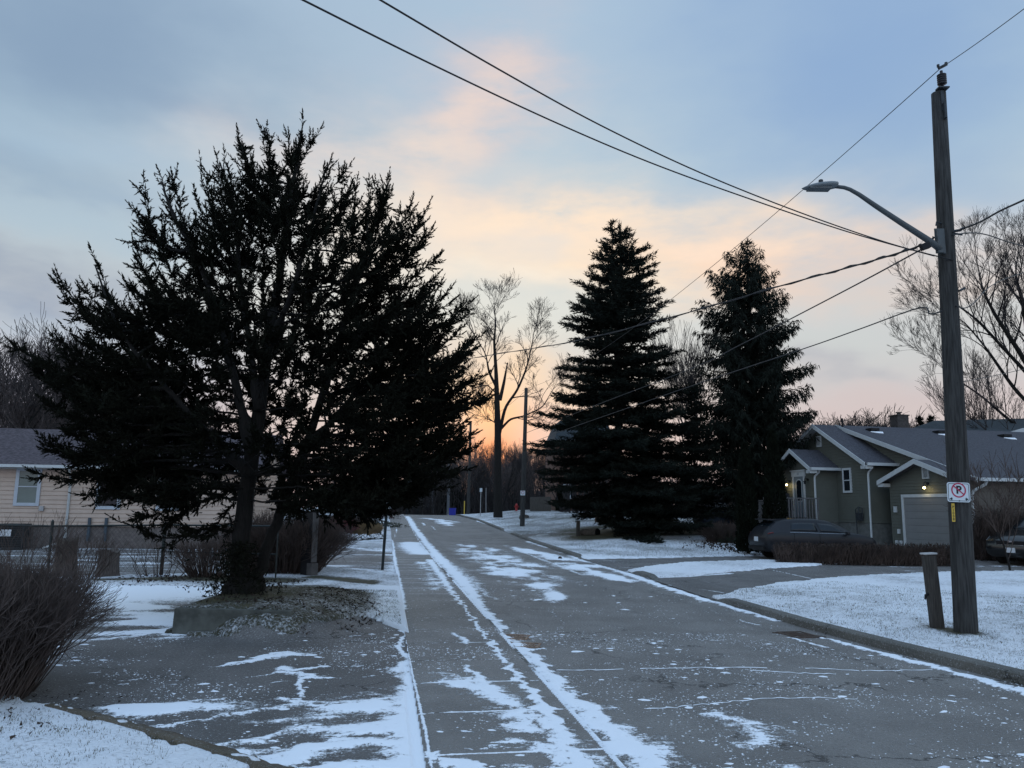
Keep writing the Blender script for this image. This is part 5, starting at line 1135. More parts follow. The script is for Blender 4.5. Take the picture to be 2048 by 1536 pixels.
# ------------------------------------------------------------------ dark roofed house behind, right
q0 = at(1925, 1000, 44); H2 = Frame((q0[0], 44, 0), 12)
h2 = thing('hip_roof_house', H2(5, 3, .3), 'house with dark hipped roof and white trimmed gable behind the green house', 'house')
zT = lambda py, Y: at(1950, py, Y)[2]
e_ = zT(878, 44); r_ = zT(828, 48)
mb = MB(); H2.box(mb, .5, 14, .5, 9, 0, e_-.05); mb.build('wall', M_BROWN, h2)
mb = MB(); mb.add([H2(0, 0, e_), H2(15, 0, e_), H2(15, 10, e_), H2(0, 10, e_), H2(2.6, 4.8, r_-.3), H2(15, 4.8, r_+.4)], [(0, 1, 5, 4), (0, 4, 3), (4, 5, 2, 3), (0, 3, 2, 1), (1, 2, 5)]); mb.build('roof', M_ROOFD, h2)
mb = MB(); pk = H2(3.4, -1.0, zT(852, 43)); l_ = H2(2.2, -1.0, zT(864, 43)); rr2 = H2(6.5, -1.0, zT(876, 43.5)); mb.prism([pk, l_, l_-[0, 0, .2], pk-[0, 0, .22]], (0, .06, 0)); mb.prism([pk, rr2, rr2-[0, 0, .2], pk-[0, 0, .22]], (0, .06, 0)); mb.build('fascia', M_WHITE, h2)
mb = MB(); mb.prism([pk+[0, .05, -.02], l_+[0, .05, -.02], l_+[0, 3, -.02], pk+[0, 3, -.02]], (0, 0, -.08)); mb.prism([pk+[0, .05, -.02], rr2+[0, .05, -.02], rr2+[0, 3, -.02], pk+[0, 3, -.02]], (0, 0, -.08)); mb.build('dormer_roof', M_ROOFD, h2)

# ------------------------------------------------------------------ beige house, left
q0 = at(100, 1000, 30.5); H3 = Frame((q0[0], q0[1], 0), 9.5)
bh = thing('beige_house', H3(0, 2, 0), 'beige sided bungalow with purple brown roof behind the chain link fence at the left', 'house')
z3 = lambda py: at(100, py, 30.5)[2]
ze, zf = z3(930), z3(1052)
mb = MB(); siding(mb, [(-12, zf), (7.5, zf), (7.5, ze), (-12, ze)], lambda a, z_: H3(a, 0, z_), -H3.W, .165, .03); siding(mb, [(0, zf), (9, zf), (9, ze), (4.5, ze+1.5), (0, ze)], lambda a, z_: H3(7.5, a, z_), H3.U, .165, .03)
mb.build('wall', M_BEIGE, bh)
mb = MB(); H3.box(mb, -12, 7.45, .03, 9, -.2, zf); mb.build('foundation', basic('brown_grey_foundation', (.12, .105, .10), .9, .2, 6), bh)
mb = MB(); rz = z3(930)+1.75
slab(mb, [H3(-12.4, -.45, ze-.02), H3(7.9, -.45, ze-.02), H3(7.9, 4.5, rz), H3(-12.4, 4.5, rz)], .1); slab(mb, [H3(-12.4, 9.4, ze), H3(7.9, 9.4, ze), H3(7.9, 4.5, rz), H3(-12.4, 4.5, rz)], .1)
mb.build('roof', M_ROOFP, bh)
mb = MB(); H3.box(mb, -12.4, 7.9, -.55, -.46, ze-.13, ze-.02); mb.build('gutter', M_WHITE, bh)
mb = MB(); H3.box(mb, -12.4, 7.9, -.45, 0, ze-.165, ze-.15); mb.build('soffit', M_WHITE, bh)
f3 = lambda a, z_, o: H3(a, 0, z_)-H3.W*(o+.012)
for cx_, z0, z1 in ((58, 1006, 942), (208, 1011, 950), (322, 1013, 952), (-90, 1004, 940)):
    a = (cx_-100)*30.5/FPX*1.0; w = .66 if cx_ > 0 else .7; zz0 = z3(z0); zz1 = z3(z1)
    window(bh, H3, f3, a, zz0, w, zz1-zz0, True, basic('pale_blue_trim', (.36, .40, .45), .5, .04, 5), M_GLASSL if cx_ == 58 else M_GLASS, casing=.12)
mb = MB(); mb.tube([H3(.72, -.5, ze-.15), H3(.72, -.3, ze-.3), H3(.68, -.06, ze-.5), H3(.68, -.06, .45), H3(.65, -.1, .3), H3(.1, -.5, .06)], .045, 4); mb.build('downspout', M_WHITE, bh)
for a in (1.5, 2.1): mb = MB(); mb.tube([H3(a, -.08, .3), H3(a, -.08, 1.18)], .06, 8); mb.build('vent_pipe', basic('blue_grey_pipe', (.05, .07, .09), .6, .1, 6), bh)
mb = MB(); H3.box(mb, -.32, -.16, -.12, -.01, 1.42, 1.6); mb.build('outlet_box', M_METAL, bh)
for u, v in ((1.4, 1.6), (1.9, 1.2), (3.2, 2.4)):
    zz = ze-.02+(v+.45)/4.95*(rz-ze)+.004; mb = MB(); mb.prism([H3(u, v, zz), H3(u+.8, v+.1, zz+.036), H3(u+.6, v+.4, zz+.145), H3(u+.1, v+.3, zz+.108)], (0, 0, .02)); mb.build('snow_patch', M_SNOW, bh)
mb = MB(); H3.box(mb, 2.2, 2.5, 3.6, 3.9, rz-.6, rz+.25); mb.build('chimney', M_BRICK, bh)
q = H3(-.85, -.6, 0); ac = thing('air_conditioner', (*q[:2], float(g(q[0], q[1]))), 'dark air conditioner unit with a white label against the beige house', 'air conditioner')
mb = MB(); H3.box(mb, -1.3, -.45, -.9, -.25, .05, .95); mb.build('cabinet', M_DKMET, ac)
mb = MB()
for i in range(12): H3.box(mb, -1.26, -.49, -.93, -.905, .12+i*.065, .15+i*.065)
mb.build('grille', M_BLACK, ac)
mb = MB(); H3.box(mb, -1.22, -.85, -.945, -.932, .50, .74); mb.build('label_plate', M_PLATE, ac)

# ------------------------------------------------------------------ far garage, house, brick house
q0 = at(782, 1000, 100); FH = Frame((q0[0], 100, 0), 0)
fg_ = thing('far_garage', FH(2.2, 2, -.4), 'small low garage with pale trimmed shallow gable at the far end of the road', 'garage')
kz = 100/FPX; zz = lambda py: at(820, py, 100)[2]
mb = MB(); siding(mb, [(.3, -.7), (4.2, -.7), (4.2, zz(1011)), (2.3, zz(1002)), (.3, zz(1011))], lambda a, z_: FH(a, 0, z_), np.array([0, -1., 0]), .2, .02); mb.build('wall', basic('taupe_siding', (.09, .08, .075), .8, .1, 3), fg_)
mb = MB(); P = FH(2.25, -.5, zz(1000)); 
for e in (FH(-.1, -.5, zz(1010)), FH(4.7, -.5, zz(1010.5))): slab(mb, [P, P+[0, 6, 0], e+[0, 6, 0], e], .12)
mb.build('roof', M_ROOFD, fg_)
mb = MB()
for e in (FH(-.1, -.53, zz(1010)), FH(4.7, -.53, zz(1010.5))): mb.prism([P+[0, -.03, .02], e+[0, 0, .02], e-[0, 0, .14], P-[0, .03, .14]], (0, -.03, 0))
FH.box(mb, .1, 4.4, -.06, -.02, zz(1013), zz(1011.3)); mb.build('fascia', basic('pale_trim', (.22, .21, .2), .7, .05, 4), fg_)
mb = MB(); FH.box(mb, 1.6, 3.9, -.05, -.012, -.6, zz(1014.5)); mb.build('garage_door', M_ROOFD, fg_)
fh = thing('far_house', FH(4, 12, -.4), 'brown two storey house with a white lattice window above the far garage', 'house')
mb = MB(); siding(mb, [(1.0, -.8), (7.0, -.8), (7.0, 4.2), (1.0, 4.2)], lambda a, z_: FH(a, 9, z_), np.array([0, -1., 0]), .25, .02); mb.build('wall', basic('brown_siding', (.065, .05, .045), .8, .1, 3), fh)
mb = MB(); slab(mb, [FH(.6, 8.6, 4.2), FH(7.4, 8.6, 4.2), FH(7.4, 12, 6), FH(.6, 12, 6)], .12); slab(mb, [FH(.6, 15.4, 4.2), FH(7.4, 15.4, 4.2), FH(7.4, 12, 6), FH(.6, 12, 6)], .12); mb.build('roof', M_ROOFD, fh)
wo_ = window(fh, FH, lambda a, z_, o: FH(a, 9, z_)-np.array([0, o+.03, 0]), 3.15, at(829, 1003, 109)[2], .62, .62, True, M_PLATE, M_GLASS, casing=.08)
mb = MB()
for i in range(3): FH.box(mb, 2.84+.155*(i+1)-.015, 2.84+.155*(i+1)+.015, 8.92, 8.95, at(829, 1003, 109)[2], at(829, 1003, 109)[2]+.62)
mb.build('muntins', M_PLATE, wo_)
BYb = 68; q0 = at(1112, 1000, BYb); BF = Frame((q0[0], BYb, 0), 4)
br = thing('brick_house', BF(4, 3, 1.3), 'two storey brick house with steep grey roof hidden behind the broad spruce', 'house')
zb = lambda py: at(1130, py, BYb)[2]
mb = MB(); BF.box(mb, 0, 5, 0, 8, .8, zb(885)); mb.build('wall', M_BRICK, br)
mb = MB(); mb.add([BF(-.2, -.3, zb(882)), BF(5.2, -.3, zb(882)), BF(5.2, 8.3, zb(882)), BF(-.2, 8.3, zb(882)), BF(.5, 1.2, zb(838)), BF(4.6, 1.2, zb(838)), BF(4.6, 6.5, zb(838)), BF(.5, 6.5, zb(838))], [(0, 1, 5, 4), (1, 2, 6, 5), (2, 3, 7, 6), (3, 0, 4, 7), (4, 5, 6, 7), (3, 2, 1, 0)]); mb.build('roof', M_ROOFD, br)
mb = MB(); BF.box(mb, -.25, 5.2, -.36, -.31, zb(885), zb(880)); mb.build('fascia', M_WHITE, br)
for px in (1131, 1146):
    a = (px-1112)*BYb/FPX; window(br, BF, lambda a_, z_, o: BF(a_, 0, z_)-BF.W*(o+.01), a, zb(996), .42, 1.1, False, M_PLATE, M_GLASS, casing=.06)

# ------------------------------------------------------------------ fences
def board_fence(name, label, A_, B_, h, pitch, mat, z0=None, gap=.008):
    A_ = np.array(A_, float); B_ = np.array(B_, float); L_ = np.linalg.norm(B_-A_); u = (B_-A_)/L_; n = int(L_/pitch); r = thing(name, (*((A_+B_)/2), float(g(*((A_+B_)/2)))), label, 'fence')
    mb = MB()
    for i in range(n):
        p = A_+u*(i+.5)*pitch; zz = float(g(p[0], p[1])); mb.box((p[0], p[1], zz+h/2), (pitch-gap, .02, h*(1+.012*math.sin(i*3.1))), ((u[0], u[1], 0), (-u[1], u[0], 0), (0, 0, 1)))
    mb.build('boards', mat, r); mb = MB()
    for zz in (.3, h-.3):
        mb.tube([(A_[0], A_[1]+.04, float(g(*A_))+zz), (B_[0], B_[1]+.04, float(g(*B_))+zz)], .03, 4)
    mb.build('rail', mat, r)
board_fence('board_fence', 'grey board fence beside the brick house beyond the snowy mound', at(1060, 1010, 69)[:2], at(1103, 1010, 66)[:2], 1.25, .14, M_FENCEW)
board_fence('board_fence', 'short tan board fence glimpsed under the broad spruce', at(1190, 1030, 50)[:2], at(1228, 1030, 47)[:2], .9, .14, basic('tan_boards', (.13, .09, .065), .9, .2, 6))
board_fence('board_fence', 'dark board fence behind the porch steps and cedars', at(1500, 1010, 46)[:2], at(1570, 1010, 44)[:2], 1.7, .15, M_FENCEW)
lf = thing('lattice_fence', (*at(1460, 1010, 46)[:2], .7), 'pale lattice topped fence above the parked navy vehicle', 'fence')
mb = MB(); a_ = at(1425, 1006, 46); b2 = at(1492, 1004, 46); w_ = b2-a_; zt = a_[2]; n = 22
for i in range(n): p = a_+w_*i/n; mb.box((p[0], 46, zt-.2), (.03, .02, .42))
for k in range(5): mb.box(((a_[0]+b2[0])/2, 46.02, zt-.02-k*.09), (w_[0], .02, .03))
mb.build('lattice', M_METAL, lf); mb = MB(); mb.box(((a_[0]+b2[0])/2, 46.0, zt-1.1), (w_[0], .03, 1.3)); mb.build('boards', M_FENCEW, lf)

# chain link fence
fp = [G(-140, 1150)[:2], G(95, 1147)[:2], G(322, 1154)[:2]]; ft = 1.22
cf = thing('chain_link_fence', (*fp[1], 0), 'dark chain link fence with top rail in front of the beige house', 'fence')
fp[0] = fp[1]+(fp[1]-fp[2])*1.6
zt_ = [at(95, 1052, fp[1][1])[2], at(322, 1050, fp[2][1])[2]]
ext = fp[2]+(fp[2]-fp[1])*.95
for i, p in enumerate((fp[0], fp[1], fp[2])):
    mb = MB(); h = zt_[min(1, i)]+.04 if i else zt_[0]; mb.tube([(p[0], p[1], float(g(*p))-.1), (p[0], p[1], h)], .045 if i == 2 else .036, 8); mb.tube([(p[0], p[1], h), (p[0], p[1], h+.05)], [.036, .01], 8); mb.build('post', M_GPOST, cf)
mb = MB(); mb.tube([(*fp[0], zt_[0]), (*fp[1], zt_[0]), (*fp[2], zt_[1]), (*ext, zt_[1]+.02)], .026, 6); mb.build('top_rail', M_GPOST, cf)
mb = MB(); m0 = at(322, 1103, fp[2][1]); mb.tube([m0, (ext[0], ext[1], m0[2]+.0)], .016, 6); mb.tube([(*ext, .0), (*ext, zt_[1])], .02, 6); mb.build('gate_rail', M_GPOST, cf)
S = []
for (P0, P1, z0, z1) in ((fp[0], fp[1], zt_[0], zt_[0]), (fp[1], fp[2], zt_[0], zt_[1])):
    L_ = np.linalg.norm(P1-P0); hh = 1.12; u = (P1-P0)/L_; n = int((L_+hh)/.115)
    for k in range(n):
        for sgn in (1, -1):
            s0 = -hh+k*.115; a, b_ = s0, s0+hh; ta, tb = max(a, 0), min(b_, L_)
            if tb <= ta: continue
            za = (ta-a)/hh*hh; zb_ = (tb-a)/hh*hh
            if sgn < 0: za, zb_ = hh-za, hh-zb_
            pa = P0+u*ta; pb = P0+u*tb; S.append((pa[0], pa[1], .08+za, pb[0], pb[1], .08+zb_, .0026, .0026))
segs_obj('mesh', S, M_GPOST, cf, 3)
def stump(name, label, px, pyb, pyt, r, seed, mat=M_STUMP, cat='stump', flare=1.25):
    R = np.random.default_rng(seed); p = G(px, pyb); Y = p[1]; zt = at(px, pyt, Y)[2]; n = 20; V = []; F = []; H_ = zt-p[2]
    prof = [(-.1, flare*1.1), (.0, flare), (.15, 1.05), (.5, .95), (.8, .92), (1.0, .95), (1.0, .0)]
    ph = R.random(4)*6
    for t, q in prof:
        for k in range(n):
            a = 6.283*k/n; w = 1+.10*math.sin(3*a+ph[0])+.06*math.sin(7*a+ph[1]); V.append((p[0]+math.cos(a)*r*q*w, Y+math.sin(a)*r*q*w, p[2]+t*H_+(.05*math.sin(a*2+ph[2]) if t == 1 and q else 0)))
    for i in range(len(prof)-1):
        for k in range(n): F.append((i*n+k, i*n+(k+1) % n, (i+1)*n+(k+1) % n, (i+1)*n+k))
    o = mesh_obj(name, V, F, mat, None, False, (p[0], Y, p[2])); return tag(o, label, cat)
stump('cut_trunk', 'tall cut tree trunk overgrown with twigs at the chain link fence', 130, 1152, 1078, .24, 1, mat=M_LOG, cat='tree trunk')
stump('tree_stump', 'short rough grey tree stump in front of the chain link fence', 214, 1156, 1101, .24, 2)
stump('stump_block', 'dark flat stump block behind the far utility pole', 1048, 1038, 1030, .36, 3, mat=M_LOG, flare=1.0)
pl_ = G(1165, 1072); a_ = pl_+[0, 0, .17]; b2 = G(1197, 1073)+[0, .4, .19]
lg = thing('log', tuple(pl_), 'sawn log lying on the lawn beside the short wooden marker post', 'log'); mb = MB(); mb.tube([a_, a_*.7+b2*.3, a_*.3+b2*.7, b2], [.19, .2, .19, .21], 14); mb.build('bark', M_LOG, lg); mb = MB(); d = unit(b2-a_); mb.tube([b2, b2+d*.012], .19, 14); mb.build('sawn_end', M_BLACK, lg)

# ------------------------------------------------------------------ retaining wall
wc = np.array([-4.50, 11.2]); cw = thing('concrete_wall', (*wc, 0), 'low angled concrete retaining wall under the juniper', 'retaining wall')
mb = MB()
def wall_run(P0, P1, w, zb0, zt0, zt1):
    P0, P1 = np.array(P0), np.array(P1); u = unit(P1-P0); n_ = np.array([-u[1], u[0]]); q = .02
    V = []
    for P_, zt in ((P0, zt0), (P1, zt1)):
        V += [(*(P_), zb0), (*(P_+n_*w), zb0), (*(P_+n_*(w-q)), zt), (*(P_+n_*q), zt-.004), ]
    mb.add(V, [(0, 3, 7, 4), (3, 2, 6, 7), (2, 1, 5, 6), (0, 1, 2, 3), (7, 6, 5, 4)])
wall_run((-4.52, 11.08), (-2.95, 11.0), .17, -.2, .345, .335)
mb.build('front_face', M_CONC, cw)
mb = MB(); wall_run((-4.40, 11.10), (-4.62, 14.2), .17, -.2, .343, .30); mb.V = [(x, y, z_) for x, y, z_ in mb.V]; mb.build('side_face', M_CONC, cw)

def crack_snow(P, w, seed):
    R = np.random.default_rng(seed); Q = []
    for i in range(len(P)-1):
        for k in range(30): Q.append(np.array(P[i])*(1-k/30)+np.array(P[i+1])*k/30)
    Q = [G(*q) for q in Q]; mb = MB()
    for i in range(len(Q)-1):
        if vnoise(np.array(i*.13+seed*9.), np.array(2.5)) < .38: continue
        for e in (0, 1): 
            p = Q[i+e]; ww = w*(.35+1.1*float(vnoise(np.array((i+e)*.4), np.array(seed*3.1)))); o_ = .07*(float(vnoise(np.array((i+e)*.25), np.array(seed+.3)))-.5)
            mb.V += [(p[0], p[1]-ww/2+o_, p[2]-.03+.004), (p[0]+.003, p[1]+ww/2+o_, p[2]-.03+.005)]
        n = len(mb.V); mb.F.append((n-4, n-2, n-1, n-3))
    tag(mb.build('snow_in_crack', M_SNOW, None), kind='stuff')
crack_snow([(1095, 1336), (1200, 1334), (1400, 1330), (1600, 1331), (1740, 1337), (1870, 1335)], .028, 1)
crack_snow([(1180, 1411), (1330, 1410), (1430, 1400), (1520, 1391), (1640, 1390), (1710, 1392)], .022, 2)
crack_snow([(1500, 1336), (1620, 1342), (1700, 1343)], .03, 5)
def litter(poly, n, s_, seed):
    R = np.random.default_rng(seed); P = np.array(poly); lo, hi = P.min(0), P.max(0); x = R.uniform(lo[0], hi[0], n); y = R.uniform(lo[1], hi[1], n); k = inside_sd(P, x, y) > 0; x, y = x[k], y[k]; k = fbm(x*2.2+5, y*2.2) > .47; x, y = x[k], y[k]
    off = np.where(pave_sd(x, y) < 0, .06, .01); Q = np.stack([x, y, g(x, y)+off], 1); tag(tri_obj('leaf_litter', leaf_tris(Q, np.stack([R.normal(size=len(Q)), R.normal(size=len(Q)), np.abs(R.normal(size=len(Q)))*.35], 1), s_, s_*.6, .2), M_LEAFL, None), kind='stuff')
litter([(-4.4, 11.2), (-2.2, 10.6), (-1.9, 13), (-2.8, 16), (-4.8, 16)], 2600, .045, 1)
litter([(-5.2, 5.2), (-3.2, 6.2), (-3.4, 7.6), (-5.2, 8.2)], 500, .035, 2)
litter([(3.8, 14), (5.2, 9), (9, 9), (13, 15), (9, 19)], 220, .04, 3)
litter([(-9, 17.2), (-4.6, 16.6), (-4.6, 18.6), (-9, 19.6)], 900, .07, 4)
# blown snow flecks and small rounded drifts lying on the dry pavement
def flecks(name, n, ylim, seed, hi=.05, xr=None):
    R = np.random.default_rng(seed); y = ylim[0]+(ylim[1]-ylim[0])*R.random(n*3)**1.25; x = R.uniform(-6.5, 6.5, n*3)
    den = fbm(x*1.1+3, y*1.3+9, 4); road_ = (x > SWX(y)+.02) & (x < KRX(y)-.02); dr = inside_sd(D5, x, y) > .1; k = (road_ | dr) & (R.random(n*3) < np.clip((den-.44)*4, .03, 1)); x, y = x[k][:n], y[k][:n]; m = len(x)
    r = (.0025+.0065*R.random(m)**2)*(1+y/22) + hi*R.random(m)**60; asp = .35+.5*R.random(m); a0 = R.normal(size=m)*.5+.1
    zz = g(x, y)+np.where(x > SWX(y)+1.36, -.03, np.where(x > SWX(y), .013, 0)); K = 7; V = np.zeros((m, K+1, 3))
    th = np.where((x < SWX(y)+.02), 0, 0)
    V[:, 0, 0] = x; V[:, 0, 1] = y; V[:, 0, 2] = zz+.004+r*.12
    for k in range(K):
        a = 6.283*k/K; q = r*(.7+.6*R.random(m)); u = np.cos(a)*q; v = np.sin(a)*q*asp; V[:, k+1, 0] = x+u*np.cos(a0)-v*np.sin(a0); V[:, k+1, 1] = y+u*np.sin(a0)+v*np.cos(a0); V[:, k+1, 2] = zz+.0015
    base = np.arange(m)[:, None]*(K+1); F = np.concatenate([np.concatenate([base, base+1+k, base+1+(k+1) % K], 1) for k in range(K)]); o = mesh_obj(name, V.reshape(-1, 3), F, M_SNOW, None, True); tag(o, kind='stuff')
flecks('snow_flecks', 11000, (4.2, 12), 1, .06); flecks('snow_flecks', 2200, (10, 22), 2, .09)
# worn edging between the near lawn and the driveway
E_ = [np.array(G(*q)) for q in ((95, 1423), (150, 1437), (220, 1455), (300, 1478), (400, 1507), (480, 1534))]; E_.append(E_[-1]+(E_[-1]-E_[-2])*1.5)
mb = MB(); Rr = np.random.default_rng(4); P = []
for i in range(len(E_)-1):
    for k in range(10): P.append(E_[i]*(1-k/10)+E_[i+1]*k/10)
V = []
for i, p in enumerate(P):
    d = unit((P[min(i+1, len(P)-1)]-P[max(i-1, 0)])[:2]); n_ = np.array([-d[1], d[0]]); 
    for o_, z_ in ((.17, -.02), (.15+Rr.normal()*.008, .022+Rr.normal()*.004), (.05, .048+Rr.normal()*.004), (-.03, .062+Rr.normal()*.004), (-.05, -.05)): V.append((p[0]+n_[0]*o_, p[1]+n_[1]*o_, z_))
mb.V = V
for i in range(len(P)-1):
    for k in range(4): mb.F.append((i*5+k, i*5+k+1, (i+1)*5+k+1, (i+1)*5+k))
M_EDGE = ground_mat('tan_edging', (.095, .080, .058), (.14, .115, .085), .6)
o = mb.build('edging_kerb', M_EDGE, None, True); tag(o, kind='structure'); a = o.data.attributes.new('cover', 'FLOAT', 'POINT'); a.data.foreach_set('value', np.array([.10+.5*float(vnoise(np.array(v[0]*4), np.array(v[1]*4))) - .15 for v in V], np.float32))
# dark timber post; the paler board colour paints its lit side
p = G(618, 1154); tb = thing('timber_post', tuple(p), 'thick dark square timber post with a paler edge, standing behind the juniper', 'post')
Fp = Frame(p, -32); zt = at(618, 1022, p[1])[2]-p[2]
mb = MB(); Fp.box(mb, -.22, .14, -.09, .09, -.1, zt); mb.build('shaft', M_BLACK, tb)
mb = MB(); Fp.box(mb, .143, .165, -.11, .07, .36, zt-.04); Fp.box(mb, .02, .19, -.115, .10, -.1, .34); mb.build('lit_side_board', basic('lit_side_tone', (.075, .072, .07), .9, .2, 6), tb)
p = G(647, 1137); tb = thing('timber_post', tuple(p), 'slimmer grey timber post just behind the thick dark one', 'post'); mb = MB(); zt = at(647, 1035, p[1])[2]; mb.box((p[0], p[1], (p[2]+zt)/2-.05), (.10, .12, zt-p[2]+.1)); mb.build('shaft', M_POST, tb)

# ------------------------------------------------------------------ signs and posts
def sign_post(label, px, pyb, pxt, pyt, sign=None, mat=M_GPOST, w=.045, Y=None, group=None):
    p = G(px, pyb) if Y is None else np.array([*at(px, pyb, Y)[:2], float(g(*at(px, pyb, Y)[:2]))]); t = at(pxt, pyt, p[1]); r = thing('sign_post', tuple(p), label, 'sign post', group)
    mb = MB(); d = unit(t-p); ax = (np.array([1., 0, 0]), np.array([0, 1., 0]), d)
    mb.box((p+t)/2-[0, 0, .05], (w, w*.5, np.linalg.norm(t-p)+.1), ax); mb.box((p+t)/2-[0, -.02, .05], (w*.4, w*.6, np.linalg.norm(t-p)+.1), ax); mb.build('post', mat, r)
    if sign:
        (sx, sy, sw, sh, deg) = sign; c = at(sx, sy, p[1]-.04); a = rad(deg); X = np.array([math.cos(a), math.sin(a), 0]); mb = MB(); mb.box(c, (sw, .006, sh), (X, np.array([-math.sin(a), math.cos(a), 0]), (0, 0, 1))); mb.build('sign_panel', M_SIGNW, r)
    return r
sign_post('dark green metal sign post leaning at the sidewalk edge beside the juniper', 764.5, 1140, 776, 985, (777, 1008, .30, .30, 72), w=.075)
sign_post('thin post with small sign at the start of the far right kerb', 960.5, 1034, 962, 976, (962, 980, .22, .3, 0), M_METAL, .06)
sign_post('thin bare pale post to the right of the far kerb sign', 972, 1026, 972, 976, None, M_METAL, .05, Y=78)
sign_post('slim yellow gas marker post beyond the blue bin', 928.5, 1026, 929, 1002, None, M_YEL, .10, Y=80)
def marker_post(label, px, pyb, pxt, pyt, w, cap=False, lean=None):
    p = G(px, pyb); t = at(pxt, pyt, p[1]); r = thing('wooden_post', tuple(p), label, 'post'); d = unit(t-p); ax = (unit(np.cross([0, 1., 0], d)), np.array([0, 1., 0]), d)
    L_ = np.linalg.norm(t-p); mb = MB(); mb.box((p+t)/2-d*.05, (w, w*.85, L_+.1), ax); o = mb.build('shaft', M_POST, r); bv = o.modifiers.new('b', 'BEVEL'); bv.width = w*.14; bv.segments = 3
    if cap: mb = MB(); mb.box(t+[0, 0, .014], (w*1.14, w*.98, .026), ax); o = mb.build('snowy_cap', basic('frosted_cap', (.42, .42, .42), .9, .1, 8), r); bv = o.modifiers.new('b', 'BEVEL'); bv.width = .01; bv.segments = 2
    return r, p, t, ax
r, p, t, ax = marker_post('short brown wooden post leaning left beside the utility pole', 1875.5, 1262, 1857, 1109, .172, True)
mb = MB(); c = p*.52+t*.48; mb.tube([c+[-.07, -.02, .02], c+[-.13, -.03, -.02], c+[-.145, -.03, -.08]], [.018, .022, .012], 8); mb.tube([c+[-.06, -.03, .3], c+[-.085, -.03, .12], c+[-.08, -.03, .02]], .008, 5); mb.build('hook', M_BLACK, r)
marker_post('short upright wooden marker post at the edge of the far driveway', 1156, 1074, 1156.5, 1041, .19)

# ------------------------------------------------------------------ utility poles
def pole(label, base, top, r0, r1, n=16, name='utility_pole', group=None, mat=M_BARK):
    r = thing(name, tuple(base), label, 'utility pole', group); mb = MB(); P = [base-[0, 0, .1]]+[base*(1-t)+top*t for t in (0, .05, .2, .4, .6, .8, 1)]; mb.tube(P, [r0*1.04, r0*1.03, r0, r0*.95+r1*.05, r0*.7+r1*.3, r0*.45+r1*.55, r0*.2+r1*.8, r1], n); mb.build('shaft', mat, r, True); return r
pb = G(1932.5, 1271); PY = pb[1]; pt = at(1877, 187, PY)
up_ = pole('tall weathered wooden utility pole with street light and no parking sign at the right', pb, pt, .157, .108, 20)
PA = lambda py: at(1932.5-55.5*(1271-py)/1084, py, PY)
pax = unit(pt-pb)
def lathe(mb, base, axis, prof, n=14):
    axis = unit(np.array(axis, float)); P = [base+axis*h for h, _ in prof]; mb.tube(P, [r for _, r in prof], n); return mb
mb = MB()   # top bracket
c = at(1884, 200, PY-.10); mb.box(c+[0, 0, -.02], (.05, .05, .34)); mb.box(c+[.01, -.02, -.2], (.035, .1, .26)); t0 = at(1885, 177, PY-.1); mb.box(t0, (.17, .12, .022)); mb.build('ridge_bracket', M_DKMET, up_)
mb = MB(); prof = [(0, .02), (.05, .022)]
h = .055
for i in range(5): prof += [(h, .035), (h+.012, .070), (h+.024, .072), (h+.034, .036)]; h += .036
prof += [(h+.01, .024), (h+.06, .022)]
ib = at(1885, 176, PY-.1); lathe(mb, ib, (0, 0, 1), prof, 16); ins = mb.build('insulator', basic('brown_porcelain', (.02, .018, .02), .25, .1, 6), up_, True)
it = at(1885, 133, PY-.1); mb = MB(); mb.box(it, (.15, .035, .04), (unit(np.array([1, 0, .55])), np.array([0, 1., 0]), unit(np.array([-.55, 0, 1])))); mb.tube([it+[-.07, 0, -.01], it+[-.07, 0, .03]], .022, 8); mb.tube([it+[.06, 0, .02], it+[.06, 0, .07]], .024, 8); mb.build('wire_clamp', M_DKMET, ins)
mb = MB(); Pn = [at(1880, 498, PY-.14), at(1862, 484, PY-.16), at(1800, 444, PY-.25), at(1750, 411, PY-.3), at(1718, 389, PY-.34), at(1700, 379, PY-.36), at(1688, 375, PY-.37), at(1670, 373, PY-.38)]
mb.tube(Pn, [.052, .050, .043, .038, .033, .030, .029, .028], 12); arm = mb.build('lamp_arm', M_ARM, up_, True)
mb = MB(); c = PA(490)+[0, -.13, 0]; mb.box(at(1880, 482, PY-.15), (.09, .05, .38)); mb.box(at(1880, 482, PY-.115), (.15, .02, .40)); mb.build('arm_plate', M_ARM, up_)
# luminaire: flattened teardrop body
lum = thing('street_lamp_head', at(1640, 371, PY-.38), 'grey cobra head street light at the end of the pole arm', 'street light')
V = []; F = []; n = 18; xs = np.linspace(0, 1, 11); LL_ = at(1603, 377, PY-.38); LR_ = at(1673, 371, PY-.38); axx = LR_-LL_
for i, t in enumerate(xs):
    w = .125*min(1, (math.sin(min(t*2.1, 1)*math.pi/2))**.7)*(1 if t < .85 else 1-.35*(t-.85)/.15)+.002; hh = .062*min(1, math.sin(min(t*1.6, 1)*math.pi/2)**.8)*(1-.15*sm(np.array(t), .8, 1))+.002
    for k in range(n):
        a = 6.283*k/n; zz = math.sin(a); V.append(LL_+axx*t+np.array([0, math.cos(a)*w, (zz*hh if zz > 0 else zz*hh*.62)]))
for i in range(10):
    for k in range(n): F.append((i*n+k, i*n+(k+1) % n, (i+1)*n+(k+1) % n, (i+1)*n+k))
F.append(tuple(range(n))[::-1]); F.append(tuple(10*n+k for k in range(n)))
mesh_obj('housing', V, F, M_LAMPG, lum, True)
mb = MB(); c = LL_+axx*.5+[0, 0, -.034]; mb.box(c, (axx[0]*.62, .17, .022)); mb.build('lens', basic('lamp_lens', (.10, .11, .115), .3, .1, 5), lum)
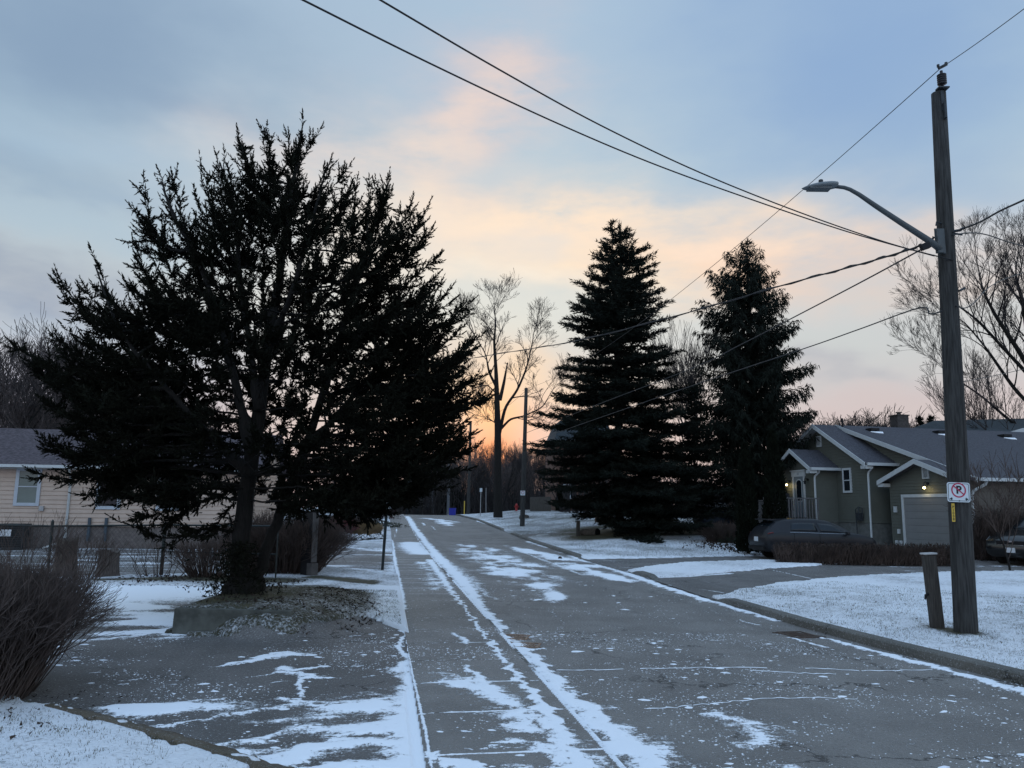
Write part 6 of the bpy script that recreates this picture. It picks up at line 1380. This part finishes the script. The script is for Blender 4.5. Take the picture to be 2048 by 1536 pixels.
mb = MB(); c = LL_+axx*.56+[0, 0, .055]; lathe(mb, c, (0, 0, 1), [(0, .035), (.05, .034), (.058, .028), (.058, .001)], 12); mb.build('photocell', M_DKMET, lum)
# no parking sign
sc_ = at(1917, 984.5, PY-.20); rU = unit(pax); rR = unit(np.cross(np.array([0, 1., 0]), rU)); rR = np.array([math.cos(.10)*1., -.0, -.02]); rR = unit(rR); FR = lambda x, y, o=0: sc_+rR*x+rU*y-np.array([0, 1., 0])*o
sg = thing('no_parking_sign', tuple(sc_), 'square white no parking sign with arrows on the utility pole', 'road sign')
def rrect(w, h, r, n=6):
    out = []
    for cx_, cy_, a0 in ((w/2-r, h/2-r, 0), (-w/2+r, h/2-r, 90), (-w/2+r, -h/2+r, 180), (w/2-r, -h/2+r, 270)):
        for k in range(n+1): a = rad(a0+90*k/n); out.append((cx_+r*math.cos(a), cy_+r*math.sin(a)))
    return out
SW_, SH_ = .335, .285
mb = MB(); mb.prism([FR(x, y, 0) for x, y in rrect(SW_, SH_, .035)], (0, -.004, 0)); mb.build('panel', M_SIGNW, sg)
def ring(mb, outer, inner, o, th=.0012):
    n = len(outer); V = [FR(*p, o) for p in outer]+[FR(*p, o) for p in inner]; V += [v-np.array([0, th, 0]) for v in V]
    mb.add(V, [(i, (i+1) % n, n+(i+1) % n, n+i) for i in range(n)]+[(2*n+i, 2*n+(i+1) % n, 3*n+(i+1) % n, 3*n+i)[::-1] for i in range(n)]+[(i, (i+1) % n, 2*n+(i+1) % n, 2*n+i) for i in range(n)]+[(n+i, n+(i+1) % n, 3*n+(i+1) % n, 3*n+i) for i in range(n)])
mb = MB(); ring(mb, rrect(SW_-.03, SH_-.03, .026), rrect(SW_-.044, SH_-.044, .021), .0045); mb.build('border', M_SIGNK, sg)
cir = lambda r, cy: [(r*math.cos(6.283*k/40), cy+r*math.sin(6.283*k/40)) for k in range(40)]
text_obj('P', .155, M_SIGNK, sg, face_matrix(FR(.002, .030, .0052), rR, rU), 'letter_p', .0008, .006)
mb = MB(); ring(mb, cir(.108, .030), cir(.089, .030), .0065); c0 = (-.075, .030+.062); c1 = (.075, .030-.062); d_ = np.array([c1[0]-c0[0], c1[1]-c0[1]]); d_ = d_/np.linalg.norm(d_); nn = np.array([-d_[1], d_[0]])*.0085
mb.prism([FR(c0[0]+nn[0], c0[1]+nn[1], .008), FR(c1[0]+nn[0], c1[1]+nn[1], .008), FR(c1[0]-nn[0], c1[1]-nn[1], .008), FR(c0[0]-nn[0], c0[1]-nn[1], .008)], (0, -.001, 0)); mb.build('prohibition_ring', M_SIGNR, sg)
for s_ in (-1, 1):
    mb = MB(); a = [(.140, -.098), (.098, -.072), (.104, -.090), (.090, -.086), (.096, -.098), (.090, -.110), (.104, -.106), (.098, -.124)]; pts = [FR(x*s_, y, .0045) for x, y in a]; mb.prism(pts if s_ > 0 else pts[::-1], (0, -.0012, 0)); mb.build('arrow', M_SIGNK, sg)
mb = MB(); mb.tube([FR(.004, -.125, .003), FR(.004, -.125, .010)], .009, 10); mb.tube([FR(0, .133, .003), FR(0, .133, .008)], .005, 8); mb.build('bolt', M_SIGNK, sg)
# yellow number tag
tcn = at(1906.5, 1025, PY-.165); Ft = lambda x, y, o=0: tcn+rR*x+rU*y-np.array([0, 1., 0])*o
yt = thing('number_tag', tuple(tcn), 'narrow yellow vertical number strip nailed below the no parking sign', 'tag'); mb = MB(); mb.prism([Ft(x, y) for x, y in rrect(.046, .265, .006)], (0, -.004, 0)); mb.build('strip', M_YEL, yt)
for i, ch in enumerate('P1008'): text_obj(ch, .052, M_SIGNK, yt, face_matrix(Ft(0, .078-i*.044, .0052), rR, rU), 'digit', .0006, .001)
# pole hardware
mb = MB(); mb.tube([PA(466)+[.04, -.06, 0], PA(466)+[.19, -.08, .02], PA(462)+[.24, -.06, .03]], .022, 6); mb.tube([PA(468)+[.04, -.07, -.005], PA(470)+[.2, -.1, -.03]], .015, 6); mb.build('cable_bracket', M_DKMET, up_); mb = MB(); mb.tube([PA(450)+[-.10, -.08, 0], PA(450)+[-.19, -.1, .01], PA(456)+[-.2, -.1, 0]], .012, 6); mb.build('cable_bracket', M_DKMET, up_); mb = MB(); mb.tube([PA(585)+[.11, -.1, 0], PA(583)+[.2, -.1, .03]], .02, 6); mb.build('cable_bracket', M_DKMET, up_)
mb = MB(); c = at(1850, 493, PY-.25); mb.box(c, (.13, .08, .09), (unit(np.array([1, 0, .35])), np.array([0, 1., 0]), unit(np.array([-.35, 0, 1])))); mb.build('splice_case', M_BLACK, up_)
mb = MB(); x_ = .04
mb.tube([PA(505)+[x_, -.150, 0], PA(700)+[x_+.01, -.155, 0], PA(880)+[x_, -.160, 0], PA(940)+[x_, -.162, 0]], .006, 5); mb.build('ground_wire', M_CABLE, up_)
# farther poles
fpb = G(1044.5, 1054); fpt = at(1052.5, 776, fpb[1]); fp1 = pole('slimmer utility pole with small sign on the snowy mound by the sunset tree', fpb, fpt, .155, .11, 12)
q = at(1045.5, 986, fpb[1]-.2); s2 = thing('far_parking_sign', tuple(q), 'tiny pale parking sign on the farther utility pole', 'road sign'); mb = MB(); mb.box(q, (.30, .006, .30)); mb.build('panel', M_SIGNW, s2); mb = MB(); a_ = [(q[0]+.09*math.cos(k*.5236), q[1]-.004, q[2]+.02+.09*math.sin(k*.5236)) for k in range(13)]; mb.tube(a_, .012, 4); mb.build('prohibition_ring', M_SIGNR, s2)
for px, pyb, pxt, pyt, Y, r_, lab in ((936, 1030, 941.5, 842, 80, .17, 'distant utility pole close to the left side of the sunset tree'), (896, 1032, 899, 880, 90, .17, 'pale distant utility pole beside the blue bin'), (865.5, 1032, 867, 870, 100, .16, 'right of the paired distant poles beyond the road crest'), (858, 1032, 860, 860, 108, .17, 'left of the paired distant poles beyond the road crest, red band low down')):
    a_ = at(px, pyb, Y); a_[2] = float(g(a_[0], Y)); pole(lab, a_, at(pxt, pyt, Y), r_, r_*.7, 10, mat=M_BARK if px == 936 else basic('pale_pole', (.10, .105, .115), .9, .15, 6))
# wires
def wire(label, pts, r, name='overhead_cable', cat='cable', sub=8, group=None, twist=0, ext=0):
    P = np.array([at(px, py, Y) for px, py, Y in pts])
    if ext:
        d = unit(P[0]-P[1]); P = np.vstack([P[0]+d*k*ext/4+[0, 0, .012*(k*ext/4)**2*.2] for k in (4, 3, 2, 1)]+[P]); t = np.linspace(0, 1, len(P)); tt = np.linspace(0, 1, (len(P)-1)*sub+1)
    # smooth interpolation (Catmull-Rom)
    Q = []
    for i in range(len(P)-1):
        p0, p1, p2, p3 = P[max(i-1, 0)], P[i], P[i+1], P[min(i+2, len(P)-1)]
        for k in range(sub):
            s_ = k/sub; Q.append(.5*((2*p1)+(-p0+p2)*s_+(2*p0-5*p1+4*p2-p3)*s_*s_+(-p0+3*p1-3*p2+p3)*s_**3))
    Q.append(P[-1]); root = thing(name, tuple(P[0]), label, cat, group); mb = MB(); mb.tube(Q, r, 5); mb.build('strand', M_CABLE, root, True)
    if twist:
        mb = MB(); Q = np.array(Q); n = len(Q); d = np.linspace(0, n/2.2, n*1); Q2 = Q+np.stack([np.zeros(n), np.cos(d*3)*r*1.6, np.sin(d*3)*r*1.6], 1); mb.tube(list(Q2), r*.8, 5); mb.build('wrapped_strand', M_CABLE, root, True)
PYc = PY-.15
wire('lower of the two thick black cables crossing the top of the sky', [(240, -190, 4.6), (420, -92, 5.2), (606, 0, 6.0), (850, 122, 7.2), (1100, 240, 8.6), (1300, 325, 9.6), (1500, 398, 10.5), (1700, 465, 11.3), (1868, 512, PYc)], .0095, ext=24)
wire('upper of the two thick black cables crossing the top of the sky', [(400, -220, 4.8), (580, -108, 5.5), (761, 0, 6.2), (1000, 140, 7.6), (1200, 250, 8.8), (1400, 345, 9.9), (1600, 425, 10.8), (1780, 487, 11.5), (1905, 520, PYc+.02)], .0095, ext=24)
fpY = fpb[1]
P0 = at(1883, 135, PY-.1); P1 = at(1053, 777, fpY)
def span(label, P0, P1, sag, r, n=40, cat='wire', **k):
    t = np.linspace(0, 1, n+1)[:, None]; Q = P0*(1-t)+P1*t; Q[:, 2] -= 4*sag*(t[:, 0]*(1-t[:, 0])); root = thing('power_line', tuple(P0), label, cat, None); mb = MB(); mb.tube(list(Q), r, 5); mb.build('strand', M_CABLE, root, True)
span('thin single power line running from the insulator down to the far pole top', P0, P1, .85, .007)
span('thin power line rising from the insulator to the upper right corner', P0, at(2260, -150, 7.5), .05, .006)
wire('twisted black cable bundle dipping leftward across both spruces', [(1868, 475, PYc), (1850, 487, PYc+.3), (1800, 505, 12.6), (1700, 534, 14.2), (1560, 572, 17), (1350, 632, 22), (1150, 682, 29), (1000, 707, 36), (860, 729, 44), (700, 748, 56)], .016, twist=1)
wire('middle black cable sloping from the pole across the spruces to the far pole', [(1846, 497, PYc), (1730, 560, 13.5), (1600, 628, 16), (1480, 690, 19.5), (1380, 738, 23), (1180, 815, 33), (1052, 866, fpY-.15)], .013)
wire('lowest cable sloping from the pole across the spruces to the far pole', [(1884, 622, PYc), (1860, 628, PYc), (1838, 616, 12.1), (1720, 658, 13.8), (1600, 700, 16), (1400, 766, 21.5), (1250, 818, 27.5), (1130, 860, 36), (1050, 890, fpY-.15)], .011)
wire('thick cable rising from the pole to the right edge of the picture', [(1905, 465, PYc), (1930, 456, 11.5), (1960, 444, 11.0), (2000, 422, 10.3), (2048, 400, 9.6), (2200, 330, 8)], .014)
wire('slack cable leaving the pole to the right in front of the bare tree', [(1905, 470, PYc), (1940, 466, 12), (1975, 470, 12.5), (2048, 492, 13.5), (2200, 520, 16)], .010)
wire('thin looping service cable right of the pole at the level of the roofs', [(1912, 612, PYc), (1930, 616, 12), (1950, 604, 12.5), (1985, 570, 14), (2048, 545, 16), (2200, 500, 20)], .009)
wire('thin cable running just above the far roofs at the right', [(1915, 765, PYc), (1960, 757, 13), (2048, 738, 16), (2200, 700, 20)], .006)
span('faint distant wire from the far pole to the pole beyond', at(1053, 780, fpY), at(941.5, 846, 80), .5, .010)

# ------------------------------------------------------------------ street furniture in the distance
p = G(905, 1027); Yb = 76; p = at(905, 1026, Yb); p[2] = float(g(p[0], Yb)); bb = thing('blue_recycling_bin', tuple(p), 'bright blue bin at the far end of the road', 'bin')
mb = MB(); mb.box(p+[0, 0, .30], (.60, .5, .62), None, 1.06); mb.build('body', M_BLUE, bb); mb = MB(); mb.box(p+[0, 0, .635], (.68, .56, .05)); mb.build('rim', M_BLUE, bb)
p = G(1033, 1023); fh_ = thing('fire_hydrant', tuple(p), 'red fire hydrant shape left of the farther utility pole', 'hydrant')
mb = MB(); lathe(mb, p, (0, 0, 1), [(0, .16), (.05, .16), (.06, .11), (.50, .11), (.52, .14), (.56, .14), (.66, .09), (.72, .03)], 12); mb.build('barrel', M_REDP, fh_, True)
for s_ in (-1, 1): mb = MB(); mb.tube([p+[s_*.09, 0, .42], p+[s_*.2, 0, .42]], .055, 8); mb.build('outlet_cap', M_REDP, fh_)

# ------------------------------------------------------------------ drain grates
def grate(label, c, w, d, deg, mat=M_RUST, n=9, z_=None):
    zz = float(g(c[0], c[1]))-.03+.012; Fg = Frame((c[0], c[1], zz), deg); r = thing('drain_grate', (c[0], c[1], zz), label, 'drain grate', 'drain grates in the road')
    mb = MB()
    for (u0, u1, v0, v1) in ((-w/2, w/2, -d/2, -d/2+.03), (-w/2, w/2, d/2-.03, d/2), (-w/2, -w/2+.03, -d/2+.03, d/2-.03), (w/2-.03, w/2, -d/2+.03, d/2-.03)): Fg.box(mb, u0, u1, v0, v1, -.04, .0)
    mb.build('frame', mat, r); mb = MB()
    for i in range(n):
        u = -w/2+.045+(w-.09)*i/(n-1); c0 = Fg(u, 0, -.008); a = rad(deg+28); mb.box(c0, (.014, (d-.07)/math.cos(rad(28)), .012), ((math.cos(a), math.sin(a), 0), (-math.sin(a), math.cos(a), 0), (0, 0, 1)))
    mb.build('bars', mat, r); mb = MB(); Fg.box(mb, -w/2+.01, w/2-.01, -d/2+.01, d/2-.01, -.035, -.026); mb.build('pit_shade', M_BLACK, r)  # black plate below the bars stands in for the dark of the drain
grate('rusty drain grate beside the left gutter snow, the farther of the pair', G(1026, 1270)[:2], .44, .40, -9)
grate('rusty drain grate beside the left gutter snow, the nearer of the pair', G(1044, 1286)[:2], .47, .36, -9)
grate('dark drain grate against the right hand kerb', G(1614, 1266)[:2]+[-.12, 0], .40, .55, 12, basic('dark_rust', (.07, .05, .04), .8, .4, 20))

# ------------------------------------------------------------------ vehicles
class Car:
    """stations along x: x, z_bottom, z_belt, z_top, half widths bottom, belt, top"""
    def __init__(s, st, o, deg): s.st = np.array(st, float); s.F = Frame(o, deg)
    def q(s, x): return [np.interp(x, s.st[:, 0], s.st[:, k]) for k in range(1, 7)]
    def sec(s, x):
        zb, zw, zt, wb, ww, wt = s.q(x); dz = zt-zw
        return np.array([(0, zb), (wb*.8, zb), (wb, zb+.10), (ww*1.0, zb+(zw-zb)*.45), (ww, zb+(zw-zb)*.75), (ww-.03, zw), (ww-.045, zw+.015), (wt+.055*min(1, dz*3), zt-.16*dz-.005), (wt, zt-.03*min(1, dz*2)), (wt*.6, zt), (0, zt+.012)])
    def pt(s, x, t, side=1, out=0.0):
        S = s.sec(x); i = min(int(t), len(S)-2); f = t-i; y, z_ = S[i]*(1-f)+S[i+1]*f; d = S[i+1]-S[i]; nrm = np.array([d[1], -d[0]]); nrm = nrm/(np.linalg.norm(nrm)+1e-6)
        y += nrm[0]*out; z_ += nrm[1]*out; return s.F(x, side*y, z_)
    def body(s, parent, mat, n=44):
        xs = np.linspace(s.st[0, 0], s.st[-1, 0], n); V = []; F = []; m = 11
        for x in xs:
            for side in (1, -1):
                for k in range(m): V.append(s.pt(x, k-1e-6 if k == m-1 else k, side))
        w = 2*m
        for i in range(n-1):
            for sd in (0, 1):
                for k in range(m-1):
                    a = i*w+sd*m+k; q = (a, a+1, a+w+1, a+w); F.append(q if sd else q[::-1])
        for e in (0, n-1): F += [tuple(e*w+k for k in range(m))+tuple(e*w+m+k for k in range(m-1, -1, -1))]
        o = mesh_obj('body', V, F, mat, parent, True); 
        return o
    def patch(s, name, parent, mat, x0, x1, t0, t1, side, out=.006, n=8, x0b=None, x1b=None):
        """panel between girth t0 (bottom) and t1 (top); ends may slant"""
        x0b = x0 if x0b is None else x0b; x1b = x1 if x1b is None else x1b; V = []; F = []; m = 5
        for i in range(n+1):
            for k in range(m):
                f = k/(m-1); xa = x0*(1-f)+x0b*f; xb = x1*(1-f)+x1b*f; V.append(s.pt(xa+(xb-xa)*i/n, t0+(t1-t0)*f, side, out))
        for i in range(n):
            for k in range(m-1): a = i*m+k; F.append((a, a+1, a+m+1, a+m))
        o = mesh_obj(name, V, F, mat, parent, True); sl = o.modifiers.new('s', 'SOLIDIFY'); sl.thickness = .004; sl.offset = 0; return o
    def wheel(s, parent, x, side, r=.32, y=.74):
        mb = MB(); c0 = s.F(x, side*(y-.19), r); c1 = s.F(x, side*(y+.012), r); d = c1-c0
        mb.tube([c0, c0+d*.1, c0+d*.9, c1], [r*.93, r, r, r*.93], 24); w_ = mb.build('wheel', M_TYRE, parent)
        mb = MB(); mb.tube([c1-d*.02, c1+d*.03], r*.66, 20); mb.build('rim', M_METAL, w_); 
# grey hatchback, tail to the road
ca = at(1532, 1100, 28.6); cz = float(g(ca[0]+2, 28.8))
hb = thing('grey_hatchback', (ca[0]+2, 28.9, cz), 'dark grey hatchback parked behind the low brown hedge', 'car')
C = Car([(-.02, .42, .78, .80, .70, .76, .60), (.05, .32, .92, .98, .78, .84, .62), (.16, .28, .96, 1.12, .80, .87, .60), (.45, .26, .98, 1.36, .82, .89, .55), (.75, .24, .97, 1.44, .82, .895, .55), (1.4, .22, .96, 1.475, .82, .895, .57), (2.0, .22, .94, 1.47, .82, .895, .58), (2.5, .22, .93, 1.41, .82, .895, .56), (2.95, .22, .925, 1.22, .82, .895, .58), (3.32, .22, .92, .99, .82, .89, .66), (3.7, .24, .88, .92, .80, .87, .66), (4.1, .26, .78, .82, .76, .82, .62), (4.25, .36, .62, .66, .66, .72, .55)], (ca[0], 29.6, cz), 6)
C.body(hb, M_CAR)
for sd in (-1,):
    C.patch('side_window', hb, M_GLASS, .92, 1.95, 6.15, 6.85, sd, x0b=1.02, x1b=1.88); C.patch('side_window', hb, M_GLASS, 2.05, 3.1, 6.15, 6.85, sd, x0b=1.98, x1b=2.62)
    C.patch('window_chrome', hb, M_CHROME, .88, 3.18, 5.93, 6.02, sd, .010)
    C.patch('door_seam', hb, M_BLACK, 1.98, 2.0, 3.2, 5.9, sd, .004, n=2); C.patch('door_seam', hb, M_BLACK, 1.02, 1.04, 3.2, 5.9, sd, .004, n=2)
for sd in (1, -1):
    C.patch('rear_window', hb, M_GLASS, .22, .48, 8.1, 9.98, sd, .008); C.patch('tail_light', hb, M_TAILR, .06, .26, 4.9, 5.9, sd, .012)
    for x in (.78, 3.40): C.wheel(hb, x, sd, .31, .80)
mb = MB(); mb.box(C.F(.33, 0, 1.43), (.30, 1.1, .035), (C.F.U, C.F.W, C.F.Z)); mb.build('spoiler', M_CAR, hb)
mb = MB(); mb.box(C.F(-.035, 0, .72), (.012, .34, .16), (C.F.U, C.F.W, C.F.Z)); mb.build('number_plate', M_PLATE, hb)
mb = MB(); mb.box(C.F(3.0, -.98, .97), (.12, .18, .13), (C.F.U, C.F.W, C.F.Z)); o = mb.build('wing_mirror', M_CAR, hb); bv = o.modifiers.new('b', 'BEVEL'); bv.width = .04; bv.segments = 3
mb = MB(); mb.box(C.F(-.03, 0, .40), (.06, 1.3, .12), (C.F.U, C.F.W, C.F.Z)); mb.build('bumper', M_BLACK, hb)
# black car nosing in at the right edge
cb = at(2004, 1100, 26.6); cz = float(g(cb[0]+1, 26.4))
C = Car([(.0, .35, .62, .66, .74, .78, .55), (.10, .26, .76, .80, .82, .86, .6), (.35, .24, .90, .96, .85, .90, .66), (1.0, .24, 1.0, 1.08, .86, .92, .70), (1.25, .24, 1.02, 1.14, .86, .92, .70), (1.9, .24, 1.03, 1.58, .86, .92, .60), (2.6, .24, 1.04, 1.66, .86, .92, .60), (4.2, .26, 1.05, 1.6, .86, .92, .58), (4.6, .4, .9, 1.1, .8, .84, .55)], (cb[0]+.15, 26.4, cz), 28)
bk = thing('black_suv', (cb[0]+1, 28, cz), 'nose of a shiny black car at the right edge of the picture', 'car'); C.body(bk, M_CARB)
for sd in (1, -1):
    for x in (.85, 3.7): C.wheel(bk, x, sd, .34, .82)
    C.patch('headlight', bk, M_CHROME, .12, .42, 5.0, 5.9, sd, .010); C.patch('side_window', bk, M_GLASS, 1.6, 2.9, 6.15, 6.85, sd, x0b=2.0, x1b=2.9)
    C.patch('windscreen', bk, M_GLASS, 1.32, 1.86, 8.2, 9.98, sd, .008)
mb = MB(); mb.box(C.F(-.012, 0, .50), (.014, .32, .16), (C.F.U, C.F.W, C.F.Z)); mb.build('number_plate', M_PLATE, bk)
mb = MB(); mb.box(C.F(.03, 0, .73), (.04, .9, .13), (C.F.U, C.F.W, C.F.Z)); gr = mb.build('grille', M_BLACK, bk); mb = MB(); mb.box(C.F(.005, 0, .78), (.02, .15, .05), (C.F.U, C.F.W, C.F.Z)); mb.box(C.F(.006, 0, .665), (.014, .85, .015), (C.F.U, C.F.W, C.F.Z)); mb.build('grille_trim', M_CHROME, gr)
# navy pick-up behind the cedars
cc_ = at(1395, 1055, 40); cz = float(g(cc_[0]+3, 40))+.1
C = Car([(.0, .5, .85, .9, .8, .85, .7), (.2, .42, 1.0, 1.06, .88, .93, .75), (1.3, .40, 1.08, 1.16, .9, .95, .78), (1.6, .40, 1.1, 1.24, .9, .95, .75), (2.2, .40, 1.12, 1.72, .9, .95, .64), (3.0, .40, 1.12, 1.80, .9, .95, .64), (4.0, .40, 1.13, 1.76, .9, .95, .64), (4.5, .42, 1.13, 1.2, .9, .95, .7), (5.2, .5, 1.1, 1.15, .88, .93, .7)], (cc_[0], 40, cz), 4)
pk_ = thing('navy_pickup', (cc_[0]+2.5, 40, cz), 'dark navy vehicle parked between the spruces and the columnar cedars', 'car'); C.body(pk_, M_CARN)
for sd in (1, -1):
    for x in (1.0, 4.2): C.wheel(pk_, x, sd, .38, .86)
    C.patch('side_window', pk_, M_GLASS, 1.95, 2.95, 6.15, 6.85, sd, x0b=2.3, x1b=2.9); C.patch('side_window', pk_, M_GLASS, 3.05, 4.0, 6.15, 6.85, sd); C.patch('windscreen', pk_, M_GLASS, 1.62, 2.15, 8.2, 9.98, sd, .008)
mb = MB(); c = C.F(2.1, -1.08, 1.25); mb.box(c, (.14, .2, .2), (C.F.U, C.F.W, C.F.Z)); o = mb.build('wing_mirror', M_CHROME, pk_); bv = o.modifiers.new('b', 'BEVEL'); bv.width = .05; bv.segments = 3
# kerb rubble: small dark lumps on the snow
for i, (px, py, s_) in enumerate(((1121, 1116, .05), (2033, 1299, .035), (1855, 1190, .02))):
    p = G(px, py); R = np.random.default_rng(i+3); mb = MB(); P = [p+[0, 0, -.01], p+[0, 0, s_*.4], p+[0, 0, s_]]; mb.tube(P, [s_*1.4, s_*1.6, s_*.5], 7); mb.V = [tuple(np.array(v)+R.normal(size=3)*s_*.2) for v in mb.V]
    if i < 2: tag(mb.build('stone', M_LEAFL, None, False, tuple(p)), ['small dark lump lying on the snow along the far kerb', 'small dark stone on the snowy lawn near the right edge'][i], 'stone')
sc.render.film_transparent = False
